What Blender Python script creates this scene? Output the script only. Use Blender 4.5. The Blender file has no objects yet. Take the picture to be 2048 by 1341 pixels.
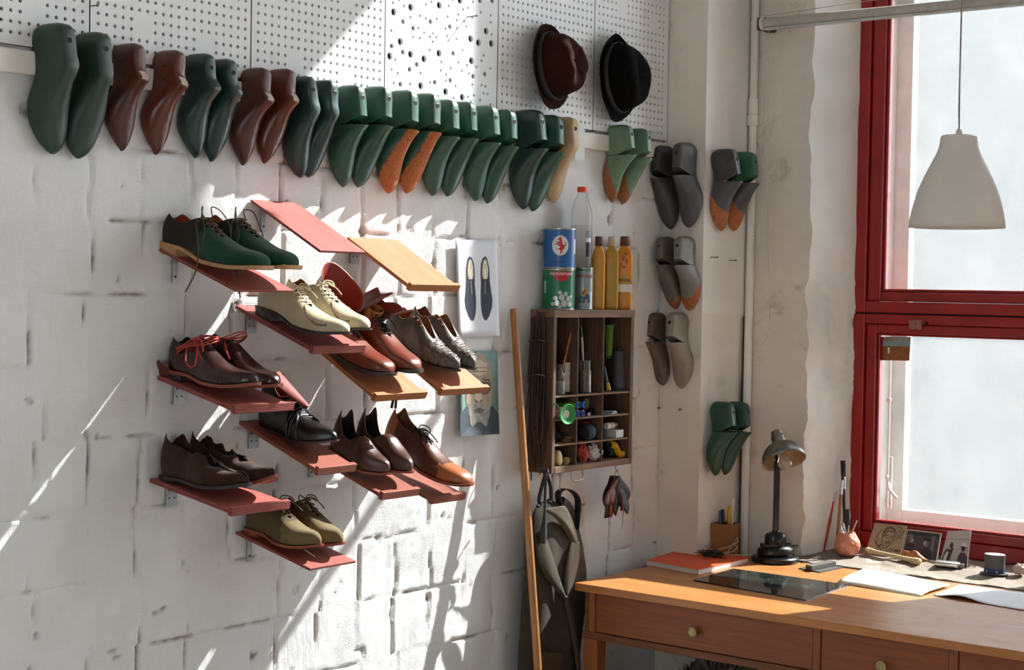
import bpy, bmesh, math, random
from mathutils import Vector, Matrix, noise
random.seed(7)
PI = math.pi
sc = bpy.context.scene
COL = sc.collection
# ------------------------------------------------------------------ camera
CAM = Vector((-2.43782, -3.23879, 1.71839))
CR = Vector((0.62156, -0.78318, 0.01726)); CU = Vector((0.01161, 0.03124, 0.99944)); CF = Vector((0.78328, 0.62101, -0.02851))
FPX = 3279.73
cd = bpy.data.cameras.new('camera'); cam = bpy.data.objects.new('camera', cd); COL.objects.link(cam)
cd.sensor_width = 36; cd.sensor_fit = 'HORIZONTAL'; cd.lens = FPX / 2048 * 36; cd.clip_start = .05; cd.clip_end = 200
bk = -CF
cam.matrix_world = Matrix(((CR.x, CU.x, bk.x, CAM.x), (CR.y, CU.y, bk.y, CAM.y), (CR.z, CU.z, bk.z, CAM.z), (0, 0, 0, 1)))
sc.camera = cam

def P(px, py, ax, val):
    """point of the place seen at photo pixel (px, py) that lies on the plane axis=val"""
    d = CF + CR * ((px - 1024) / FPX) - CU * ((py - 670.5) / FPX)
    t = (val - CAM[ax]) / d[ax]
    return CAM + d * t

# ------------------------------------------------------------------ scene properties
def tag(o, label=None, cat=None, group=None, kind=None):
    if label: o['label'] = label
    if cat: o['category'] = cat
    if group: o['group'] = group
    if kind: o['kind'] = kind
    return o

def thing(name, label, cat, loc=(0, 0, 0), rot=None, group=None):
    o = bpy.data.objects.new(name, None); COL.objects.link(o)
    o.empty_display_size = .05
    if isinstance(rot, Matrix):
        o.matrix_world = Matrix.Translation(loc) @ rot.to_4x4()
    else:
        o.location = loc
        if rot: o.rotation_euler = rot
    return tag(o, label, cat, group)

# ------------------------------------------------------------------ mesh gathering
class G:
    def __init__(s): s.v = []; s.f = []; s.m = []
    def add(s, vs, fs, mi=0, M=None):
        b = len(s.v)
        for p in vs:
            p = Vector(p); s.v.append(M @ p if M else p)
        for f in fs: s.f.append([b + i for i in f]); s.m.append(mi)
        return s
    def box(s, x0, x1, y0, y1, z0, z1, mi=0, M=None):
        vs = [(x, y, z) for z in (z0, z1) for y in (y0, y1) for x in (x0, x1)]
        return s.add(vs, [(0, 2, 3, 1), (4, 5, 7, 6), (0, 1, 5, 4), (2, 6, 7, 3), (0, 4, 6, 2), (1, 3, 7, 5)], mi, M)
    def tube(s, pts, r, n=8, mi=0, closed=False, M=None):
        pts = [Vector(p) for p in pts]; N = len(pts); vs = []; fs = []
        rr = r if hasattr(r, '__len__') else [r] * N
        up = None
        for i, p in enumerate(pts):
            a = pts[(i - 1) % N] if (closed or i > 0) else p
            c = pts[(i + 1) % N] if (closed or i < N - 1) else p
            t = (c - a)
            t = t.normalized() if t.length > 1e-9 else Vector((0, 0, 1))
            if up is None:
                up = Vector((0, 0, 1)) if abs(t.z) < .9 else Vector((1, 0, 0))
            sd = t.cross(up)
            if sd.length < 1e-6: sd = t.cross(Vector((1, .3, 0)))
            sd.normalize(); up = sd.cross(t).normalized()
            for k in range(n):
                an = 2 * PI * k / n
                vs.append(p + (sd * math.cos(an) + up * math.sin(an)) * rr[i])
        for i in range(N if closed else N - 1):
            j = (i + 1) % N
            for k in range(n):
                l = (k + 1) % n
                fs.append((i * n + k, i * n + l, j * n + l, j * n + k))
        if not closed:
            fs.append(tuple(range(n))[::-1]); fs.append(tuple((N - 1) * n + k for k in range(n)))
        return s.add(vs, fs, mi, M)
    def lathe(s, prof, n=24, mi=0, M=None, cap=True):
        """profile [(r, z)...] turned about z"""
        vs = []; fs = []; N = len(prof)
        for r, z in prof:
            for k in range(n):
                a = 2 * PI * k / n; vs.append((r * math.cos(a), r * math.sin(a), z))
        for i in range(N - 1):
            for k in range(n):
                l = (k + 1) % n
                fs.append((i * n + k, i * n + l, (i + 1) * n + l, (i + 1) * n + k))
        if cap:
            fs.append(tuple(range(n))[::-1]); fs.append(tuple((N - 1) * n + k for k in range(n)))
        return s.add(vs, fs, mi, M)
    def grid(s, rows, mi=0, closeu=False, M=None, mif=None):
        nr = len(rows); nc = len(rows[0]); vs = [p for r in rows for p in r]; fs = []; ms = []
        for i in range(nr - 1):
            for j in range(nc if closeu else nc - 1):
                k = (j + 1) % nc
                fs.append((i * nc + j, i * nc + k, (i + 1) * nc + k, (i + 1) * nc + j))
                ms.append(mif(i, j) if mif else mi)
        b = len(s.f); s.add(vs, fs, mi, M)
        s.m[b:] = ms
        return s
    def prism(s, poly, t, mi=0, M=None, mi2=None):
        """polygon in xy, from z=0 to z=t"""
        n = len(poly)
        vs = [(x, y, 0) for x, y in poly] + [(x, y, t) for x, y in poly]
        s.add(vs, [tuple(range(n))[::-1], tuple(range(n, 2 * n))], mi if mi2 is None else mi2, M)
        b = len(s.v) - 2 * n
        for i in range(n):
            j = (i + 1) % n
            s.f.append([b + i, b + j, b + n + j, b + n + i]); s.m.append(mi)
        return s
    def build(s, name, mats, parent=None, smooth=30, weld=0, fixn=True):
        me = bpy.data.meshes.new(name)
        me.from_pydata([tuple(p) for p in s.v], [], s.f)
        if not isinstance(mats, (list, tuple)): mats = [mats]
        for m in mats: me.materials.append(m)
        me.polygons.foreach_set('material_index', s.m)
        bm = bmesh.new(); bm.from_mesh(me)
        if weld: bmesh.ops.remove_doubles(bm, verts=bm.verts, dist=weld)
        if fixn: bmesh.ops.recalc_face_normals(bm, faces=bm.faces)
        if smooth:
            lim = math.radians(smooth)
            for f in bm.faces: f.smooth = True
            for e in bm.edges:
                if len(e.link_faces) == 2 and e.calc_face_angle(0) > lim: e.smooth = False
        bm.to_mesh(me); bm.free(); me.update()
        o = bpy.data.objects.new(name, me); COL.objects.link(o)
        if parent: o.parent = parent
        return o

def bev(o, w=.002, seg=2):
    m = o.modifiers.new('bevel', 'BEVEL'); m.width = w; m.segments = seg; m.limit_method = 'ANGLE'; m.angle_limit = .6
    return o
def sub(o, l=1):
    m = o.modifiers.new('sub', 'SUBSURF'); m.levels = l; m.render_levels = l
    return o
def solid(o, t, off=-1, mo=0, mr=0):
    m = o.modifiers.new('solid', 'SOLIDIFY'); m.thickness = t; m.offset = off; m.material_offset = mo; m.material_offset_rim = mr
    return o
def T(x, y, z): return Matrix.Translation((x, y, z))
def R(a, ax): return Matrix.Rotation(a, 4, ax)

def curve(pts):
    """smooth monotone interpolation through [(x, y)...]"""
    xs = [p[0] for p in pts]; ys = [p[1] for p in pts]; n = len(xs)
    d = [(ys[i + 1] - ys[i]) / (xs[i + 1] - xs[i]) for i in range(n - 1)]
    m = [d[0]] + [0 if d[i - 1] * d[i] <= 0 else 2 * d[i - 1] * d[i] / (d[i - 1] + d[i]) for i in range(1, n - 1)] + [d[-1]]
    def f(x):
        if x <= xs[0]: return ys[0]
        if x >= xs[-1]: return ys[-1]
        i = 0
        while x > xs[i + 1]: i += 1
        h = xs[i + 1] - xs[i]; t = (x - xs[i]) / h
        return (2*t**3 - 3*t*t + 1) * ys[i] + (t**3 - 2*t*t + t) * h * m[i] + (3*t*t - 2*t**3) * ys[i+1] + (t**3 - t*t) * h * m[i+1]
    return f
def spline(pts, k=6, closed=False):
    """Catmull-Rom through 3D points"""
    pts = [Vector(p) for p in pts]; n = len(pts); out = []
    for i in range(n if closed else n - 1):
        g = (lambda q: pts[q % n]) if closed else (lambda q: pts[max(0, min(n - 1, q))])
        a, b, c, d = g(i - 1), g(i), g(i + 1), g(i + 2)
        for j in range(k):
            t = j / k
            out.append(.5 * (2*b + (c - a)*t + (2*a - 5*b + 4*c - d)*t*t + (3*b - a - 3*c + d)*t**3))
    if not closed: out.append(pts[-1])
    return out
def ss(a, b, x):
    t = max(0, min(1, (x - a) / (b - a))); return t * t * (3 - 2 * t)
def nz(x, y, z=0, o=3): return noise.fractal(Vector((x, y, z)), 1.0, 2.0, o)

# ------------------------------------------------------------------ materials
def srgb(h):
    c = [int(h[i:i+2], 16) / 255 for i in (0, 2, 4)]
    return tuple((x / 12.92 if x <= .04045 else ((x + .055) / 1.055) ** 2.4) for x in c) + (1,)
MATS = {}
class N:
    def __init__(s, name):
        s.m = bpy.data.materials.new(name); s.m.use_nodes = True
        s.t = s.m.node_tree; s.t.nodes.clear()
        s.out = s.t.nodes.new('ShaderNodeOutputMaterial')
    def n(s, kind, **kw):
        nd = s.t.nodes.new(kind)
        for k, v in kw.items():
            if k.startswith('i_'):
                key = k[2:]; key = int(key) if key.isdigit() else key.replace('_', ' ')
                if isinstance(v, bpy.types.NodeSocket): s.t.links.new(v, nd.inputs[key])
                else: nd.inputs[key].default_value = v
            else: setattr(nd, k, v)
        return nd
    def coord(s, scale=(1, 1, 1), rot=(0, 0, 0), kind='Object'):
        tc = s.n('ShaderNodeTexCoord'); mp = s.n('ShaderNodeMapping')
        mp.inputs['Scale'].default_value = scale; mp.inputs['Rotation'].default_value = rot
        s.t.links.new(tc.outputs[kind], mp.inputs['Vector']); return mp.outputs[0]
    def noise(s, vec, scale=10, detail=4, rough=.6, dist=0):
        return s.n('ShaderNodeTexNoise', i_Vector=vec, i_Scale=scale, i_Detail=detail, i_Roughness=rough, i_Distortion=dist).outputs[0]
    def ramp(s, fac, stops, interp='LINEAR'):
        r = s.n('ShaderNodeValToRGB', i_Fac=fac); r.color_ramp.interpolation = interp
        e = r.color_ramp.elements
        while len(e) < len(stops): e.new(.5)
        for el, (p, c) in zip(e, stops):
            el.position = p; el.color = c if hasattr(c, '__len__') else (c, c, c, 1)
        return r.outputs[0]
    def math(s, op, a, b=0, c=0, clamp=False):
        nd = s.n('ShaderNodeMath', operation=op, use_clamp=clamp)
        for i, v in enumerate((a, b, c)):
            if isinstance(v, bpy.types.NodeSocket): s.t.links.new(v, nd.inputs[i])
            else: nd.inputs[i].default_value = v
        return nd.outputs[0]
    def mix(s, fac, a, b, mode='MIX'):
        nd = s.n('ShaderNodeMix', data_type='RGBA', blend_type=mode)
        for i, v in ((0, fac), (6, a), (7, b)):
            if isinstance(v, bpy.types.NodeSocket): s.t.links.new(v, nd.inputs[i])
            else: nd.inputs[i].default_value = v
        return nd.outputs[2]
    def bump(s, h, strength=.3, dist=.01, normal=None):
        b = s.n('ShaderNodeBump', i_Height=h, i_Strength=strength, i_Distance=dist)
        if normal: s.t.links.new(normal, b.inputs['Normal'])
        return b.outputs[0]
    def bsdf(s, color, rough=.5, metal=0, normal=None, **kw):
        b = s.n('ShaderNodeBsdfPrincipled', i_Base_Color=color, i_Roughness=rough, i_Metallic=metal)
        if normal: s.t.links.new(normal, b.inputs['Normal'])
        for k, v in kw.items():
            key = k.replace('_', ' ')
            if isinstance(v, bpy.types.NodeSocket): s.t.links.new(v, b.inputs[key])
            else: b.inputs[key].default_value = v
        s.t.links.new(b.outputs[0], s.out.inputs[0]); return b

def scl(c, k): return (min(1, c[0]*k), min(1, c[1]*k), min(1, c[2]*k), 1)
def plain(name, col, rough=.5, metal=0, var=.15, vs=12, bump=0, bs=80, bd=.002, **kw):
    """plain colour with a little wear in it"""
    if name in MATS: return MATS[name]
    m = N(name); c = srgb(col) if isinstance(col, str) else col
    v = m.coord(); nn = m.noise(v, vs, 5)
    colr = m.ramp(nn, [(.3, scl(c, 1 - var)), (.7, scl(c, 1 + var))])
    nor = m.bump(m.noise(v, bs, 4), bump, bd) if bump else None
    m.bsdf(colr, rough, metal, nor, **kw); MATS[name] = m.m; return m.m
def woodmat(name, c1, c2, axis=0, rough=.5, scale=1, bump=.1, knots=False, **kw):
    if name in MATS: return MATS[name]
    m = N(name); a, b = srgb(c1), srgb(c2)
    s = [18 * scale] * 3; s[axis] = 1.2 * scale
    v = m.coord(tuple(s)); n1 = m.noise(v, 2.2, 6, .65, 1.2)
    s2 = [90 * scale] * 3; s2[axis] = 3 * scale
    n2 = m.noise(m.coord(tuple(s2)), 2, 3)
    col = m.ramp(n1, [(.25, a), (.75, b)])
    col = m.mix(m.ramp(n2, [(.4, .35), (.65, 0.0)]), col, scl(a, .55))
    if knots:
        vo = m.n('ShaderNodeTexVoronoi', i_Vector=m.coord((6, 6, 6)), i_Scale=1.0)
        col = m.mix(m.ramp(vo.outputs['Distance'], [(.05, .9), (.12, 0.0)]), col, scl(a, .25))
    m.bsdf(col, rough, 0, m.bump(n2, bump, .002), **kw); MATS[name] = m.m; return m.m
# ------------------------------------------------------------------ wall materials
def wallmat(name, col, stripes=True, stain=.12, dirt=None, bumpk=1.0, attr=False):
    m = N(name); c = srgb(col)
    v = m.coord()
    n1 = m.noise(v, 2.3, 6, .62); n2 = m.noise(v, 26, 6, .65); n3 = m.noise(v, 170, 3, .6)
    colr = m.ramp(n1, [(.3, scl(c, 1 - stain)), (.62, c)])
    colr = m.mix(m.ramp(n2, [(.60, 0.0), (.78, .35)]), colr, scl(c, .72))
    if dirt:
        nd = m.noise(v, 5, 8, .7, .6)
        colr = m.mix(m.ramp(nd, [(.56, 0.0), (.72, .7)]), colr, srgb(dirt))
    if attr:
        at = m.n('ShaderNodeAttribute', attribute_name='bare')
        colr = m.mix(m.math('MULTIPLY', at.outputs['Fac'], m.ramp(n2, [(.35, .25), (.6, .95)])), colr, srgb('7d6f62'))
    h = m.math('MULTIPLY', n2, .8); h = m.math('ADD', h, m.math('MULTIPLY', n3, .25))
    if stripes:
        xv = m.coord(); 
        w1 = m.n('ShaderNodeTexWave', i_Vector=xv, i_Scale=75.0, i_Distortion=.8, i_Detail=1.0, bands_direction='X').outputs['Fac']
        w2 = m.n('ShaderNodeTexWave', i_Vector=xv, i_Scale=70.0, i_Distortion=.8, i_Detail=1.0, bands_direction='Z').outputs['Fac']
        k1 = m.ramp(m.noise(m.coord((6, 6, 3.5)), 1.0, 2), [(.50, 0.0), (.56, 1.0)])
        k2 = m.ramp(m.noise(m.coord((5, 5, 5), (0, .3, .2)), 1.3, 2), [(.52, 0.0), (.58, 1.0)])
        h = m.math('ADD', h, m.math('MULTIPLY', m.math('MULTIPLY', w1, k1), .15))
        h = m.math('ADD', h, m.math('MULTIPLY', m.math('MULTIPLY', w2, k2), .13))
    m.bsdf(colr, .85, 0, m.bump(h, .55 * bumpk, .006), Specular_IOR_Level=.25)
    return m.m
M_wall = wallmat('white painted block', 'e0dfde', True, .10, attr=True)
M_plaster = wallmat('white plaster', 'e9e5df', False, .16, bumpk=.7)
M_pier = wallmat('pier plaster', 'e3dbd1', False, .18, 'a58d78', .6)
M_rough = wallmat('rough old plaster', 'd2c8bd', False, .25, '8d7763', 1.5)
M_sill = wallmat('rough concrete', '8f8377', False, .3, 'ece8e2', 1.6)
M_peg = plain('white board', 'dfe0e0', .6, 0, .03, 6, .08, 300, .0006)
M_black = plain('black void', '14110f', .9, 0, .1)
M_nail = plain('nail iron', '4a423c', .5, .7, .2)
M_red = plain('red window paint', '8c0f12', .38, 0, .18, 9, .25, 40, .002)
M_white = plain('white window paint', 'd8d8d2', .5, 0, .12, 14, .15, 60, .002)
M_dgrey = plain('dark grey metal', '5a5a58', .5, .4, .2)
M_floor = woodmat('floor boards', '8c8a86', 'a5a29c', 1, .6, .5)

# ------------------------------------------------------------------ main wall of painted blocks
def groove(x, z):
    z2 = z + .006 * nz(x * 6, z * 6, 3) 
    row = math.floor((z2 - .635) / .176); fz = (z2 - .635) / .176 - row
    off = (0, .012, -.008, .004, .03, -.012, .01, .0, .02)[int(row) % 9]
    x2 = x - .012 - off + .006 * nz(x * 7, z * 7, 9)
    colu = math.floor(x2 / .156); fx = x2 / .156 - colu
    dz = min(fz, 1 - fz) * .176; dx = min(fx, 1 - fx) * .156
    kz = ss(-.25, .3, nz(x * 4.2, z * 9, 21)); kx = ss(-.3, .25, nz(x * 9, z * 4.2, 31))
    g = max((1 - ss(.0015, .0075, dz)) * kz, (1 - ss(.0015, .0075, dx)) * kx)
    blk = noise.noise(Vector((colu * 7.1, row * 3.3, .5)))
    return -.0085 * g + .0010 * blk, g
g = G()
x0, x1, z0, z1, st = -.46, 2.507, .30, 2.30, .0085
nx = int((x1 - x0) / st); nzz = int((z1 - z0) / st)
rows = []; bare = []
for j in range(nzz + 1):
    z = z0 + (z1 - z0) * j / nzz; r = []
    for i in range(nx + 1):
        x = x0 + (x1 - x0) * i / nx
        e = min(ss(0, .03, x - x0), ss(0, .02, x1 - x + .01), ss(0, .03, z - z0), ss(0, .03, z1 - z))
        gh, gm = groove(x, z); h = gh + .0022 * nz(x * 5, z * 5, 1, 4) + .0011 * nz(x * 30, z * 30, 5, 3)
        t = nz(x * 13, z * 13, 14, 3)
        ch = ss(.66, .78, t); h -= .006 * ch               # chips out of the paint
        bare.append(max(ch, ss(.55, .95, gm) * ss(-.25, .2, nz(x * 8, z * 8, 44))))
        r.append((x, -h * e, z))
    rows.append(r)
g.grid(rows)
for a in ((-6, x0, 0, 5.2), (x0, x1, 0, z0), (x0, x1, z1, 5.2)):
    g.add([(a[0], 0, a[2]), (a[1], 0, a[2]), (a[1], 0, a[3]), (a[0], 0, a[3])], [(0, 1, 2, 3)])
g.box(-6, 3.4, .02, .25, 0, 5.2)
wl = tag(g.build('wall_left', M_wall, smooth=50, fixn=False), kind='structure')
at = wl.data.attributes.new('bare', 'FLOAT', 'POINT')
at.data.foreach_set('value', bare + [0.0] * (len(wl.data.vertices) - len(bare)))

# floor, ceiling
tag(G().box(-6, 3.4, -7, .25, -.1, 0).build('floor', M_floor, smooth=0), kind='structure')
tag(G().box(-6, 3.4, -7, .25, 5.2, 5.3).build('ceiling', M_plaster, smooth=0), kind='structure')

# pier that juts out in the corner
PX, PY, WX = 2.507, -.171, 2.82
def pane_grid(g, f, u0, u1, v0, v1, s=.02, mi=0):
    nu = max(1, int((u1 - u0) / s)); nv = max(1, int((v1 - v0) / s))
    g.grid([[f(u0 + (u1 - u0) * i / nu, v0 + (v1 - v0) * j / nv) for i in range(nu + 1)] for j in range(nv + 1)], mi)
g = G()
pane_grid(g, lambda u, v: (PX + .004 * nz(u * 6, v * 6, 2) * ss(0, .03, -u) , u, v), PY, 0, .3, 4.9)
pane_grid(g, lambda u, v: (u, PY + (.014 + .007 * nz(u * 9, v * 9, 7) + .003 * nz(u * 40, v * 40, 3)) * (ss(1.640, 1.625, v) if v < 1.7 else 0) * ss(PX, PX + .01, u) + .002 * nz(u * 7, v * 7, 4), v), PX, WX, .3, 2.9, .012, 1)
g.box(PX + .02, WX, PY + .02, 0, 0, 5.2)
tag(g.build('wall_corner', [M_pier, M_plaster], smooth=60, fixn=False), kind='structure')

# window wall with a deep, slightly splayed opening
WT = 4.86; SR = -1.56
g = G()
def rev(u, v):      # left reveal, rough edge
    t = (u - WX) / .23
    y = -.42 - .065 * t + .018 * nz(v * 5, 0, 2) * (1 - .6 * t) * ss(0, .4, 1) 
    k = ss(1.95, 1.75, v)
    y += k * (.012 * nz(u * 11, v * 8, 5) + .004 * nz(u * 40, v * 40, 5))
    return (u - .006 * (1 - t) * nz(v * 9, 4), y, v)
pane_grid(g, rev, WX, WX + .235, .74, WT, .012, 1)
pane_grid(g, lambda u, v: (WX + .003 * nz(u * 7, v * 7, 8) + .002 * nz(u * 30, v * 30, 8) - .006 * nz(v * 9, 4) * ss(-.36, -.42, u), u + (.018 * nz(v * 5, 0, 2) + ss(1.95, 1.75, v) * (.012 * nz(WX * 11, v * 8, 5) + .004 * nz(WX * 40, v * 40, 5))) * ss(-.30, -.42, u), v), -.42, PY, .3, WT, .012, 0)
g.prism([(WX + .02, PY + .1), (WX + .02, -.39), (WX + .235, -.46), (3.4, -.50), (3.4, PY + .1)], WT, 0)
g.box(WX, 3.4, -7, .2, WT, 5.2)
g.box(WX, 3.4, SR, -.40, 0, .74)
g.box(WX, 3.4, -2.45, SR - .06, 0, WT)
g.prism([(WX, SR - .07), (WX + .23, SR + .01), (3.4, SR + .01), (3.4, SR - .08)], WT, 0)
g.box(WX, 3.4, -3.95, -2.45, 0, .78); g.box(WX, 3.4, -4.6, -3.95, 0, WT)
g.box(WX, 3.4, -6.0, -4.6, 0, .78); g.box(WX, 3.4, -7, -6.0, 0, WT)
tag(g.build('wall_right', [M_pier, M_plaster], smooth=60, fixn=False), kind='structure')
g = G()
pane_grid(g, lambda u, v: (u, v, .773 + .10 * max(0, u - WX) + .006 * nz(u * 7, v * 7, 3) + .0025 * nz(u * 30, v * 30, 3)), WX - .094, WX + .26, SR - .05, -.36, .012)
tag(g.build('trim_1', M_sill, smooth=60, fixn=False), kind='structure')
# batten under the perforated boards, with the black slot above it
g = G(); g.box(-.9, PX, -.019, -.001, 2.190, 2.244)
tag(bev(g.build('trim_2', M_plaster, smooth=0), .003), kind='structure')

# ------------------------------------------------------------------ perforated boards
PIT = .02462; BZ = 2.254; BY = -.011
def pegboard(k, xa, xb, zoff, label, random_holes=False):
    t = thing('perforated_board', label, 'pegboard', (xa, BY, BZ), group='perforated boards above the shoe lasts')
    w = xb - xa - .0025; hgt = .545; n = 12
    g = G()
    if not random_holes:
        ncol = min(20, int((w - .012) / PIT)); nrow = 21
        xs0 = .0235 - PIT / 2; zs0 = zoff - PIT / 2
        g.add([(0, 0, 0), (xs0, 0, 0), (xs0, 0, hgt), (0, 0, hgt)], [(0, 1, 2, 3)])
        xe = xs0 + ncol * PIT
        g.add([(xe, 0, 0), (w, 0, 0), (w, 0, hgt), (xe, 0, hgt)], [(0, 1, 2, 3)])
        g.add([(xs0, 0, 0), (xe, 0, 0), (xe, 0, zs0), (xs0, 0, zs0)], [(0, 1, 2, 3)])
        ze = zs0 + nrow * PIT
        g.add([(xs0, 0, ze), (xe, 0, ze), (xe, 0, max(ze, hgt)), (xs0, 0, max(ze, hgt))], [(0, 1, 2, 3)])
        sq = []
        for a in range(n):
            an = 2 * PI * a / n + PI / 4
            c, s_ = math.cos(an), math.sin(an); q = max(abs(c), abs(s_))
            sq.append((c / q * PIT / 2, s_ / q * PIT / 2, c * .0047, s_ * .0047))
        for i in range(ncol):
            for j in range(nrow):
                cx = .0235 + i * PIT; cz = zoff + j * PIT
                gone = (i in (5, 6) and (j + k) % 9 in (3, 4)) or (i in (13, 14) and (j + k) % 9 in (2, 3)) or (i == 0 and j % 7 == 5 and k == 1)
                if gone:
                    h = PIT / 2
                    g.add([(cx - h, 0, cz - h), (cx + h, 0, cz - h), (cx + h, 0, cz + h), (cx - h, 0, cz + h)], [(0, 1, 2, 3)]); continue
                vs = [(cx + a, 0, cz + b) for a, b, _, _ in sq] + [(cx + a, 0, cz + b) for _, _, a, b in sq] + [(cx + a, .0085, cz + b) for _, _, a, b in sq]
                fs = [(a, (a + 1) % n, n + (a + 1) % n, n + a) for a in range(n)] + [(n + a, n + (a + 1) % n, 2 * n + (a + 1) % n, 2 * n + a) for a in range(n)]
                g.add(vs, fs)
        o = g.build('board_face', M_peg, t, smooth=0, fixn=False)
    else:
        rnd = random.Random(11); holes = []
        for rad, cnt in ((.0108, 26), (.0076, 34), (.0043, 120)):
            c = 0; tries = 0
            while c < cnt and tries < 6000:
                tries += 1
                x = rnd.uniform(.02, w - .02); z = rnd.uniform(.02, hgt - .02)
                if all(math.hypot(x - a, z - b) > rad + r2 + (.012 if rad > .005 else .009) for a, b, r2 in holes):
                    holes.append((x, z, rad)); c += 1
        bm = bmesh.new(); ed = []
        def loop(ps):
            vs = [bm.verts.new(p) for p in ps]
            for a in range(len(vs)): ed.append(bm.edges.new((vs[a], vs[(a + 1) % len(vs)])))
            return vs
        loop([(0, 0, 0), (w, 0, 0), (w, 0, hgt), (0, 0, hgt)])
        rims = []
        for x, z, r in holes:
            rims.append(loop([(x + r * math.cos(2 * PI * a / 14), 0, z + r * math.sin(2 * PI * a / 14)) for a in range(14)]))
        bmesh.ops.triangle_fill(bm, use_beauty=True, edges=ed, normal=(0, -1, 0))
        hc = {(round(x, 5), round(z, 5)): r for x, z, r in holes}
        bad = [f for f in bm.faces if any(math.hypot(f.calc_center_median().x - x, f.calc_center_median().z - z) < r * .97 for x, z, r in holes)]
        bmesh.ops.delete(bm, geom=bad, context='FACES_ONLY')
        for rim in rims:
            bk = [bm.verts.new((v.co.x, .0085, v.co.z)) for v in rim]
            for a in range(14): bm.faces.new((rim[a], rim[(a + 1) % 14], bk[(a + 1) % 14], bk[a]))
        me = bpy.data.meshes.new('board_face'); bm.to_mesh(me); bm.free(); me.materials.append(M_peg)
        o = bpy.data.objects.new('board_face', me); COL.objects.link(o); o.parent = t
    g = G()
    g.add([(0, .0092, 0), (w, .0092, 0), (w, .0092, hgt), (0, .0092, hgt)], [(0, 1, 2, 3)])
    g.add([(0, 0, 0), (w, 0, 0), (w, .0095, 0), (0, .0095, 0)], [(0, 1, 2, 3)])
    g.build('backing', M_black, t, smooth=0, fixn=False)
pegboard(0, -.513, -.001, .0278, 'white perforated board at the far left, above the first green lasts')
pegboard(1, 0, .512, .0304, 'white perforated board, second from the left, above the wooden lasts')
pegboard(2, .513, 1.025, .029, 'white perforated board with even holes just left of the one with scattered holes')
pegboard(3, 1.026, 1.538, .029, 'white board with scattered holes of several sizes', True)
pegboard(4, 1.539, 2.051, .0219, 'white perforated board behind the brown hat')
pegboard(5, 2.052, PX - .002, .0241, 'white perforated board behind the black hat, next to the pier')

# ------------------------------------------------------------------ nails
def nail(px, py, ax, val, dirv, ln, label):
    p = P(px, py, ax, val); d = Vector(dirv).normalized()
    g = G(); g.tube([p - d * .006, p + d * ln], .0014, 8); g.tube([p + d * (ln - .001), p + d * (ln + .0015)], .0034, 10)
    tag(g.build('nail', M_nail), label, 'nail', 'nails in the wall')
nail(934.5, 34, 1, BY, (.1, -1, .03), .034, 'nail sticking out of the board with scattered holes')
nail(182, 12, 1, BY, (.2, -1, 0), .02, 'nail between the two left-hand perforated boards')
nail(1172, 264, 1, -.019, (.1, -1, .05), .035, 'nail in the white batten beside the beige last')
nail(1421, 515, 1, PY, (.2, -1, 0), .026, 'left of two bare nails on the pier under the cork-toed lasts')
nail(1458, 521, 1, PY, (.2, -1, 0), .026, 'right of two bare nails on the pier under the cork-toed lasts')
nail(1322, 816, 0, PX, (-1, -.2, 0), .024, 'left of two bare nails on the shaded pier face below the brown lasts')
nail(1364, 819, 0, PX, (-1, -.2, 0), .024, 'right of two bare nails on the shaded pier face below the brown lasts')

# ------------------------------------------------------------------ pipe in the corner
g = G()
pc = P(1497, 250, 1, PY - .018); px_, py_ = WX - .022, PY - .020
g.tube([(px_, py_, .3), (px_, py_, 2.9)], .0145, 20)
for z, r, h in ((2.395, .0185, .05), (2.345, .021, .03), (2.70, .016, .008)):
    g.lathe([(r * .9, z - h / 2 - .004), (r, z - h / 2), (r, z + h / 2), (r * .9, z + h / 2 + .004)], 20, 0, T(px_, py_, 0))
tag(g.build('pipe', M_plaster), 'white painted heating pipe running up the corner beside the window wall', 'pipe')
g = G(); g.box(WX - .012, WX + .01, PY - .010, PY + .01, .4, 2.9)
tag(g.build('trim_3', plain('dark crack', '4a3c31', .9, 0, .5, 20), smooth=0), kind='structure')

# ------------------------------------------------------------------ red window
def glassmat(name, dirt, tint, streak=1):
    m = N(name)
    v = m.coord((1, 1, .6)); nn = m.noise(v, 5, 8, .7, .4); sp = m.noise(m.coord(), 120, 2, .5)
    d = m.ramp(nn, [(.3, dirt * .75), (.7, min(1, dirt * 1.3))])
    d = m.math('ADD', m.math('MULTIPLY', m.ramp(sp, [(.72, 0.0), (.78, .3)]), .5), d, clamp=True)
    tr = m.n('ShaderNodeBsdfTransparent', i_Color=(*tint, 1)); tl = m.n('ShaderNodeBsdfTranslucent', i_Color=(.82, .80, .75, 1))
    df = m.n('ShaderNodeBsdfDiffuse', i_Color=(.75, .75, .73, 1))
    mm = m.n('ShaderNodeMixShader', i_Fac=.35); m.t.links.new(tl.outputs[0], mm.inputs[1]); m.t.links.new(df.outputs[0], mm.inputs[2])
    mx = m.n('ShaderNodeMixShader', i_Fac=d); m.t.links.new(tr.outputs[0], mx.inputs[1]); m.t.links.new(mm.outputs[0], mx.inputs[2])
    gl = m.n('ShaderNodeBsdfGlossy', i_Roughness=.03); fr = m.n('ShaderNodeFresnel', i_IOR=1.35)
    m2 = m.n('ShaderNodeMixShader', i_Fac=m.math('MULTIPLY', fr.outputs[0], .6)); m.t.links.new(mx.outputs[0], m2.inputs[1]); m.t.links.new(gl.outputs[0], m2.inputs[2])
    m.t.links.new(m2.outputs[0], m.out.inputs[0]); return m.m
M_gl_in = glassmat('inner window glass', .03, (.97, .98, .98))
M_gl_out = glassmat('dusty outer window glass', .055, (.95, .97, .98))
FX = 3.05
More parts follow.
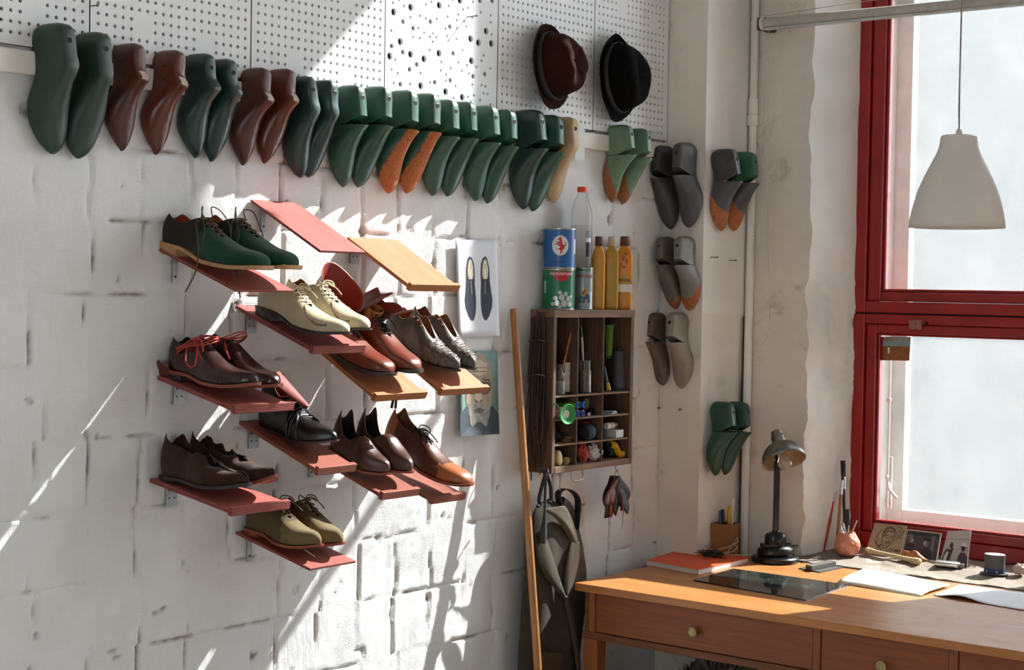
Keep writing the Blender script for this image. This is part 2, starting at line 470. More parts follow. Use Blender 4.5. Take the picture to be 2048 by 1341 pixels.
def frame_rect(name, parent, y0, y1, z0, z1, wl, wr, wb, wt, xa, xb, mat, lip=0):
    """four bars around an opening; y0 > y1"""
    g = G()
    g.box(xa, xb, y0 - wl, y0, z0, z1); g.box(xa, xb, y1, y1 + wr, z0, z1)
    g.box(xa, xb, y1 + wr, y0 - wl, z0, z0 + wb); g.box(xa, xb, y1 + wr, y0 - wl, z1 - wt, z1)
    return bev(g.build(name, mat, parent, smooth=0), .004)
w1 = bpy.data.objects.new('window_1', None); COL.objects.link(w1); tag(w1, kind='structure')
YL, YR = -.484, -1.555
frame_rect('frame', w1, YL, YR, .797, 1.648, .045, .045, .055, .035, FX, FX + .09, M_red)
frame_rect('frame', w1, YL, YR, 1.653, 4.86, .045, .045, .04, .05, FX, FX + .09, M_red)
frame_rect('sash', w1, YL - .047, YR + .047, .853, 1.612, .040, .040, .034, .034, FX + .012, FX + .075, M_red)
frame_rect('sash', w1, YL - .047, YR + .047, 1.694, 4.82, .052, .052, .034, .034, FX + .012, FX + .075, M_red)
frame_rect('glazing_bead', w1, YL - .087, YR + .087, .887, 1.578, .010, .010, .010, .008, FX + .022, FX + .05, M_red)
frame_rect('glazing_bead', w1, YL - .099, YR + .099, 1.728, 4.786, .012, .012, .012, .012, FX + .022, FX + .05, M_red)
G().box(FX + .05, FX + .053, YR + .08, YL - .08, .88, 1.59).build('pane', M_gl_in, w1, smooth=0)
G().box(FX + .05, FX + .053, YR + .09, YL - .09, 1.72, 4.80).build('pane', M_gl_in, w1, smooth=0)
g = G(); g.box(FX - .003, FX + .002, -.752, -.702, 1.596, 1.63)
bev(g.build('lock_plate', plain('worn red lock plate', '8a5a52', .6, 0, .5, 60), w1, smooth=0), .001)
g = G(); q = P(1853, 648, 0, FX - .003); g.tube([(q.x - .0015, q.y, q.z), (q.x + .001, q.y, q.z)], .006, 14)
g.build('lock_hole', M_black, w1)
G().box(FX + .006, FX + .088, YR, YL, 1.645, 1.656).build('light_gap_strip', M_black, w1, smooth=0)  # black strip added against a light leak; stands in for the dark gap
# old white outer window
frame_rect('outer_jamb', w1, YL - .03, YR + .03, .80, 4.86, .032, .032, .045, .04, FX + .09, FX + .20, M_white)
frame_rect('outer_frame', w1, YL - .058, YR + .058, .835, 4.73, .063, .063, .085, .06, FX + .19, FX + .24, M_white)
G().box(FX + .21, FX + .214, YR + .11, YL - .11, .90, 4.68).build('outer_pane', M_gl_out, w1, smooth=0)
g = G(); g.tube([(3.17, -.577, .93), (3.17, -.577, 1.56)], .0045, 10)
g.tube([(3.165, -.575, 1.05), (3.14, -.60, 1.0), (3.12, -.64, .975)], .006, 10); g.tube([(3.17, -.577, 1.33), (3.16, -.577, 1.33)], .009, 12)
g.tube([(3.165, -.592, .93), (3.165, -.592, 1.12)], .006, 10)
g.build('latch_rod', M_white, w1)
G().box(FX + .20, FX + .23, YR + .10, -1.12, 4.45, 4.72).build('sun_blocker_upper', M_white, w1, smooth=0)  # unseen panel, added to keep a sliver of sun off the wall
G().box(FX + .195, FX + .225, -.715, YL - .06, 2.88, 4.72).build('sun_blocker_side', M_white, w1, smooth=0)  # unseen board, added to keep sun off the right part of the wall
# further windows of the same wall, outside the frame, that also light the room
for k, (ya, yb) in enumerate(((-2.45, -3.95), (-4.6, -6.0))):
    w2 = bpy.data.objects.new('window_%d' % (k + 2), None); COL.objects.link(w2); tag(w2, kind='structure')
    frame_rect('frame', w2, ya, yb, .78, 4.28, .08, .08, .08, .08, FX, FX + .09, M_red)
    G().box(FX, FX + .09, yb + .08, ya - .08, 1.62, 1.72).build('transom', M_red, w2, smooth=0)
    G().box(FX + .05, FX + .053, yb + .08, ya - .08, .86, 4.2).build('pane', M_gl_in, w2, smooth=0)

# rest of the room, behind the camera
g = G(); g.box(-6.2, -6, -7, -4.9, 0, 5.2); g.box(-6.2, -6, -3.3, .25, 0, 5.2); g.box(-6.2, -6, -4.9, -3.3, 0, .9); g.box(-6.2, -6, -4.9, -3.3, 3.0, 5.2)
tag(g.build('wall_far', M_plaster, smooth=0), kind='structure')
w5 = bpy.data.objects.new('window_4', None); COL.objects.link(w5); tag(w5, kind='structure')  # unseen window, put in and sized for fill light
g = G()
for y in (-4.9, -4.1, -3.38): g.box(-6.15, -6.05, y, y + .08, .9, 3.0)
for z in (.9, 1.9, 2.92): g.box(-6.15, -6.05, -4.9, -3.3, z, z + .08)
g.build('frame', M_red, w5, 0); G().box(-6.11, -6.107, -4.9, -3.3, .9, 3.0).build('pane', M_gl_in, w5, smooth=0)
g = G(); g.box(-6.2, 3.4, -7.2, -7, 0, 5.2)
tag(g.build('wall_back', M_plaster, smooth=0), kind='structure')
# building across the yard, added and coloured dark to dim the window view
g = G(); g.box(13, 16, -3, 9, -3, 6.5); g.box(3.4, 13, -14, 12, -3.2, -3)
tag(g.build('exterior_wall', plain('dark facade', '34363a', .9, 0, .08, 1), smooth=0), kind='structure')
# ------------------------------------------------------------------ light: the sun, the sky, nothing else
sd = bpy.data.lights.new('sun', 'SUN'); so = bpy.data.objects.new('sun', sd); COL.objects.link(so)
sd.energy = SUN_E = 12.5; sd.angle = .0093; sd.color = (1.0, .96, .90)
so.rotation_euler = Vector((-1, .385, -.93)).to_track_quat('-Z', 'Y').to_euler()
wd = bpy.data.worlds.new('sky'); sc.world = wd; wd.use_nodes = True
bg = wd.node_tree.nodes['Background']; bg.inputs[0].default_value = (.88, .94, 1.0, 1); bg.inputs[1].default_value = 5.0
vs_ = sc.view_settings
vs_.view_transform = 'Standard'; vs_.look = 'None'; vs_.gamma = 1; vs_.use_curve_mapping = False; vs_.exposure = 0.95
cy = sc.cycles
cy.max_bounces = 8; cy.diffuse_bounces = 5; cy.glossy_bounces = 3; cy.transmission_bounces = 6; cy.transparent_max_bounces = 12
cy.sample_clamp_indirect = 6; cy.caustics_reflective = False; cy.caustics_refractive = False
cy.use_denoising = True; cy.adaptive_threshold = .025
# ------------------------------------------------------------------ shoe lasts
def lastmat(name, base, cork=None, rough=.42, var=.22, worn=None, cc='b0683a'):
    """painted or wooden last; cork=(a,b,c): cork where a*out + b*down + c + noise > 0"""
    if name in MATS: return MATS[name]
    m = N(name); c = srgb(base); v = m.coord()
    n1 = m.noise(v, 14, 6, .6, .4); n2 = m.noise(m.coord((40, 40, 9)), 3, 4)
    col = m.ramp(n1, [(.28, scl(c, 1 - var)), (.72, scl(c, 1 + var))])
    col = m.mix(m.ramp(n2, [(.55, 0.0), (.8, .35)]), col, scl(c, 1.5))
    if worn:
        col = m.mix(m.ramp(m.noise(v, 7, 8, .7, .5), [(.52, 0.0), (.66, .75)]), col, srgb(worn))
    sc_ = m.noise(m.coord((120, 120, 14), (.3, .2, 0)), 2, 2)
    col = m.mix(m.ramp(sc_, [(.66, 0.0), (.72, .25)]), col, scl(c, 2.2))
    nor = m.bump(n2, .12, .001); ro = rough
    if cork:
        sx = m.n('ShaderNodeSeparateXYZ'); m.t.links.new(m.n('ShaderNodeTexCoord').outputs['Object'], sx.inputs[0])
        e = m.math('ADD', m.math('MULTIPLY', sx.outputs[1], -cork[0]), m.math('MULTIPLY', sx.outputs[2], -cork[1]))
        e = m.math('ADD', m.math('ADD', e, cork[2]), m.math('MULTIPLY', m.math('SUBTRACT', m.noise(v, 30, 4), .5), .05))
        f = m.ramp(m.math('ADD', m.math('MULTIPLY', e, 60), .5), [(.4, 0.0), (.6, 1.0)])
        g1 = m.noise(v, 420, 2, .6); ck = srgb(cc)
        col = m.mix(f, col, m.ramp(g1, [(.38, scl(ck, .5)), (.6, scl(ck, 1.15))]))
        nor = m.bump(m.math('MULTIPLY', g1, f), .4, .002)
        ro = m.math('ADD', m.math('MULTIPLY', f, .45), rough)
    m.bsdf(col, ro, 0, nor); MATS[name] = m.m; return m.m

QF = [0, .04, .12, .25, .4, .55, .7, .82, .92, .98, 1.0]
WH = [.80, .95, 1, .98, .93, .86, .77, .69, .61, .54, .44]
WTO = [.80, .95, 1, .99, .95, .88, .77, .63, .44, .25, .06]
KINDS = {
 'solid': dict(top=[(0,.066),(.02,.083),(.06,.091),(.15,.094),(.24,.097),(.33,.104),(.37,.102),(.45,.088),(.55,.073),(.65,.058),(.75,.047),(.85,.038),(.94,.029),(.985,.02),(1,.012)], w=[(0,.012),(.02,.021),(.06,.028),(.13,.0315),(.25,.030),(.4,.031),(.52,.038),(.64,.0435),(.74,.043),(.84,.037),(.92,.027),(.97,.016),(1,.004)]),
 'slim': dict(top=[(0,.060),(.02,.072),(.06,.078),(.15,.079),(.22,.080),(.27,.086),(.33,.099),(.355,.099),(.42,.082),(.52,.062),(.65,.047),(.75,.040),(.85,.033),(.94,.026),(.985,.018),(1,.010)], w=[(0,.011),(.02,.019),(.06,.025),(.13,.028),(.25,.026),(.4,.027),(.52,.034),(.64,.0395),(.72,.039),(.80,.033),(.88,.024),(.95,.013),(1,.004)]),
 'hinge': dict(top=[(0,.062),(.02,.080),(.06,.088),(.15,.092),(.30,.098),(.36,.104),(.40,.107),(.46,.094),(.55,.075),(.65,.058),(.75,.047),(.85,.038),(.94,.029),(.985,.02),(1,.012)], w=[(0,.012),(.02,.021),(.06,.028),(.13,.031),(.25,.029),(.4,.030),(.52,.037),(.64,.043),(.74,.0425),(.84,.037),(.92,.027),(.97,.016),(1,.004)]),
}
HS = curve([(0,.02),(.02,.01),(.06,.003),(.12,0),(.3,.007),(.42,.009),(.6,.001),(.75,0),(.9,.006),(1,.011)])
L0 = .29
M_hole = plain('brass ring', '6e675a', .4, .7, .2); M_dark = plain('dark hole', '0c0b0a', .8)
def last(label, top, toe, kind, mat, side=1, cat='shoe last', group='shoe lasts hung in a row under the pegboard', face='main', mat2=None, hk=1.0, wk=1.0, wood=False):
    def at(p, out): return P(p[0], p[1], 1, -.004 - out) if face == 'main' else (P(p[0], p[1], 0, PX - out) if face == 'A' else P(p[0], p[1], 1, PY - out))
    pt, pb = at(top, .045), at(toe, .015)
    Lz = (pt - pb).length
    base = P(top[0], top[1], 1, -.05) if face == 'main' else pt
    k = Lz / L0
    if face == 'A':
        loc = Vector((PX - .003, pt.y, pt.z)); lean = math.atan2(pt.y - pb.y, pt.z - pb.z); rz = -PI / 2
    else:
        loc = Vector((pt.x, -.004 if face == 'main' else PY - .003, pt.z)); lean = math.atan2(pt.x - pb.x, pt.z - pb.z); rz = 0
    if face != 'main' or 1:
        lean = max(-.12, min(.12, lean))
    Mx = Matrix.Rotation(rz, 4, 'Z') @ Matrix.Rotation(lean, 4, 'Y') if face != 'A' else Matrix.Rotation(rz, 4, 'Z') @ Matrix.Rotation(lean, 4, 'Y')
    t = thing('shoe_last', label, cat, loc, Mx.to_3x3(), group)
    t.scale = (k, k, k)
    K = KINDS[kind]; ht = curve([(a, b * hk) for a, b in K['top']]); wf = curve([(a, b * wk) for a, b in K['w']])
    ctr = curve([(0, 0), (.3, .001 * side), (.6, -.004 * side), (.85, .004 * side), (1, .010 * side)])
    def ring(tt):
        lft = []; rgt = []
        for q, a, b in zip(QF, WH, WTO):
            tq = tt(q); h0, h1 = HS(tq), ht(tq); h = h0 + (h1 - h0) * q
            bl = ss(.30, .52, tq); wd_ = wf(tq) * (a + (b - a) * bl); c = ctr(tq)
            lft.append((c - wd_, -h, -tq * L0)); rgt.append((c + wd_, -h, -tq * L0))
        return lft + rgt[::-1]
    def block(ts, t0f, t1f):
        g = G(); rows = [ring(lambda q, s=s: t0f(q) + (t1f(q) - t0f(q)) * s) for s in ts]
        g.grid(rows, closeu=True); n = len(rows[0])
        g.f.append(list(range(n))[::-1]); g.m.append(0); b = (len(rows) - 1) * n
        g.f.append([b + i for i in range(n)]); g.m.append(0); return g
    M2 = mat2 or mat
    if kind == 'hinge':
        te = lambda q: .388 - max(0, (q - .42) / .58) * .082
        block([0, .04, .09, .15, .25, .38, .52, .66, .8, .92, 1], lambda q: 0, te).build('heel_block', M2, t, 40)
        block([0, .03, .08, .16, .25, .35, .45, .55, .65, .75, .83, .89, .94, .97, .99, 1], lambda q: .393 + .004 * q, lambda q: 1).build('fore_part', mat, t, 40)
        g = G(); g.tube([(0, -.05, -.37 * L0), (0, -.052, -.41 * L0)], .003, 8); g.build('hinge_pin', M_nail, t)
        th = .13
    else:
        block([0, .015, .035, .06, .1, .15, .2, .25, .29, .33, .36, .4, .45, .52, .6, .68, .76, .84, .9, .94, .97, .99, 1], lambda q: 0, lambda q: 1).build('last_body', mat, t, 40)
        if wood:    # pale worn end face of the wooden lasts
            g = G(); g.grid([[(u * .0115, -ht(tt) - .0009, -tt * L0) for u in (-1, 0, 1)] for tt in (.268, .28, .295, .31, .325, .338, .348)])
            g.build('worn_plate', plain('worn pale wood', 'b7a596', .6, 0, .35, 60), t, 60)
        th = .14
    if not wood:
        h = ht(th); sl = math.atan2(ht(th + .05) - ht(th - .05), .1 * L0)
        Mh = T(0, -h - .0002, -th * L0) @ R(PI / 2, 'X')
        g = G(); g.lathe([(.0074, -.002), (.0074, .0008), (.0066, .0012), (.0061, .0006)], 18, 0, Mh, cap=False); g.lathe([(.0001, .0007), (.0064, .0007)], 18, 1, Mh, cap=False)
        g.build('thimble', [M_hole, M_dark], t)
    else:
        for sx_, tt in ((1, .17), (1, .30)):
            g = G(); xx = wf(tt) * .83
            g.tube([(-xx - .001, -ht(tt) * .55, -tt * L0), (xx + .001, -ht(tt) * .55, -tt * L0)], .0028, 10)
            g.build('peg_hole', M_dark, t)
    return t
GR = lastmat('dark green last paint', '22382f', worn='1d2825'); GB = lastmat('bluish green last paint', '1b3531', rough=.33)
GE = lastmat('green last plastic', '214738', rough=.38); GE2 = lastmat('mossy green last plastic', '2f5142', rough=.42)
WD = lastmat('dark red wood last', '4a2418', rough=.36, var=.35, worn='5e3524'); WD2 = lastmat('chestnut wood last', '582819', rough=.3, var=.3)
CK1 = lastmat('green last with cork', '264a3a', (1.6, 1.0, -.262)); CK0 = lastmat('green heel', '264a3a', rough=.4)
BE = lastmat('beige last', 'b2946f', rough=.5, var=.1)
CK2 = lastmat('pale green last with cork sole', '5d7c62', (-2.4, .55, -.028), worn='6f8069', cc='a0643c')
DG = lastmat('dark grey last', '38383a', rough=.45, worn='3b302a'); DG2 = lastmat('grey last', '4a4a4b', rough=.45, worn='46372f')
OG = lastmat('olive grey last with cork', '575247', (-1.6, 1.0, -.205), worn='4a4136', cc='9a5836')
OG2 = lastmat('grey last with cork edge', '77756c', (-1.8, 1.0, -.168), worn='5d5548', cc='a8623a')
BG = lastmat('brown grey last', '5d5247', worn='47382c'); BG2 = lastmat('pale brown grey last', '857c70', worn='655747')
DC = lastmat('charcoal last with cork', '46464a', (-1.5, 1.0, -.150), cc='ad6a40')
PG = lastmat('bright green heel', '1f5c3f', rough=.45, worn='2b3a33')
D = [
 ('largest green last, at the far left end of the row', (108,48), (100,307), 'solid', GR, 1),
 ('large green last, second from the left end of the row', (186,66), (165,317), 'solid', GR, -1),
 ('dark wooden last with a purplish toe, first wooden one from the left', (262,88), (240,300), 'slim', WD, 1),
 ('reddish wooden last hanging alone, second wooden one from the left', (345,102), (308,307), 'slim', WD2, 1),
 ('glossy blue-green last right after the second wooden last', (402,108), (388,315), 'slim', GB, 1),
 ('glossy blue-green last left of the pair of wooden lasts', (447,119), (430,323), 'slim', GB, -1),
 ('wooden last with pale end plate, left of the middle wooden pair', (518,137), (475,326), 'slim', WD, 1),
 ('wooden last with a pale toe, rightmost of the wooden lasts', (568,139), (535,327), 'slim', WD2, -1),
 ('dark green solid last right beside the last wooden one', (603,153), (598,355), 'solid', GB, 1),
 ('dark green solid last with a metal-edged cone, just before the hinged ones', (650,161), (623,355), 'solid', GB, -1),
 ('hinged green last, first notched one from the left', (703,171), (683,373), 'hinge', GE, 1),
 ('hinged green last with writing on its heel and a white chip at the toe', (757,174), (722,375), 'hinge', GE, -1),
 ('hinged green last with cork on its front, left of the cork pair', (808,182), (770,384), 'hinge', CK1, 1),
 ('hinged green last with cork on its front, right of the cork pair', (853,188), (812,385), 'hinge', CK1, -1),
 ('hinged green last hanging next to the cork-fronted pair', (891,200), (862,390), 'hinge', GE2, 1),
 ('hinged green last under the right edge of the scattered-hole board', (927,204), (900,393), 'hinge', GE, -1),
 ('hinged green last with a bright metal ring, below the joint of two boards', (970,212), (948,401), 'hinge', GE2, 1),
 ('slim hinged green last left of the two longest hinged ones', (1007,221), (980,407), 'hinge', GE, -1),
 ('long hinged green last below the brown hat', (1058,220), (1043,418), 'hinge', GB, 1),
 ('long hinged green last touching the beige one', (1098,231), (1070,423), 'hinge', GE, -1),
 ('beige last hanging in front of the white paper tag', (1133,235), (1105,404), 'solid', BE, 1),
 ('pale green hinged last with a cork edge, below the black hat', (1240,250), (1222,404), 'hinge', CK2, 1),
 ('pale green hinged last with a cork toe, nearest to the pier', (1276,258), (1245,408), 'hinge', CK2, -1),
]
for i, (lab, a, b, k, m_, s_) in enumerate(D):
    wk = {0: 1.12, 1: 1.12, 20: 1.1, 21: .8, 22: .8}.get(i, 1.18 if k == 'slim' else 1.0)
    hk = {0: 1.05, 1: 1.0, 20: .95, 21: 1.15, 22: 1.15}.get(i, 1.18 if k == 'slim' else 1.0)
    last(lab, a, b, k, m_, s_, mat2=CK0 if 'cork on its front' in lab else None, wk=wk, hk=hk, wood=i in (2, 3, 6, 7))
pg = 'shoe lasts hung on the pier'
last('dark grey hinged last, upper left on the shaded pier face', (1325,292), (1325,458), 'hinge', DG, 1, group=pg, face='A')
last('grey hinged last, upper right on the shaded pier face', (1368,286), (1365,455), 'hinge', DG2, -1, group=pg, face='A')
last('olive grey last with cork toe, middle left on the shaded pier face', (1328,474), (1322,617), 'hinge', OG, 1, group=pg, face='A')
last('grey last with a cork edge, middle right on the shaded pier face', (1366,473), (1362,620), 'hinge', OG2, -1, group=pg, face='A')
last('brown grey hinged last, lower left on the shaded pier face', (1310,626), (1312,770), 'hinge', BG, 1, group=pg, face='A')
last('pale brown grey last with a brown sole edge, lower right on the shaded pier face', (1352,625), (1350,776), 'hinge', BG2, -1, group=pg, face='A')
last('charcoal last with green heel and cork toe, left one on the bright pier face', (1449,298), (1440,462), 'hinge', DC, 1, group=pg, face='B', mat2=DG)
last('charcoal last with green heel and cork toe, against the pipe', (1488,304), (1470,462), 'hinge', DC, -1, group=pg, face='B', mat2=PG)
last('green hinged last low on the pier, left of its pair', (1447,804), (1428,952), 'hinge', GE, 1, group=pg, face='B')
last('green hinged last low on the pier, half behind its pair and against the pipe', (1478,804), (1453,950), 'hinge', GE, -1, group=pg, face='B')
# white paper tag behind the beige last
g = G(); a = P(1160, 250, 1, -.021); zb = P(1160, 321, 1, -.021).z
poly = [(-.026, zb - a.z), (.026, zb - a.z), (.028, -.03)] + [(.028 * math.cos(an), -.025 + .025 * math.sin(an)) for an in [i * PI / 10 for i in range(11)]] + [(-.028, -.03)]
g.prism(poly, .0015, 0, T(a.x, a.y, a.z) @ R(PI / 2, 'X'))
tag(g.build('paper_tag', plain('white card', 'd3d3d0', .7), smooth=0), 'white paper tag with rounded top hanging beside the beige last', 'paper tag')
# ------------------------------------------------------------------ shoe shelves
SH_RED = woodmat('red stained plywood', '934740', 'b0625a', 1, .55, 1, .1)
SH_RED2 = woodmat('brownish red plywood', '7d3f30', '9a5440', 1, .55, 1, .1)
SH_OR = woodmat('orange plywood', 'b4633a', 'cc8058', 1, .5, 1, .1)
M_steel = plain('galvanised steel', '9aa0a0', .45, .75, .2, 30)
def plymat(name, c1, c2):
    m = N(name); v = m.coord()
    w = m.n('ShaderNodeTexWave', i_Vector=v, i_Scale=70.0, i_Distortion=2.0, bands_direction='Z').outputs['Fac']
    col = m.ramp(w, [(.3, srgb(c1)), (.7, srgb(c2))]); m.bsdf(col, .7, 0, m.bump(w, .3, .001)); return m.m
E_RED = plymat('red ply edge', '5c241f', '9c4d44'); E_OR = plymat('orange ply edge', '6e3b1c', 'b57740'); E_BR = plymat('brown ply edge', '57281c', '9d5b45')
SHELF = {}
def shelf(key, label, bl, fl, width, style, lip=True, bracket=None, th=.010):
    a = P(bl[0], bl[1], 1, 0); b = P(fl[0], fl[1], 0, a.x)
    tilt = math.atan2(a.z - b.z, -b.y); L = math.hypot(b.y, a.z - b.z)
    t = thing('shoe_shelf', label, 'shelf', (a.x, -.004, a.z), (tilt, 0, 0), 'small tilted shoe shelves on the block wall')
    m_, e_ = {'red': (SH_RED, E_RED), 'or': (SH_OR, E_OR), 'br': (SH_RED2, E_BR)}[style]
    g = G(); g.box(0, width, -L, 0, -th, 0)
    for i in range(2, 6): g.m[i] = 1
    bev(g.build('board', [m_, e_], t, 0), .001, 1)
    if lip:
        g = G(); g.box(-.001, width + .001, -L - .004, -L + .010, -th - .005, .007)
        for i in (0, 2, 3, 4, 5): g.m[i] = 1
        bev(g.build('lip', [m_, e_], t, 0), .001, 1)
    if bracket:
        kind, bx = bracket
        Mi = Matrix.Rotation(-tilt, 4, 'X')
        g = G()
        if kind == 'plate':
            g.box(bx, bx + .036, -.004, 0, -.075, .0, 0, Mi); g.box(bx, bx + .036, -.06, -.002, -th - .003, -th)
            for zz in (-.055, -.035):
                for xx in (.010, .026): g.tube([Mi @ Vector((bx + xx, -.0045, zz)), Mi @ Vector((bx + xx, -.003, zz))], .0028, 8, 1)
        else:
            g.box(bx, bx + .016, -.004, 0, -.085, .0, 0, Mi); g.box(bx, bx + .016, -.06, -.002, -th - .003, -th)
            g.tube([Mi @ Vector((bx + .008, -.0045, -.07)), Mi @ Vector((bx + .008, -.003, -.07))], .004, 10, 1)
        g.build('bracket', [M_steel, M_nail], t, 0)
    SHELF[key] = (t, a, tilt, L, width)
shelf('S1', 'empty reddish shelf, uppermost of all the shoe shelves', (499.5,398.9), (638.4,500.7), .166, 'red', False, ('strap', .035), .007)
shelf('S2', 'empty orange plywood shelf with a lip, left of the sheet with printed shoes', (693,474), (818.4,572), .205, 'or', True, ('plate', .01))
shelf('S3', 'red shelf carrying the green derby shoes', (317,497), (470,579), .191, 'red', False, ('strap', .04), .007)
shelf('S4', 'red shelf carrying the cream brogues', (469.3,610.5), (623,697), .188, 'red', True, ('plate', .035))
shelf('S5', 'orange brown shelf carrying the red brown boots', (600,667), (748.1,793.2), .203, 'or', True)
shelf('S6', 'orange brown shelf carrying the woven grey shoes', (740,660), (880,782), .205, 'or', True)
shelf('S7', 'dark red shelf carrying the shoes with red laces', (312.6,751.4), (466.9,816.2), .194, 'red', True, ('plate', .05))
shelf('S8', 'brownish red shelf carrying the single black boot', (477.2,842.3), (633.2,940), .137, 'br', True, ('plate', .03))
shelf('S9', 'brownish red shelf carrying the brown slippers', (605,895), (761.8,989.8), .146, 'br', True, ('strap', .02))
shelf('S10', 'brownish red shelf carrying the single brown shoe with tan toe', (712,915), (861.3,998.4), .142, 'br', True)
shelf('S11', 'red shelf carrying the rough brown suede shoes', (297.1,957.2), (460,1020.6), .190, 'red', True, ('plate', .05))
shelf('S12', 'red shelf carrying the olive suede shoes, lowest of all', (468.6,1063.5), (617.8,1137.2), .167, 'red', False, ('strap', .04), .007)
# ------------------------------------------------------------------ shoes
def leather(name, col, rough=.42, var=.2, crease=.25, worn=None, wk=.5, **kw):
    if name in MATS: return MATS[name]
    m = N(name); c = srgb(col); v = m.coord()
    n1 = m.noise(v, 16, 6, .6, .3); n2 = m.noise(v, 60, 5, .65, .8); n3 = m.noise(v, 500, 2)
    cl = m.ramp(n1, [(.28, scl(c, 1 - var)), (.72, scl(c, 1 + var))])
    if worn: cl = m.mix(m.ramp(n2, [(.52, 0.0), (.74, wk)]), cl, srgb(worn))
    h = m.math('ADD', n2, m.math('MULTIPLY', n3, .3))
    m.bsdf(cl, rough, 0, m.bump(h, crease, .0015), **kw); MATS[name] = m.m; return m.m
def suede(name, col, var=.25): return leather(name, col, .92, var, .5, Sheen_Weight=.12, Specular_IOR_Level=.15)
LW = [(0,0),(.004,.20),(.012,.35),(.03,.51),(.06,.62),(.12,.71),(.2,.73),(.32,.70),(.45,.79),(.58,.94),(.68,1),(.76,.97),(.84,.86),(.91,.68),(.96,.46),(.985,.28),(1,0)]
LWP = [(0,0),(.004,.20),(.012,.35),(.03,.51),(.06,.62),(.12,.70),(.2,.71),(.32,.68),(.45,.78),(.58,.95),(.66,1),(.74,.93),(.82,.77),(.89,.56),(.95,.35),(.985,.18),(1,0)]
LWR = [(0,0),(.004,.20),(.012,.35),(.03,.51),(.06,.62),(.12,.71),(.2,.73),(.32,.70),(.45,.80),(.58,.95),(.68,1),(.78,1),(.86,.94),(.93,.80),(.97,.60),(.99,.36),(1,0)]
H_LOW = [(0,.060),(.04,.062),(.12,.054),(.22,.048),(.30,.060),(.38,.074),(.48,.065),(.58,.052),(.70,.040),(.80,.034),(.88,.030),(.94,.024),(.98,.015),(1,.005)]
O_LOW = [(0,0),(.006,.010),(.03,.020),(.10,.027),(.22,.028),(.32,.022),(.38,.013),(.48,.009),(.57,.006),(.60,0)]
SST = [0,.002,.006,.015,.03,.05,.08,.11,.15,.19,.23,.27,.30,.33,.36,.385,.41,.44,.47,.5,.53,.56,.585,.60,.63,.67,.71,.75,.79,.83,.865,.90,.925,.95,.97,.985,.995,1]
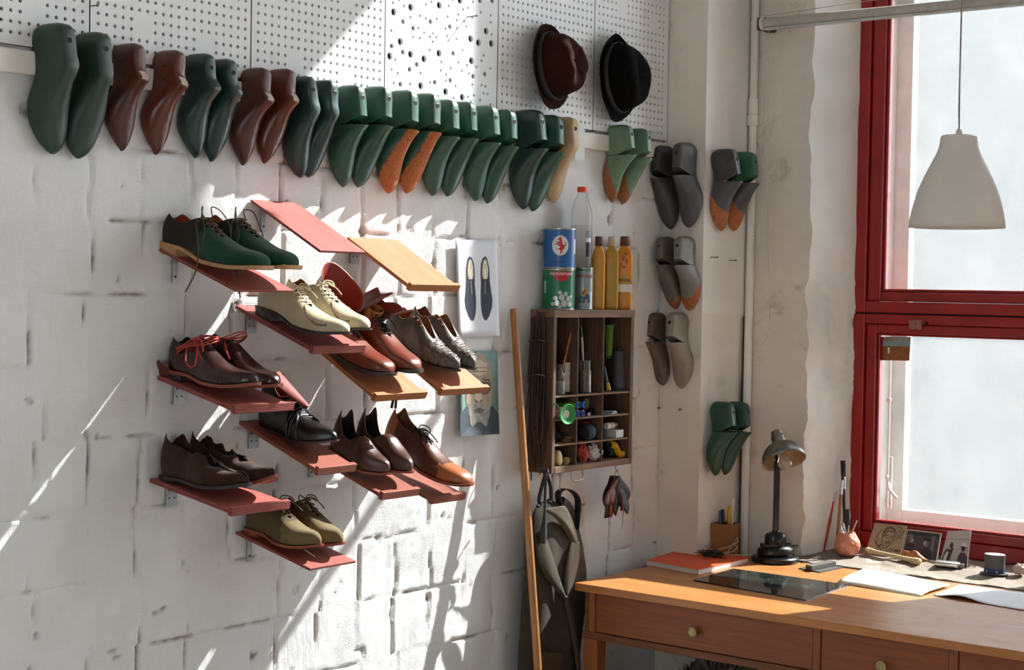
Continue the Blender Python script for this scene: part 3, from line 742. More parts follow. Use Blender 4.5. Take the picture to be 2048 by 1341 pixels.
def shoe(label, heel, toe, name='shoe', hx=None, tx=None, w=.045, W=LW, H=H_LOW, O=O_LOW, up=None, lining=None, sole=None, heelm=None,
         heel_h=.020, sole_t=.007, welt=.004, toe_m=None, toe_s=.66, back_m=None, back_s=.2, lace=None, lace_style='bow', tongue=True, ragged=0, side=1,
         cat='shoe', group=None, thick=.0024, spring=.012, roll=0, nrows=4, edge=None, bulge=.62, hscale=1.0, seed=0, extra=None, norm=None):
    a = P(heel[0], heel[1], 0, hx); b = P(toe[0], toe[1], 0, tx)
    ex = (b - a); L = ex.length; ex.normalize()
    ez = (norm or Vector((0, 0, 1))); ez = (ez - ex * ez.dot(ex)).normalized(); ey = ez.cross(ex)
    Mx = Matrix((ex, ey, ez)).transposed()
    if roll: Mx = Mx @ Matrix.Rotation(roll, 3, 'X')
    t = thing(name, label, cat, a, Mx, group)
    wf = curve(W); hf = curve(H); of = curve(O); oend = O[-1][0]
    ctr = curve([(0, 0), (.3, .002 * side), (.6, -.003 * side), (.85, .003 * side), (1, .008 * side)])
    zs = curve([(0, heel_h + sole_t), (.24, heel_h * .92 + sole_t), (.36, heel_h * .55 + sole_t), (.52, .001 + sole_t), (.62, sole_t), (.75, sole_t), (.88, sole_t + spring * .35), (1, sole_t + spring)])
    rg = random.Random(seed); K = 10
    def pt(s, al, sd):
        o_ = of(s) if s < oend else 0
        ww = w * wf(s); o_ = min(o_, ww * .9)
        h = hf(s) * hscale * (.84 + .16 * ss(-.002, .035, s)); th = al * PI / 2
        if s < oend:     # sides of the opening
            bl = ss(.30, .6, s)
            prof = (1 - bl) * (1 - al ** 2.2) + bl * max(0, math.cos(th)) ** .8
            y = o_ + (ww * .95 - o_) * prof
            y += (ww * .10) * math.sin(al * PI) * (1 - bl * .3)
            z = zs(s) + h * ((1 - bl) * al + bl * math.sin(th) ** .85)
        else:
            y = ww * .97 * max(0, math.cos(th)) ** bulge; z = zs(s) + h * math.sin(th) ** .82
        if ragged and al > .55:
            q = nz(s * 9 + seed, sd * 3 + seed * .7, 1.3, 4); q2 = nz(s * 30 + seed, sd * 5, 2.2, 2)
            k = ss(.55, 1, al)
            z += k * ragged * (q * 1.2 + .5 * q2) * (1 if s < oend else .35); y += k * ragged * .6 * nz(s * 12, sd + seed, 8)
        return Vector((s * L + (.011 * al * al - .004 * math.sin(al * PI)) * ss(.16, 0, s), ctr(s) + sd * y, z))
    mats = [up, lining or up, toe_m or up, back_m or up, edge or lining or up]
    g = G()
    def mif(i, j):
        s = (SST[i] + SST[i + 1]) / 2
        if toe_m and s > toe_s + .05 * abs(j / K - .5): return 2
        if back_m and s < back_s: return 3
        return 0
    for sd in (1, -1):
        rows = [[pt(s, j / K, sd) for j in range(K + 1)] for s in SST]
        g.grid(rows, mif=mif)
    o = g.build('upper', mats, t, 55, weld=.0006)
    bm = bmesh.new(); bm.from_mesh(o.data)
    # make the outside face outward whatever the weld did
    f0 = min(bm.faces, key=lambda f: abs(f.calc_center_median().x - .62 * L) + abs(f.calc_center_median().z - .03))
    c = f0.calc_center_median()
    if f0.normal.dot(Vector((0, c.y - ctr(.62), c.z - .015))) < 0: bmesh.ops.reverse_faces(bm, faces=bm.faces)
    bm.to_mesh(o.data); bm.free()
    solid(o, thick, -1, 1, 4); o.modifiers['solid'].use_even_offset = False
    sub(o, 1)
    # insole
    g = G(); g.grid([[(s * L, ctr(s) - w * wf(s) * .9, zs(s) + .002), (s * L, ctr(s) + w * wf(s) * .9, zs(s) + .002)] for s in SST]); 
    g.build('insole', lining or up, t, 60)
    # sole with welt
    g = G(); rows = []
    for s in SST:
        x = -welt + s * (L + 2 * welt); ww = w * wf(s) + welt * (.6 if .25 < s < .5 else 1) * ss(-.02, .03, s)
        z1 = zs(s); z0 = z1 - sole_t; c = ctr(s)
        rows.append([(x, c - ww, z0), (x, c - ww, z1), (x, c + ww, z1), (x, c + ww, z0)])
    g.grid(rows, closeu=True); n = len(rows)
    g.f.append([0, 1, 2, 3]); g.f.append([(n - 1) * 4 + k for k in (3, 2, 1, 0)]); g.m += [0, 0]
    g.build('sole', sole, t, 40)
    if heel_h > .004:
        g = G(); rows = []
        for s in (0, .006, .015, .03, .05, .08, .12, .16, .2, .235):
            x = -welt + s * (L + 2 * welt); ww = (w * wf(s) + welt * .7) * .98; c = ctr(s)
            rows.append([(x + .003, c - ww * .94, 0), (x, c - ww, zs(s) - sole_t), (x, c + ww, zs(s) - sole_t), (x + .003, c + ww * .94, 0)])
        g.grid(rows, closeu=True); n = len(rows); g.f.append([0, 1, 2, 3]); g.f.append([(n - 1) * 4 + k for k in (3, 2, 1, 0)]); g.m += [0, 0]
        g.build('heel', heelm or sole, t, 40)
    t0, t1 = oend - .22, oend
    if tongue:
        g = G(); rows = []
        for i in range(9):
            s = t0 - .05 + (t1 + .03 - t0 + .05) * i / 8; o_ = (of(s) if s < oend else .004) + .009
            z = zs(s) + hf(s) * hscale - .004 + .012 * ss(t0 + .03, t0 - .06, s)
            rows.append([(s * L, ctr(s) + o_ * u, z - .006 * u * u) for u in (-1, -.6, -.2, .2, .6, 1)])
        o = g.build('tongue', [up, lining or up], t, 60); solid(o, .002, 0, 1, 1)
    if lace:
        g = G(); rad = .0016
        pts = []
        for i in range(nrows):
            s = t0 + .02 + (t1 - t0 - .05) * i / max(1, nrows - 1); o_ = of(s) + .007
            z = zs(s) + hf(s) * hscale + .0015
            l_, r_ = Vector((s * L, ctr(s) + o_, z - .002)), Vector((s * L, ctr(s) - o_, z - .002))
            pts.append((l_, r_))
            g.tube(spline([l_ + Vector((0, .002, -.003)), l_ + Vector((0, 0, .001)), (l_ + r_) / 2 + Vector((0, 0, .003)), r_ + Vector((0, 0, .001)), r_ + Vector((0, -.002, -.003))], 3), rad, 6)
        for i in range(nrows - 1):
            for p_, q_ in ((pts[i][0], pts[i + 1][1]), (pts[i][1], pts[i + 1][0])):
                g.tube(spline([p_, (p_ + q_) / 2 + Vector((0, 0, .004)), q_], 3), rad, 6)
        top = (pts[0][0] + pts[0][1]) / 2 + Vector((0, 0, .004))
        if lace_style == 'bow':
            for sd in (1, -1):
                q = rg.uniform(.8, 1.2)
                g.tube(spline([top, top + Vector((-.004, sd * .014, .010 * q)), top + Vector((.008, sd * .030 * q, .008)), top + Vector((.018, sd * .030 * q, -.004)), top + Vector((.010, sd * .014, .002)), top], 4), rad, 6)
                g.tube(spline([top, top + Vector((.010, sd * .012, .006)), top + Vector((.030 * q, sd * .026, -.006)), top + Vector((.050 * q, sd * .030, -.020))], 4), rad, 6)
        elif lace_style == 'loose':
            for sd in (1, -1):
                q = rg.uniform(.85, 1.2)
                g.tube(spline([pts[0][0 if sd > 0 else 1], top + Vector((-.006, sd * .014, .022 * q)), top + Vector((.012, sd * .030, .018)), top + Vector((.034, sd * .036 * q, -.01)), top + Vector((.044, sd * .040, -.035)), top + Vector((.040 * q, sd * .046, -.058))], 5), rad, 6)
        g.build('laces', lace, t, 60)
    if extra: extra(t, L, zs, hf, of, ctr, wf)
    return t
S_TAN = leather('tan leather sole', 'a97f55', .6, .2, .2); S_DK = leather('dark sole', '2a211d', .5, .2, .2); S_RB = leather('red brown sole', '7d3a22', .5, .2, .2)
L_RED = leather('red lining', '7a1f12', .6, .2, .15); L_ORG = leather('rust lining', '9a4420', .65, .2, .15); L_BLK = leather('black lining', '0f0d0c', .8, .2); L_BRN = leather('brown lining', '6f4a2e', .7)
LC_OL = plain('olive lace', '4c4231', .85, 0, .25, 60); LC_CR = plain('cream lace', 'd8cdae', .8, 0, .1); LC_RD = plain('red lace', 'a5301c', .6, 0, .2); LC_BK = plain('black lace', '16130f', .8); LC_BR = plain('brown lace', '5a4531', .85)
def on(key, u):        # x of the shelf's left edge + u metres
    return SHELF[key][1].x + u
def nrm(key):
    tl = SHELF[key][2]; return Vector((0, -math.sin(tl), math.cos(tl)))
SD_GR = suede('dark green suede', '1f4133'); SD_DK = suede('dark olive suede', '25211a'); SD_OL = suede('olive suede', '6d6043', .2); SD_OLD = suede('olive brown suede', '54442f', .2)
SD_BR = suede('rough brown suede', '38241a', .35)
LT_CR = leather('cream leather', 'b3a88c', .5, .12, .3); LT_RB = leather('red brown leather', '6c2d1c', .33, .2, .15); LT_GW = leather('grey brown leather', '4b4039', .42, .25, .4, worn='6d6359')
LT_DK = leather('dark oxblood leather', '2c1713', .26, .3, .25, worn='4a2418'); LT_BK = leather('black leather', '121110', .26, .2, .4); LT_SL = leather('chocolate leather', '432a20', .32, .2, .25, worn='5b3a2b'); LT_TN = leather('tan toe leather', '9a562e', .4, .2, .2)

# green derbies
for i, (lab, h_, t_, u, sd) in enumerate((('green and dark olive suede derby with loose laces, left of its pair', (331,506), (524,548), .040, 1), ('green and dark olive suede derby with loose laces, right of its pair', (397,506), (590,547), .138, -1))):
    def dangle(t, L, zs, hf, of, ctr, wf, i=i):
        g = G(); s = .40; z = zs(s) + hf(s)
        a = [(s * L, -.012, z), (s * L + .02, -.050, z + .006), (s * L + .05, -.062, z - .05), (s * L + .055, -.066, z - .11), (s * L + .03, -.070, z - .165)] if i == 0 else [(s * L, -.01, z), (s * L + .02, -.045, z + .01), (s * L + .04, -.058, z - .05), (s * L + .075, -.062, z - .12), (s * L + .10, -.066, z - .17)]
        g.tube(spline(a, 6), .0017, 6); g.build('hanging_lace', LC_OL, t, 60)
    shoe(lab, h_, t_, hx=on('S3', u), tx=on('S3', u + (-.004, .006)[i]), w=.049, W=LWR, up=SD_DK, toe_m=SD_GR, toe_s=.44, lining=L_ORG, sole=S_TAN, heelm=S_TAN, heel_h=.022, sole_t=.009, lace=LC_OL, lace_style='loose', side=sd, group='green derby shoes', hscale=1.18, welt=.006, edge=L_BRN, extra=dangle, seed=i)
# cream brogues
def brog(t, L, zs, hf, of, ctr, wf):
    g = G()
    for sd in (1, -1):
        for k in range(14):
            s = .60 + .26 * k / 13; al = .72 - .48 * math.sin(k / 13 * PI / 1.6); th = al * PI / 2
            y = .044 * .97 * wf(s) * math.cos(th) ** .62; z = zs(s) + hf(s) * 1.08 * math.sin(th) ** .82
            c = Vector((s * L, ctr(s) + sd * (y + .0004), z + .0006)); g.tube([c + Vector((0, sd * .0006, .0004)), c - Vector((0, sd * .001, .001))], .0016, 6)
    q = G()
    for sd in (1, -1):
        q.tube([Vector((s * L, ctr(s) + sd * .044 * .97 * wf(s) * math.cos(a_) ** .62, zs(s) + hf(s) * 1.08 * math.sin(a_) ** .82 + .0005)) for s, a_ in [(.575 + .29 * k / 20, (.80 - .50 * math.sin(k / 20 * PI / 1.6)) * PI / 2) for k in range(21)]], .0009, 5)
    q.build('wing_seam', L_BRN, t, 60)
    o = g.build('punched_holes', plain('punched hole', '3c3024', .9), t, 0); o['kind'] = 'stuff'
for i, (lab, h_, t_, u, sd) in enumerate((('cream leather brogue, front left of its pair', (519,632), (690,678), .040, 1), ('cream leather brogue, behind right of its pair', (570,625), (739,669), .128, -1))):
    shoe(lab, h_, t_, hx=on('S4', u), tx=on('S4', u + .002), w=.044, up=LT_CR, lining=L_BRN, sole=S_DK, heelm=S_DK, heel_h=.024, sole_t=.005, lace=LC_CR, lace_style='bow', side=sd, group='cream brogues', hscale=1.08, extra=brog, seed=i + 3, nrows=5)
# red brown boots with soft shafts
def shaft(k):
    def f(t, L, zs, hf, of, ctr, wf):
        g = G(); rows = []
        n = 28; c0 = Vector((.22 * L, .014, zs(.15) + .026))
        for j in range(11):
            v = j / 10; r = []
            for i in range(n + 1):
                q = i / n
                if k == 0:
                    a = math.radians(-62 + 290 * q); rr = 1 + .5 * v
                    hh = .150 * (.50 + .50 * math.sin(PI * min(1, max(0, q * 1.05))) ** .7)
                    p = Vector((-math.sin(a) * .050 * rr, math.cos(a) * .037 * rr, hh * v - .010 * v * math.cos(a * 2)))
                    if q > .86: p += Vector((-.030, -.016, -.012)) * ((q - .86) / .14) * v
                else:
                    a = math.radians(-100 + 300 * q); rr = 1 + .25 * v + .10 * v * math.sin(a * 3 + 1)
                    p = Vector((-math.sin(a) * .052 * rr + .035 * v * v, math.cos(a) * .036 * rr + .075 * v ** 1.6, .105 * v - .055 * v * v * (.5 + .5 * math.cos(a)) + .010 * v * math.sin(a * 4)))
                r.append(c0 + p)
            rows.append(r)
        g.grid(rows); o = g.build('shaft', [LT_RB, L_RED, LT_TN], t, 60, fixn=False); solid(o, .003, 0, 1, 2); sub(o, 1)
        g = G(); c1 = Vector((.34 * L, -.004, zs(.3) + .066))
        g.grid([[c1 + Vector((.012 * v, 0, .03 * v)) + Vector((math.cos(a) * .020, math.sin(a) * .026, -.006 * math.cos(a))) for a in [math.radians(-150 + 300 * i / 14) for i in range(15)]] for v in (0, .33, .66, 1)])
        o = g.build('tongue_roll', LT_TN, t, 60, fixn=False); solid(o, .003, 0); sub(o, 1)
        g = G()     # storm welt line
        for sd in (1, -1):
            g.tube([(s * L, ctr(s) + sd * (.047 * wf(s) * .97 * math.cos(.75) ** .62 + .0004), zs(s) + hf(s) * 1.12 * math.sin(.75) ** .82 + .0004) for s in [.56 + .41 * i / 24 for i in range(25)]], .0011, 6)
        g.build('seam', LT_DK, t)
    return f
for i, (lab, h_, t_, u, sd) in enumerate((('red brown boot with a floppy open shaft, left of its pair', (612,668), (774,760), .046, 1), ('red brown boot with a collapsed shaft, right of its pair', (672,665), (834,754), .140, -1))):
    shoe(lab, h_, t_, 'boot', hx=on('S5', u), tx=on('S5', u + .002), w=.047, W=LWR, up=LT_RB, lining=L_RED, sole=S_DK, heelm=S_DK, heel_h=.02, sole_t=.009, lace=LC_BK, lace_style='bow', side=sd, cat='boot', group='red brown boots', hscale=1.12, welt=.005, extra=shaft(i), seed=i + 5, nrows=5, norm=nrm('S5'))
# woven grey shoes
def weave(t, L, zs, hf, of, ctr, wf):
    g = G()
    for k in range(7):
        s = .64 + .05 * k; rows = []
        for e in (-.017, .017):
            r = []
            for i in range(17):
                u = -1 + 2 * i / 16; th = (1 - abs(u)) * PI / 2
                lift = .0006 + .0026 * math.sin(i * 2.4 + k * PI)
                y = .043 * .97 * wf(s + e) * max(.0, math.cos(th)) ** .62 * (1 if u > 0 else -1); z = zs(s + e) + hf(s + e) * 1.30 * math.sin(th) ** .82
                r.append((( s + e) * L, ctr(s) + y * (1 + lift * 10), z + lift))
            rows.append(r)
        g.grid(rows)
    o = g.build('woven_strips', LT_GW, t, 60, fixn=False); solid(o, .0034, 1)
    g = G()
    for sd in (1, -1):
        for k in range(4):
            s = .36 + .06 * k; c = Vector((s * L, ctr(s) + sd * (of(s) + .0045), zs(s) + hf(s) * 1.20))
            g.tube([c, c + Vector((0, sd * .0015, .0025))], .0026, 8)
    g.build('eyelets', S_TAN, t)
O_WIDE = [(0,0),(.006,.010),(.03,.020),(.10,.026),(.22,.026),(.34,.022),(.46,.018),(.56,.012),(.63,.005),(.65,0)]
for i, (lab, h_, t_, u, sd) in enumerate((('grey brown unlaced shoe with woven toe, left of its pair', (770,672), (911,751), .048, 1), ('grey brown unlaced shoe with woven toe, right of its pair', (812,668), (949,747), .138, -1))):
    shoe(lab, h_, t_, hx=on('S6', u), tx=on('S6', u + .002), w=.043, W=LWP, O=O_WIDE, up=LT_GW, lining=L_BRN, sole=S_DK, heel_h=.012, sole_t=.006, side=sd, group='woven grey shoes', hscale=1.30, extra=weave, seed=i + 8, norm=nrm('S6'))
# dark shoes tied with red laces
H_ANK = [(0,.082),(.04,.084),(.12,.076),(.22,.070),(.30,.080),(.38,.088),(.48,.074),(.58,.056),(.70,.041),(.80,.035),(.88,.031),(.94,.025),(.98,.015),(1,.005)]
def redlace(k):
    def f(t, L, zs, hf, of, ctr, wf):
        g = G(); z0 = zs(.3) + .062
        for q in range(5 if k == 0 else 3):
            pts = []
            for i in range(24):
                a = 2 * PI * i / 24
                pts.append(Vector((.30 * L + math.cos(a) * .062, math.sin(a) * .041, z0 + .004 * q + .022 * math.cos(a) + .004 * math.sin(a * 3 + q) + (.012 if k else 0))))
            g.tube(pts, .0020, 6, closed=True)
        c = Vector((.43 * L, -.036, z0 + .012))
        for d in (((.0, -.012, .012), (.03, -.016, .016), (.034, -.010, -.012)), ((-.02, -.014, -.006), (-.014, -.02, -.045), (.012, -.018, -.050), (.016, -.014, -.02))) if k == 0 else (((.01, -.01, .005), (.03, -.012, -.03)),):
            g.tube(spline([c] + [c + Vector(x) for x in d] + ([c] if len(d) == 4 else []), 5), .0020, 6)
        g.tube(spline([c, c + Vector((.02, -.014, -.012)), c + Vector((.04, -.016, -.032))], 5), .0020, 6)
        g.build('wound_laces', LC_RD, t, 60)
        if k == 0:
            g = G(); rows = []
            for j in range(9):
                v = j / 8; rows.append([(-.022 - .012 * math.sin(v * 5) + .05 * u * v, -.036 - .006 * math.sin(v * 4), .078 - .075 * v + .012 * u + .010 * math.sin(u * 3 + v * 4)) for u in (0, .25, .5, .75, 1)])
            g.grid(rows); o = g.build('heel_flap', LT_FL, t, 60, fixn=False); solid(o, .003, 0); sub(o, 1)
    return f
LT_FL = leather('dark red flap leather', '5a2018', .45, .2)
for i, (lab, h_, t_, u, sd) in enumerate((('dark oxblood shoe wound with red laces and a bow, left of its pair', (345,757), (508,781), .046, 1), ('dark oxblood shoe with red laces around the ankle, right of its pair', (398,748), (559,783), .138, -1))):
    shoe(lab, h_, t_, hx=on('S7', u), tx=on('S7', u + .002), w=.045, H=H_ANK, up=LT_DK, lining=L_BLK, sole=S_RB, heelm=S_DK, heel_h=.016, sole_t=.008, side=sd, group='dark shoes with red laces', extra=redlace(i), seed=i + 11, tongue=False, O=[(0,0),(.006,.011),(.03,.022),(.10,.028),(.22,.028),(.32,.020),(.38,.008),(.41,0)])
# single black boot with gathered front
def gather(t, L, zs, hf, of, ctr, wf):
    g = G()
    for k in range(7):
        s = .46 + .03 * k; pts = []
        for i in range(15):
            u = -1 + 2 * i / 14; th = (1 - abs(u)) * PI / 2
            pts.append((s * L + .007 * math.sin(u * 4 + k), ctr(s) + .043 * wf(s) * math.cos(th) ** .62 * (1 if u > 0 else -1), zs(s) + hf(s) * 1.0 * math.sin(th) ** .8 + .0012))
        g.tube(pts, .0026 + .001 * (k % 2), 8)
    g.build('gathered_folds', LT_BK, t, 60)
    g = G(); rows = []
    for j in range(8):
        v = j / 7; rows.append([(.05 + .12 * v * .9 + .010 * math.sin(u * 3), -.034 * (1 - v) + .068 * (u - .5) * (1 - .7 * v), zs(.1) + .150 - .082 * v + .006 * u) for u in (0, .25, .5, .75, 1)])
    g.grid(rows); o = g.build('folded_shaft', [L_RED, L_RED, LT_BK], t, 60, fixn=False); solid(o, .003, 0, 1, 2); sub(o, 1)
H_BB = [(0,.105),(.06,.135),(.14,.150),(.22,.120),(.30,.092),(.38,.100),(.46,.092),(.56,.070),(.68,.050),(.80,.039),(.88,.032),(.94,.025),(.98,.015),(1,.005)]
shoe('single black leather boot with wrinkled front and red lining', (524,866), (668,892), 'boot', hx=on('S8', .065), tx=on('S8', .070), w=.044, W=LWP, H=H_BB, O=[(0,0),(.006,.011),(.04,.024),(.12,.028),(.22,.026),(.32,.018),(.38,.006),(.40,0)], up=LT_BK, lining=L_RED, sole=S_DK, heel_h=.012, sole_t=.005, tongue=False, cat='boot', extra=gather, norm=nrm('S8'))
# slippers
H_SL = [(0,.098),(.03,.108),(.08,.100),(.16,.070),(.26,.046),(.36,.048),(.44,.066),(.52,.066),(.62,.056),(.72,.047),(.82,.040),(.89,.034),(.95,.026),(.985,.015),(1,.005)]
O_SL = [(0,0),(.006,.008),(.03,.018),(.10,.025),(.22,.028),(.34,.027),(.42,.020),(.455,.008),(.47,0)]
for i, (lab, h_, t_, u, sd) in enumerate((('chocolate brown slipper with a high heel tab, left of its pair', (664,903), (771,958), .040, 1), ('chocolate brown slipper with a high heel tab, right of its pair', (712,898), (824,954), .108, -1))):
    shoe(lab, h_, t_, 'slipper', hx=on('S9', u), tx=on('S9', u + .002), w=.040, W=LWP, H=H_SL, O=O_SL, up=LT_SL, lining=L_BLK, sole=S_RB, heel_h=.008, sole_t=.006, tongue=False, side=sd, cat='slipper', group='chocolate slippers', norm=nrm('S9'), hscale=1.08, edge=L_BRN)
# single brown shoe
H_BS = [(0,.105),(.03,.112),(.08,.098),(.16,.080),(.26,.070),(.34,.076),(.42,.080),(.50,.070),(.60,.056),(.70,.045),(.80,.038),(.88,.033),(.94,.026),(.98,.016),(1,.005)]
def pull(t, L, zs, hf, of, ctr, wf):
    g = G(); z = zs(0) + hf(.03) * .98
    g.tube(spline([(-.004, -.006, z - .01), (-.006, -.004, z + .016), (-.004, .004, z + .016), (.0, .006, z - .01)], 4), .004, 8); g.build('pull_tab', LT_DK, t)
shoe('single brown leather shoe with a tan toe cap, black laces and a heel loop', (768,897), (932,981), hx=on('S10', .062), tx=on('S10', .070), w=.045, W=LWR, H=H_BS, up=leather('brown shoe leather', '4f2a1d', .36, .2, .2), toe_m=LT_TN, toe_s=.72, back_m=LT_TN, back_s=.16, lining=L_BRN, sole=S_RB, heel_h=.014, sole_t=.008, lace=LC_BK, lace_style='bow', nrows=3, hscale=1.0, extra=pull, norm=nrm('S10'), O=[(0,0),(.006,.010),(.03,.020),(.10,.026),(.22,.027),(.30,.020),(.38,.009),(.50,.004),(.52,0)])
# rough brown suede shoes
H_RB = [(0,.092),(.04,.098),(.12,.092),(.20,.078),(.28,.072),(.36,.074),(.46,.068),(.58,.054),(.70,.042),(.80,.034),(.88,.029),(.94,.023),(.98,.014),(1,.005)]
for i, (lab, h_, t_, u, sd) in enumerate((('rough unfinished brown suede shoe, left of its pair', (331,962), (492,982), .046, 1), ('rough unfinished brown suede shoe with raised toe, right of its pair', (385,958), (554,973), .136, -1))):
    shoe(lab, h_, t_, hx=on('S11', u), tx=on('S11', u + .004), w=.045, W=LWP, H=H_RB, O=O_WIDE, up=SD_BR, lining=SD_BR, sole=(S_DK, S_RB)[i], heelm=S_DK, heel_h=.008, sole_t=.008, side=sd, group='rough brown shoes', ragged=.016, seed=i * 4 + 2, spring=(.012, .022)[i])
# olive suede shoes
def laceend(t, L, zs, hf, of, ctr, wf):
    g = G(); g.tube(spline([(.80 * L, -.02, .004), (.90 * L, -.028, .004), (1.02 * L, -.030, -.004), (1.08 * L, -.030, -.008)], 5), .0016, 6); g.build('hanging_lace', LC_BR, t)
for i, (lab, h_, t_, u, sd) in enumerate((('olive suede shoe with brown laces, left of its pair', (499,1066), (636,1103), .040, 1), ('olive suede shoe with brown laces, right of its pair', (552,1062), (688,1098), .122, -1))):
    shoe(lab, h_, t_, hx=on('S12', u), tx=on('S12', u + .002), w=.044, W=LWP, up=SD_OLD, toe_m=SD_OL, toe_s=.60, lining=L_BLK, sole=S_RB, heel_h=.012, sole_t=.007, lace=LC_BR, lace_style='bow', side=sd, group='olive suede shoes', hscale=1.2, seed=i + 20, extra=laceend if i == 0 else None, norm=nrm('S12'))
# ------------------------------------------------------------------ desk
DZ = .768
def topmat():
    m = N('oiled pine top'); a, b = srgb('a06432'), srgb('c4854a')
    n1 = m.noise(m.coord((12, .8, 12)), 2.2, 6, .65, 1.2); n2 = m.noise(m.coord((70, 2.5, 70)), 2, 3)
    col = m.ramp(n1, [(.25, a), (.75, b)]); col = m.mix(m.ramp(n2, [(.4, .30), (.65, 0.0)]), col, scl(a, .6))
    s1 = m.noise(m.coord((9, 90, 9), (0, 0, .5)), 5, 3, .6, 1.2); s2 = m.noise(m.coord((80, 10, 9), (0, 0, .3)), 5, 3, .6, 1.2); w = m.noise(m.coord(), 7, 5, .7)
    k = m.math('MULTIPLY', m.math('MAXIMUM', m.ramp(s1, [(.66, 0.0), (.72, 1.0)]), m.ramp(s2, [(.68, 0.0), (.74, 1.0)])), m.ramp(w, [(.50, 0.0), (.62, .8)]))
    st = m.ramp(m.noise(m.coord((30, 30, 1)), 2, 5, .7), [(.70, 0.0), (.76, .6)])
    col = m.mix(k, col, srgb('d9c3a8')); col = m.mix(st, col, srgb('5c3a22'))
    m.bsdf(col, m.ramp(w, [(.3, .30), (.7, .46)]), 0, m.bump(n2, .05, .002)); return m.m
W_TOP = topmat()
W_FR = woodmat('orange stained pine', '78391a', '955127', 1, .5, .7, .06)
W_LEG = woodmat('orange stained pine leg', '8a4a20', 'a8622f', 2, .5, .8, .06)
W_DK = woodmat('dark knotty rail', '4d2a17', '96552b', 1, .6, .8, .1)
M_brass = plain('dull brass', '9c8c66', .42, .55, .25, 40)
A = P(1149, 1166, 2, DZ); XF0, YE = A.x, A.y          # front left corner of the top
XB, YF = 2.725, -2.55
dk = thing('desk', 'orange pine desk with drawers in front of the window', 'desk', (XF0, YE, 0))
def dbox(name, x0, x1, y0, y1, z0, z1, mat, bw=.002, par=dk):
    g = G(); g.box(x0 - XF0, x1 - XF0, y0 - YE, y1 - YE, z0, z1); return bev(g.build(name, mat, par, 0), bw)
dbox('desk_top', XF0, XB, YF, YE, DZ - .026, DZ, W_TOP, .003)
FXX = XF0 + .022                                       # front plane of the drawers
zr1 = P(1167, 1262, 0, FXX).z; zr0 = P(1167, 1276, 0, FXX).z
yL = P(1169, 1230, 0, FXX).y
yq = lambda px, py: P(px, py, 0, FXX).y
dbox('front_post', FXX, FXX + .05, yL - .030, yL, zr1, DZ - .026, W_DK)
dbox('front_stile', FXX - .003, FXX + .03, yq(1190, 1230), yq(1179, 1230), zr1, DZ - .026, W_LEG)
dbox('bottom_rail', FXX - .004, FXX + .045, YF + .02, yL + .002, zr0, zr1, W_DK)
dbox('side_panel', FXX + .02, XB - .03, yL - .022, yL - .004, zr0, DZ - .026, W_FR)
dbox('back_panel', XB - .05, XB - .03, YF + .05, yL - .02, zr0, DZ - .026, W_FR)
dbox('side_panel', FXX + .02, XB - .03, YF + .03, YF + .05, zr0, DZ - .026, W_FR)
div1 = (yq(1626, 1300), yq(1641, 1300)); div2 = (yq(1898, 1335), yq(1916, 1335))
for a_, b_ in (div1, div2): dbox('divider', FXX - .003, FXX + .04, b_, a_, zr1, DZ - .026, W_FR)
for (ya, yb, kp) in ((yq(1190, 1230), div1[0], (1387, 1265)), (div1[1], div2[0], (1764, 1333)), (div2[1], YF + .08, None)):
    d = dbox('drawer', FXX + .001, FXX + .022, yb + .002, ya - .002, zr1 + .002, DZ - .030, W_FR)
    k = P(*kp, 0, FXX - .012) if kp else Vector((FXX - .012, (ya + yb) / 2, .68))
    g = G(); g.lathe([(.006, -.013), (.006, -.004), (.014, .001), (.0158, .005), (.0150, .009), (.011, .0105), (.010, .0098), (.0001, .0108)], 24, 0, T(k.x - XF0, k.y - YE, k.z) @ R(-PI / 2, 'Y'))
    g.build('knob', M_brass, d)
for (x, y) in ((FXX, yL - .051), (XB - .08, yL - .10), (FXX, YF + .06), (XB - .08, YF + .06)):
    dbox('leg', x, x + .052, y, y + .051, 0, zr0, W_LEG)
# sheepskin under the desk
def blob(g, c, r, n=16, m=12, amp=.2, fr=2, sd=0, mi=0):
    rows = []
    for j in range(m + 1):
        th = PI * j / m; row = []
        for i in range(n):
            ph = 2 * PI * i / n; d = Vector((math.sin(th) * math.cos(ph), math.sin(th) * math.sin(ph), math.cos(th)))
            k = 1 + amp * noise.fractal(d * fr + Vector((sd, sd * 2, 0)), 1, 2, 3)
            row.append(Vector(c) + Vector((d.x * r[0], d.y * r[1], d.z * r[2])) * k)
        rows.append(row)
    g.grid(rows, mi, closeu=True); return g
g = G(); blob(g, (2.30, -.38, .20), (.22, .20, .25), 40, 30, .35, 3, 3)
rf = random.Random(3)
for k in range(420):
    th = rf.uniform(0, PI * .6); ph = rf.uniform(0, 2 * PI); d = Vector((math.sin(th) * math.cos(ph), math.sin(th) * math.sin(ph), math.cos(th)))
    p = Vector((2.30, -.38, .20)) + Vector((d.x * .21, d.y * .19, d.z * .24)) * (1 + .1 * nz(d.x * 3, d.y * 3, d.z * 3))
    q = p + d * rf.uniform(.03, .06) + Vector((rf.uniform(-.02, .02), rf.uniform(-.02, .02), rf.uniform(-.02, .01)))
    g.tube([p, (p + q) / 2 + Vector((0, 0, .006)), q], [.006, .004, .001], 5)
tag(g.build('sheepskin', plain('dark wool', '6b625a', .95, 0, .3, 30), smooth=60), 'shaggy grey sheepskin heaped on the floor under the desk', 'sheepskin', kind='stuff')

# ------------------------------------------------------------------ things on the desk
def onz(px, py, z=DZ): return P(px, py, 2, z)
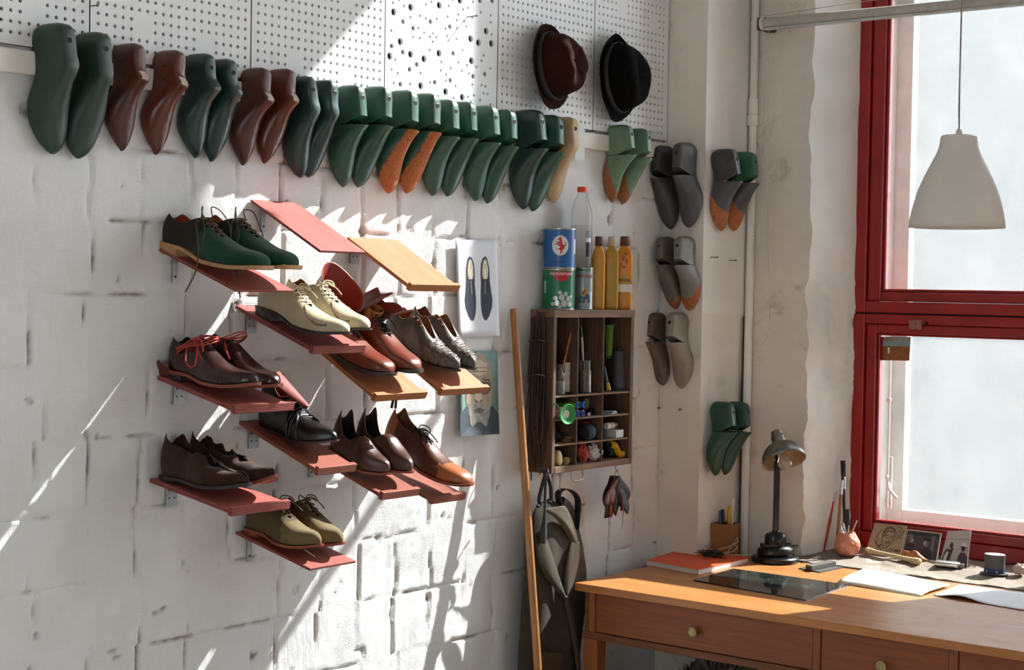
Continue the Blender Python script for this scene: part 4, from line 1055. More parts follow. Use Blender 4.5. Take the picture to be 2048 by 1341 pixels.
# glass sheet
c4 = [onz(1387, 1163), onz(1465, 1140), onz(1700, 1173), onz(1611, 1203)]
g = G(); vs = [(p.x, p.y, DZ + .0004) for p in c4] + [(p.x, p.y, DZ + .0044) for p in c4]
g.add(vs, [(3, 2, 1, 0), (4, 5, 6, 7)] + [(i, (i + 1) % 4, 4 + (i + 1) % 4, 4 + i) for i in range(4)])
m = N('scratched dark glass'); v = m.coord((1, 1, 1)); s1 = m.noise(m.coord((6, 60, 1), (0, 0, .5)), 6, 4, .6, 1.5); s2 = m.noise(v, 14, 6, .7)
sm = m.math('MULTIPLY', m.ramp(s1, [(.56, 0.0), (.68, 1.0)]), m.ramp(s2, [(.46, 0.0), (.60, 1.0)]))
m.bsdf(m.mix(sm, srgb('1d2322'), srgb('8b918d')), m.math('ADD', m.math('MULTIPLY', sm, .4), .06), 0, Specular_IOR_Level=.8)
tag(g.build('glass_sheet', m.m, smooth=0), 'dark scratched sheet of glass lying on the desk in front of the lamp', 'glass sheet')
# notebook
nb = [onz(1293, 1131), onz(1397, 1151), onz(1497, 1127), onz(1393, 1098)]
nt = thing('notebook', 'thick notebook with orange cover under the tangled cables', 'notebook', (nb[0].x, nb[0].y, DZ))
def slab(name, quad, z0, z1, mat, par, grow=0):
    g = G(); c = sum((Vector((p.x, p.y, 0)) for p in quad), Vector()) / 4; o = par.location if par else Vector()
    q = [Vector((p.x, p.y, 0)) + (Vector((p.x, p.y, 0)) - c).normalized() * grow for p in quad]
    g.add([(p.x - o.x, p.y - o.y, z - (o.z if par else 0)) for z in (z0, z1) for p in q], [(3, 2, 1, 0), (4, 5, 6, 7)] + [(i, (i + 1) % 4, 4 + (i + 1) % 4, 4 + i) for i in range(4)])
    return g.build(name, mat, par, 0)
M_pages = plymat('page edges', 'b9b8b6', 'e2e2e0')
slab('pages', nb, DZ + .001, DZ + .016, M_pages, nt, -.001); slab('cover', nb, DZ + .0162, DZ + .0175, plain('orange cover', 'd2501f', .55, 0, .08, 40), nt); slab('back_cover', nb, DZ + .0001, DZ + .001, plain('orange cover', 'd2501f'), nt)
# cables
NZ = DZ + .0178
g = G(); r5 = random.Random(5); cc = onz(1422, 1114, NZ)
pts = [cc + Vector((r5.gauss(0, .020), r5.gauss(0, .024), r5.uniform(.002, .022))) for _ in range(46)]
g.tube(spline(pts, 5, True), .0013, 6, closed=True)
for k in (-1, 1): blob(g, cc + Vector((-.012, .02 * k, .008)), (.008, .008, .008), 10, 8, .05)
tag(g.build('earphones', plain('black cable', '14110f', .5), smooth=60), 'tangle of thin black earphone cable lying on the orange notebook', 'earphones')
g = G(); c2 = onz(1440, 1106, NZ); ring = []
for k in range(3):
    for i in range(14):
        a = 2 * PI * i / 14; ring.append(c2 + Vector((math.cos(a) * (.045 + .008 * k), math.sin(a) * (.060 - .006 * k) - .006 * k, .012 + .010 * k + .014 * math.sin(a + k))))
ring += [c2 + Vector((-.03, -.05, .006)), c2 + Vector((-.02, -.085, .004)), c2 + Vector((-.01, -.10, .004))]
g.tube(spline(ring, 4), .0017, 6); q = ring[-1]; g.tube([q, q + Vector((.008, -.018, 0))], .0028, 8)
tag(g.build('charging_cable', plain('white cable', 'b8ada0', .5), smooth=60), 'loosely coiled white cable on the orange notebook beside the wooden pen cup', 'cable')
# wooden pen cup
cb = onz(1450, 1113); ct = P(1450, 1047, 1, cb.y)
hc = ct.z - DZ; pc_ = thing('pen_cup', 'square wooden pen cup with ribbed sides at the back of the desk', 'pen cup', (cb.x, cb.y, DZ))
m = N('ribbed wood'); v = m.coord(); wv = m.n('ShaderNodeTexWave', i_Vector=v, i_Scale=58.0, i_Distortion=3.0, i_Detail=2.0, bands_direction='Z').outputs['Fac']
m.bsdf(m.ramp(wv, [(.2, srgb('6b4124')), (.8, srgb('a8763f'))]), .6, 0, m.bump(wv, .4, .002)); M_rib = m.m
g = G(); hw = .034
for a in (-1, 1):
    g.box(a * hw - .004, a * hw + .004, -hw - .004, hw + .004, 0, hc); g.box(-hw, hw, a * hw - .004, a * hw + .004, 0, hc)
g.box(-hw, hw, -hw, hw, 0, .006); g.build('cup_body', M_rib, pc_, 0)
pc_.rotation_euler = (0, 0, .12)
def stickthing(name, label, cat, p0, p1, r, parts, group=None):
    """a slender thing from p0 to p1; parts = [(name, t0, t1, r0, r1, mat)...]"""
    p0 = Vector(p0); p1 = Vector(p1); d = p1 - p0; L = d.length
    t = thing(name, label, cat, p0, d.to_track_quat('Z', 'Y').to_matrix(), group)
    for nm, a, b, ra, rb, mt in parts:
        g = G(); g.lathe([(ra, a * L), ((ra + rb) / 2 * 1.0, (a + b) / 2 * L), (rb, b * L)], 12); g.build(nm, mt, t)
    return t
M_blk = plain('black plastic', '17171a', .35, 0, .1); M_blue = plain('blue plastic', '1d4f86', .35); M_yel = plain('yellow plastic', 'c39a1c', .4); M_wht = plain('white plastic', 'd8d8d8', .35, 0, .05)
M_chr = plain('bright metal', 'b9b9b6', .25, .9, .1); M_bris = plain('dark bristle', '241b16', .9); M_brw = woodmat('brush wood', '8a5c33', 'b07a45', 2, .45, 2)
z2 = DZ + .008; top = lambda px, py: P(px, py, 1, cb.y)
stickthing('pen', 'blue pen standing in the wooden cup', 'pen', (cb.x - .018, cb.y + .014, z2), top(1440, 1022), .004, [('barrel', 0, .8, .0045, .0045, M_blue), ('pen_cap', .8, 1, .005, .004, M_blue)])
stickthing('marker', 'black marker with a cap standing in the wooden cup', 'marker', (cb.x - .006, cb.y - .004, z2), top(1445, 1020), .006, [('barrel', 0, .55, .007, .007, M_blk), ('marker_cap', .55, 1, .0078, .0066, M_blk)])
stickthing('highlighter', 'flat yellow highlighter standing in the wooden cup', 'highlighter', (cb.x + .014, cb.y - .006, z2), top(1459, 1014), .006, [('barrel', 0, .7, .008, .008, M_yel), ('highlighter_cap', .7, 1, .0085, .0065, M_yel)])
tb = stickthing('toothbrush', 'white toothbrush standing in the wooden cup', 'toothbrush', (cb.x + .006, cb.y - .020, z2), top(1466, 999), .004, [('handle', 0, .80, .0042, .0034, M_wht), ('brush_head', .80, 1, .0058, .0058, M_wht)])
# desk lamp
lb = onz(1550, 1124)
lp = thing('desk_lamp', 'old black desk lamp with a dull metal dome shade', 'lamp', (lb.x, lb.y, DZ), (0, 0, math.radians(-38)))
M_lb = plain('worn black enamel', '17181a', .28, .2, .3, 30, .1, 60); M_dome = plain('worn bare metal', '77746e', .34, .85, .3, 25, .1, 120)
M_in = plain('yellowed enamel', 'b59c78', .5, .1, .2); M_clear = None
# local x to the right in the photo
g = G(); g.lathe([(.0001, .0), (.080, 0), (.083, .004), (.083, .016), (.078, .020), (.060, .022), (.0001, .022)], 48); g.build('foot', M_lb, lp)
g = G(); g.lathe([(.058, .022), (.063, .030), (.062, .045), (.050, .056), (.030, .060), (.0001, .061)], 36, 0, Matrix.Diagonal((1.05, .8, 1, 1))); g.box(-.052, .052, -.014, .014, .050, .066); g.build('lower_body', M_lb, lp, 40)
g = G(); g.tube([(-.06, -.045, .062), (.065, -.045, .062)], [.003, .003], 8); g.tube([(0, -.05, .062), (0, -.036, .064)], .006, 10); g.build('tilt_screw', M_lb, lp)
g = G(); g.lathe([(.036, .058), (.039, .068), (.039, .090), (.034, .100), (.016, .106), (.012, .112)], 32, 0, Matrix.Diagonal((1, .8, 1, 1))); g.build('upper_body', M_lb, lp)
hz = P(1560, 905, 1, lb.y).z - DZ
g = G(); g.box(-.010, .010, -.006, .006, .10, hz - .030); g.tube([(0, 0, hz - .034), (0, .012, hz - .012), (0, .006, hz + .006)], .006, 10); bev(g.build('stem', M_lb, lp, 0), .002)
Mh = T(.004, -.034, hz) @ R(math.radians(-4), 'Y') @ R(math.radians(-33), 'X')
dome = [(.078, -.030), (.0775, -.018), (.073, -.002), (.064, .014), (.050, .028), (.034, .037), (.022, .041)]
g = G(); g.lathe(dome, 48, 0, Mh, cap=False)
o = g.build('lamp_shade', [M_dome, M_in], lp); solid(o, .0016, -1, 1, 0)
g = G(); g.lathe([(.024, .040), (.024, .066), (.020, .072), (.020, .084), (.012, .090), (.0001, .091)], 32, 0, Mh); g.build('socket_cap', M_dome, lp)
g = G(); g.lathe([(.014, .036), (.014, .0), (.012, -.004)], 20, 0, Mh); g.build('bulb_socket', M_brass, lp)
m = N('clear bulb glass'); m.bsdf((.96, .96, .94, 1), .02, 0, Transmission_Weight=.85, IOR=1.45); M_bulb = m.m
g = G(); g.lathe([(.012, -.004), (.016, -.014), (.024, -.028), (.026, -.040), (.022, -.053), (.012, -.061), (.0001, -.063)], 28, 0, Mh); g.build('bulb', M_bulb, lp)
# whetstone
wb = [onz(1597, 1139), onz(1640, 1147), onz(1686, 1137), onz(1644, 1131)]
slab('x', wb, DZ + .0003, DZ + .004, plain('slate grey', '3b3a38', .7, 0, .2, 30), None)
o = bpy.data.objects['x']; o.name = 'slate_plate'; tag(o, 'thin dark grey plate lying under the sharpening stone', 'plate')
wq = [onz(1611, 1139, DZ + .005), onz(1624, 1142, DZ + .005), onz(1672, 1132, DZ + .005), onz(1659, 1129, DZ + .005)]
o = bev(slab('sharpening_stone', wq, DZ + .0043, DZ + .020, plain('dark stone', '4c4945', .75, 0, .2, 40), None), .001); tag(o, 'dark grey sharpening stone on a thin plate to the right of the lamp', 'sharpening stone')
# marble slab and paper
pq = [onz(1674, 1159, DZ + .014), onz(1840, 1186, DZ + .014), onz(1900, 1166, DZ + .016), onz(1728, 1136, DZ + .016)]
g = G(); c = sum(pq, Vector()) / 4; rows = []
for j in range(7):
    rows.append([])
    for i in range(13):
        u, v = i / 12, j / 6; p = (pq[0] * (1 - u) + pq[1] * u) * (1 - v) + (pq[3] * (1 - u) + pq[2] * u) * v
        rows[-1].append((p.x, p.y, DZ + .003 + .008 * (1 - ss(0, .35, v)) * 0 + .010 * ss(0, .25, v) + .002 * math.sin(u * 5)))
g.grid(rows); o = g.build('board_sheet', plain('cream board', 'd9d5c6', .6, 0, .06, 5), smooth=60, fixn=False); solid(o, .003, -1)
tag(o, 'stiff cream card sheet on the desk, left of the white paper', 'card sheet')
pq = [onz(1865, 1192), onz(2048, 1223), onz(2135, 1200), onz(1920, 1171)]
g = G(); rows = []
for j in range(9):
    rows.append([])
    for i in range(17):
        u, v = i / 16, j / 8; p = (pq[0] * (1 - u) + pq[1] * 1.0 * u) * (1 - v) + (pq[3] * (1 - u) + pq[2] * u) * v
        rows[-1].append((p.x, p.y, DZ + .0012 + .012 * ss(.5, 0, v) * math.sin(PI * min(1, u * 1.6)) ** 2 + .002 * u))
g.grid(rows); o = g.build('paper_sheet', plain('white paper', 'e6e8ee', .7, 0, .02), smooth=60, fixn=False); solid(o, .0004, 0)
tag(o, 'white sheet of paper with a curled edge at the right of the desk', 'paper')
# ------------------------------------------------------------------ hats
def hat(label, c, out, mat, band, rx, rz, dep, tilt, crease, seed):
    """crown axis along local z (out of the wall); local x across, local y up"""
    base = P(c[0], c[1], 1, BY - out)
    Mx = Matrix.Rotation(PI / 2, 3, 'X') @ Matrix.Rotation(tilt[0], 3, 'X') @ Matrix.Rotation(tilt[1], 3, 'Y') @ Matrix.Rotation(tilt[2], 3, 'Z')
    t = thing('hat', label, 'hat', base, Mx, 'felt hats on the perforated board')
    n = 56; g = G(); rows = []
    for k in range(8):           # brim
        v = k / 7; row = []
        for i in range(n):
            a = 2 * PI * i / n
            x = math.cos(a) * (rx * .66 + (rx - rx * .66) * v); y = math.sin(a) * (rz * .72 + (rz - rz * .72) * v)
            z = .004 + .022 * v * v * abs(math.cos(a)) ** 1.5 + .010 * v * v * nz(math.cos(a) * 1.3, math.sin(a) * 1.3, seed) + (.020 * v * v * max(0, math.sin(a)))
            row.append((x, y, z))
        rows.append(row)
    g.grid(rows, closeu=True); o = g.build('brim', mat, t, 60, fixn=False); solid(o, .003, 0); sub(o, 1)
    g = G(); rows = []
    prof = [(0, 1.0), (.12, .995), (.3, .965), (.5, .93), (.68, .895), (.82, .85), (.91, .78), (.96, .68), (.985, .55), (.99, .4), (.99, .22), (.99, .02)]
    for z, r in prof:
        row = []
        for i in range(n):
            a = 2 * PI * i / n; x = math.cos(a) * rx * .72 * r; y = math.sin(a) * rz * .78 * r
            zz = z * dep
            top = ss(.45, .95, z)
            d = math.exp(-(x / (rx * .27)) ** 2)                    # lengthwise crease
            zz -= top * d * crease * dep * (1 - .25 * ss(0, rz * .6, abs(y)))
            zz -= top * .10 * dep * ss(.0, rz * .6, y)               # lower at the back
            px_ = math.exp(-((y + rz * .30) / (rz * .18)) ** 2) * ss(.3, .8, z)   # front pinch
            x *= 1 - .16 * px_
            x += .004 * nz(a * 1.5, z * 3, seed) ; zz += .004 * nz(a * 2, z * 2, seed + 4)
            row.append((x, y, zz + .003))
        rows.append(row)
    g.grid(rows, closeu=True); o = g.build('crown', mat, t, 70, fixn=False); sub(o, 1)
    g = G(); g.grid([[(math.cos(a) * (rx * .72 + .002), math.sin(a) * (rz * .78 + .002), z) for a in [2 * PI * i / n for i in range(n)]] for z in (.005, .016, .034)], closeu=True)
    o = g.build('hat_band', band, t, 60, fixn=False); solid(o, .0015, 1)
    return t
F_BR = leather('brown felt', '2c150e', 1.0, .3, .4, Specular_IOR_Level=.1); F_BK = leather('black felt', '090909', 1.0, .2, .4, Specular_IOR_Level=.1)
B_BR = plain('dark ribbon', '1d1412', .6); B_BK = plain('black ribbon', '0a0a0a', .5)
hat('crumpled brown felt hat with a dark band, hanging left of the black hat', (1092, 135), .020, F_BR, B_BR, .128, .137, .125, (math.radians(-8), math.radians(10), math.radians(-4)), .17, 3)
hat('black felt fedora hanging beside the pier', (1226, 157), .014, F_BK, B_BK, .138, .148, .115, (math.radians(-4), math.radians(8), math.radians(2)), .16, 9)

# ------------------------------------------------------------------ sheets on the wall
def onwall(name, label, cat, tl, tr, br, bl, mats, shapes, curl=.004, group=None):
    """a sheet of paper on the block wall; shapes are drawn in sheet units u (0..1 across), v (0..1 down)"""
    Q = [P(*p, 1, -.010) for p in (tl, tr, br, bl)]
    o_ = Q[0]; t = thing(name, label, cat, o_, None, group)
    def at(u, v, d=0):
        p = (Q[0] * (1 - u) + Q[1] * u) * (1 - v) + (Q[3] * (1 - u) + Q[2] * u) * v - o_
        return Vector((p.x, -d - curl * (4 * (u - .5) ** 2) * (.5 + v * .5) - curl * 1.2 * v * v, p.z))
    g = G(); g.grid([[at(i / 12, j / 12) for i in range(13)] for j in range(13)]); o = g.build('sheet', mats[0], t, 60, fixn=False); solid(o, .0004, 1)
    g = G()
    for k, (mi, pts) in enumerate(shapes):
        c = (sum(p[0] for p in pts) / len(pts), sum(p[1] for p in pts) / len(pts)); d = .0009 + .00012 * k
        b = len(g.v); g.v.append(at(*c, d)); n = len(pts)
        mid = [((p[0] + c[0]) / 2, (p[1] + c[1]) / 2) for p in pts]
        g.v += [at(p[0], p[1], d) for p in mid] + [at(p[0], p[1], d) for p in pts]
        for i in range(n):
            j = (i + 1) % n
            g.f.append([b, b + 1 + i, b + 1 + j]); g.f.append([b + 1 + i, b + 1 + n + i, b + 1 + n + j, b + 1 + j]); g.m += [mi - 1, mi - 1]
    o = g.build('printed_picture', mats[1:], t, 0, fixn=False)
    return t
def ell(cx, cy, rx, ry, n=20, a0=0, a1=2 * PI, rot=0):
    pts = []
    for i in range(n):
        a = a0 + (a1 - a0) * i / (n if abs(a1 - a0 - 2 * PI) < 1e-6 else n - 1)
        x, y = rx * math.cos(a), ry * math.sin(a)
        pts.append((cx + x * math.cos(rot) - y * math.sin(rot), cy + x * math.sin(rot) + y * math.cos(rot)))
    return pts
def mirror(pts, ax): return [(2 * ax - x, y) for x, y in pts][::-1]
I_NAVY = plain('navy print', '23283a', .8, 0, .25, 60); I_BEI = plain('beige print', 'c7b79d', .8); I_W = plain('pale print', 'dfdfdc', .8, 0, .03)
shL = [(.285,.20),(.33,.17),(.385,.19),(.43,.24),(.445,.34),(.44,.45),(.455,.55),(.46,.66),(.44,.76),(.39,.83),(.34,.835),(.27,.79),(.20,.70),(.185,.62),(.215,.52),(.235,.42),(.24,.30)]
inL = [(.30,.22),(.34,.195),(.385,.22),(.41,.28),(.415,.37),(.39,.405),(.30,.405),(.275,.37),(.27,.30)]
lb_ = [(.325,.30),(.365,.30),(.365,.405),(.325,.405)]
seam = [(.345,.42),(.355,.42),(.36,.56),(.35,.56)]
onwall('shoe_print', 'white sheet with a pair of navy shoes printed seen from above', 'picture', (910,480), (993,480), (995,672), (914,675),
       [plain('print paper', 'd3d5dc', .75, 0, .03), I_NAVY, I_BEI, I_W],
       [(1, shL), (1, mirror(shL, .52)), (2, inL), (2, mirror(inL, .52)), (3, lb_), (3, mirror(lb_, .52)), (2, seam), (2, mirror(seam, .52))])
FC = [('9d8a78', ), ]
K_BG = plain('green blue print', '6f8f8a', .7, 0, .35, 7); K_DK = plain('dark blue print', '2f3d4a', .7, 0, .3, 9); K_SK = plain('skin print', '9c8b78', .7, 0, .25, 20); K_SH = plain('brown shadow print', '5d4d42', .7, 0, .25, 20)
K_LT = plain('light skin print', 'bfae98', .7, 0, .15, 20); K_BD = plain('grey beard print', '8e8a80', .7, 0, .4, 70); K_EY = plain('dark eye print', '231c19', .7)
face = [(.50,.02),(.66,.05),(.79,.16),(.85,.32),(.86,.48),(.82,.62),(.74,.76),(.62,.87),(.50,.90),(.36,.87),(.25,.76),(.18,.62),(.16,.47),(.17,.32),(.22,.17),(.34,.05)]
beard = [(.22,.62),(.32,.66),(.42,.62),(.52,.60),(.62,.63),(.72,.67),(.82,.62),(.78,.76),(.70,.90),(.56,.99),(.40,.97),(.28,.86)]
onwall('portrait_print', 'curling colour portrait of a grey bearded man below the shoe print', 'picture', (920,703), (994,702), (991,868), (913,873),
       [K_BG, K_DK, K_SK, K_SH, K_LT, K_BD, K_EY],
       [(1, [(.0,.74),(.16,.66),(.5,.72),(.85,.66),(1,.76),(1,1),(0,1)]), (2, face), (3, [(.20,.38),(.44,.36),(.46,.44),(.42,.52),(.28,.52),(.20,.46)]), (3, [(.56,.36),(.82,.38),(.82,.46),(.74,.52),(.60,.52),(.56,.44)]),
        (4, [(.30,.14),(.50,.10),(.70,.15),(.74,.26),(.52,.30),(.28,.26)]), (4, [(.46,.34),(.55,.34),(.60,.56),(.50,.61),(.40,.57)]), (3, [(.40,.57),(.50,.62),(.61,.57),(.58,.61),(.50,.64),(.43,.61)]),
        (5, beard), (3, [(.36,.70),(.50,.675),(.66,.70),(.60,.735),(.50,.745),(.42,.735)]), (6, ell(.335,.45,.045,.014)), (6, ell(.69,.45,.045,.014)), (3, [(.24,.335),(.42,.325),(.43,.345),(.25,.365)]), (3, [(.60,.325),(.79,.34),(.78,.365),(.60,.345)]),
        (3, [(.30,.19),(.72,.20),(.72,.205),(.30,.197)]), (3, [(.30,.235),(.74,.245),(.74,.25),(.30,.243)])], .007)
# ------------------------------------------------------------------ lettering
def text_mesh(s, size, mat, name, parent=None, bold=0, ext=.0002, M=None, wrap=None):
    """lettering as real geometry; wrap=(radius, angle) bends it round an upright cylinder"""
    cu = bpy.data.curves.new('t', 'FONT'); cu.body = s; cu.size = size; cu.extrude = 0; cu.offset = bold; cu.align_x = 'CENTER'; cu.align_y = 'CENTER'
    ob = bpy.data.objects.new('t', cu); COL.objects.link(ob)
    dg = bpy.context.evaluated_depsgraph_get(); me = bpy.data.meshes.new_from_object(ob.evaluated_get(dg))
    bpy.data.objects.remove(ob)
    bm = bmesh.new(); bm.from_mesh(me)
    if wrap:
        r, a0, z0 = wrap
        bmesh.ops.triangulate(bm, faces=bm.faces[:]); bmesh.ops.subdivide_edges(bm, edges=bm.edges[:], cuts=2, use_grid_fill=True); bmesh.ops.triangulate(bm, faces=bm.faces[:])
        for v in bm.verts:
            a = a0 + v.co.x / r; v.co = Vector((r * math.cos(a), r * math.sin(a), z0 + v.co.y))
    elif M: bmesh.ops.transform(bm, matrix=M, verts=bm.verts)
    bm.to_mesh(me); bm.free(); me.materials.clear(); me.materials.append(mat); me.name = name
    o = bpy.data.objects.new(name, me); COL.objects.link(o)
    if parent: o.parent = parent
    return o
def wrap_shape(g, pts, r, a0, z0, mi=0, cuts=0):
    """flat outline (x along the round, y up) laid on an upright cylinder of radius r"""
    c = Vector((sum(p[0] for p in pts) / len(pts), sum(p[1] for p in pts) / len(pts))); dn = []
    for i, p in enumerate(pts):
        e = pts[(i + 1) % len(pts)]; k = max(1, int(math.hypot(e[0] - p[0], e[1] - p[1]) / .004))
        dn += [(p[0] + (e[0] - p[0]) * j / k, p[1] + (e[1] - p[1]) * j / k) for j in range(k)]
    pts = dn; n = len(pts); b = len(g.v)
    q = []
    for k in (.0, .34, .67, 1.0):
        for p in ([c] if k == 0 else pts):
            x = c[0] + (p[0] - c[0]) * k; y = c[1] + (p[1] - c[1]) * k; a = a0 + x / r
            q.append(Vector((r * math.cos(a), r * math.sin(a), z0 + y)))
    g.v += q
    for i in range(n):
        j = (i + 1) % n
        g.f.append([b, b + 1 + i, b + 1 + j]); g.m.append(mi)
        for k in range(2):
            o1 = b + 1 + k * n; o2 = o1 + n
            g.f.append([o1 + i, o2 + i, o2 + j, o1 + j]); g.m.append(mi)
def wrap_tri(g, pts, r, a0, z0, mi=0):
    """like wrap_shape for outlines that are not star shaped (triangulated)"""
    bm = bmesh.new(); vs = [bm.verts.new((p[0], p[1], 0)) for p in pts]
    ed = [bm.edges.new((vs[i], vs[(i + 1) % len(vs)])) for i in range(len(vs))]
    bmesh.ops.triangle_fill(bm, use_beauty=True, edges=ed)
    bm.verts.index_update(); b = len(g.v)
    for v in bm.verts:
        a = a0 + v.co.x / r; g.v.append(Vector((r * math.cos(a), r * math.sin(a), z0 + v.co.y)))
    for f in bm.faces: g.f.append([b + v.index for v in f.verts]); g.m.append(mi)
    bm.free()
# ------------------------------------------------------------------ wall crate
CY = -.100
ct_ = [P(1108, 621, 1, CY), P(1272, 619, 1, CY), P(1259, 926, 1, CY), P(1105, 951, 1, CY)]
CX0, CX1 = (ct_[0].x + ct_[3].x) / 2, (ct_[1].x + ct_[2].x) / 2
CZ1, CZ0 = (ct_[0].z + ct_[1].z) / 2, (ct_[2].z + ct_[3].z) / 2
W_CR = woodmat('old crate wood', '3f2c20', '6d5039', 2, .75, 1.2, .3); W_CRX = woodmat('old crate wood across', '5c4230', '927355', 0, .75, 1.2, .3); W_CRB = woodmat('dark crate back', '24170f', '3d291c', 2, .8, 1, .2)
crate = thing('wall_crate', 'old compartmented wooden crate hung on the wall between the pole and the pier', 'crate', (CX0, 0, CZ0))
def cbox(name, x0, x1, y0, y1, z0, z1, mat, w=.0015):
    g = G(); g.box(x0 - CX0, x1 - CX0, y0, y1, z0 - CZ0, z1 - CZ0); return bev(g.build(name, mat, crate, 0), w)
cbox('side_panel', CX0 - .003, CX0 + .014, CY, -.006, CZ0, CZ1 - .0265, W_CR); cbox('side_panel', CX1 - .016, CX1 + .002, CY, -.006, CZ0, CZ1 - .0265, W_CR)
cbox('top_board', CX0 - .003, CX1 + .004, CY - .002, -.006, CZ1 - .026, CZ1 + .0, W_CRX, .003); cbox('bottom_board', CX0 + .014, CX1 - .016, CY - .001, -.006, CZ0, CZ0 + .020, W_CRX)
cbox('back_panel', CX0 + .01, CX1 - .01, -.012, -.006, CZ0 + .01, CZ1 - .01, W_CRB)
zsh = lambda a, b: (P(*a, 1, CY).z + P(*b, 1, CY).z) / 2
Z1 = zsh((1110, 794), (1258, 782)); Z2 = zsh((1107, 841), (1252, 827)); Z3 = zsh((1105, 892), (1252, 875))
for z in (Z1, Z2, Z3): cbox('shelf', CX0 + .014, CX1 - .016, CY + .004, -.012, z - .006, z, W_CRX, .001)
DX1 = (P(1160, 650, 1, CY).x + P(1153, 900, 1, CY).x) / 2; DX2 = (P(1212, 650, 1, CY).x + P(1203, 900, 1, CY).x) / 2
for x in (DX1, DX2): cbox('divider', x - .003, x + .003, CY + .003, -.012, CZ0 + .02, CZ1 - .026, W_CR, .001)
g = G(); h0 = P(1142, 946, 1, CY + .01); g.tube(spline([(h0.x - CX0, CY + .01, .002), (h0.x - CX0 - .002, CY + .006, -.022), (h0.x - CX0 + .010, CY + .004, -.032), (h0.x - CX0 + .050, CY + .004, -.032), (h0.x - CX0 + .062, CY + .006, -.022), (h0.x - CX0 + .060, CY + .01, .002)], 5), .0026, 8); g.build('wire_handle', M_steel, crate)
# --- on top of the crate
TZ = CZ1
M_tin = plain('tin', 'aaa9a4', .3, .9, .1)
def at_top(px, py=618, y=None): return P(px, py, 1, y if y is not None else -.054)
ANG = math.atan2(CAM.y + .05, CAM.x - 1.75)       # towards the room
def tin(name, label, px0, px1, z0, z1, body, y=-.054, group=None):
    r = (P(px1, 600, 1, y) - P(px0, 600, 1, y)).length * .5
    xc = P((px0 + px1) / 2, 600, 1, y).x
    f = (CAM - Vector((xc, y, 1.6))); a = math.atan2(f.y, f.x)
    # apparent width is across the view: turn it into a radius
    d = (Vector((xc, y, 1.6)) - CAM).length; r = (px1 - px0) / FPX * d / 2 * .985
    t = thing(name, label, 'tin', (xc, y, z0), None, group); h = z1 - z0
    g = G(); g.lathe([(.0001, 0), (r * .985, 0), (r, .0015), (r, .004), (r * .985, .005), (r * .985, h - .005), (r, h - .004), (r, h - .001), (r * .96, h), (r * .95, h - .003), (.0001, h - .003)], 40)
    g.m = [1 if sum((g.v[i] - Vector((0, 0, 0))).z for i in f_) / len(f_) > h - .0045 or sum(g.v[i].z for i in f_) / len(f_) < .0045 else 0 for f_ in g.f]
    g.build('can_body', [body, M_tin], t, 30); return t, r, a, h
zt1 = P(1117, 538, 1, -.054).z; zt2 = P(1117, 457, 1, -.054).z
C_BL = plain('blue can paint', '1c5c9c', .35, 0, .06); C_GN = plain('green can paint', '0f6a47', .35, 0, .06); C_RD = plain('red can print', 'b0202c', .4, 0, .05); C_W = plain('white can print', 'd9d9d9', .4, 0, .04); C_K = plain('black can print', '121314', .4)
t, r, a, h = tin('paint_can', 'green adhesive can with silver bubbles, under the blue can', 1084, 1150, TZ, zt1 - .0005, C_GN)
r2 = r * .985 + .0004
g = G(); cap = [(.032 * math.cos(PI + PI * i / 16),   .033 * math.sin(PI + PI * i / 16)) for i in range(17)]
wrap_shape(g, cap, r2, a + .18, h - .008, 0); g.build('red_half_disc', C_RD, t, 0, fixn=False)
text_mesh('POLYURETHANE', .0108, C_W, 'lettering', t, .0002, wrap=(r2 + .0003, a + .18, h - .0165))
g = G()
for cx, cy, rr in ((-.004,.036,.005),(.010,.033,.0055),(-.016,.022,.006),(.0,.024,.0075),(.017,.021,.0065),(-.022,.008,.005),(-.011,.010,.0068),(.006,.009,.0085),(.021,.008,.0065),(.026,.027,.003),(-.004,.0005,.004)):
    wrap_shape(g, ell(cx * 1.35, cy * 1.3, rr * 1.32, rr * 1.32, 18), r2, a + .20, .008, 0)
o = g.build('silver_bubbles', plain('silver print', 'b8bdbb', .3, .6, .05), t, 0, fixn=False)
g = G(); wrap_shape(g, [(-.006,-.02),(.006,-.02),(.006,.02),(-.006,.02)], r2, a - 1.0, h * .55, 0); g.build('pale_label', plain('pale green print', '9fbfae', .5), t, 0, fixn=False)
t, r, a, h = tin('paint_can', 'blue adhesive can with a red rearing horse, on top of the green can', 1085, 1151, zt1, zt2, C_BL)
r2 = r * .985 + .0004; g = G(); rb = random.Random(2)
wrap_shape(g, [((.0265 + .0014 * (i % 2)) * math.cos(2 * PI * i / 44), (.0315 + .0016 * (i % 2)) * math.sin(2 * PI * i / 44)) for i in range(44)], r2, a + .02, h * .57, 0)
g.build('white_badge', C_W, t, 0, fixn=False)
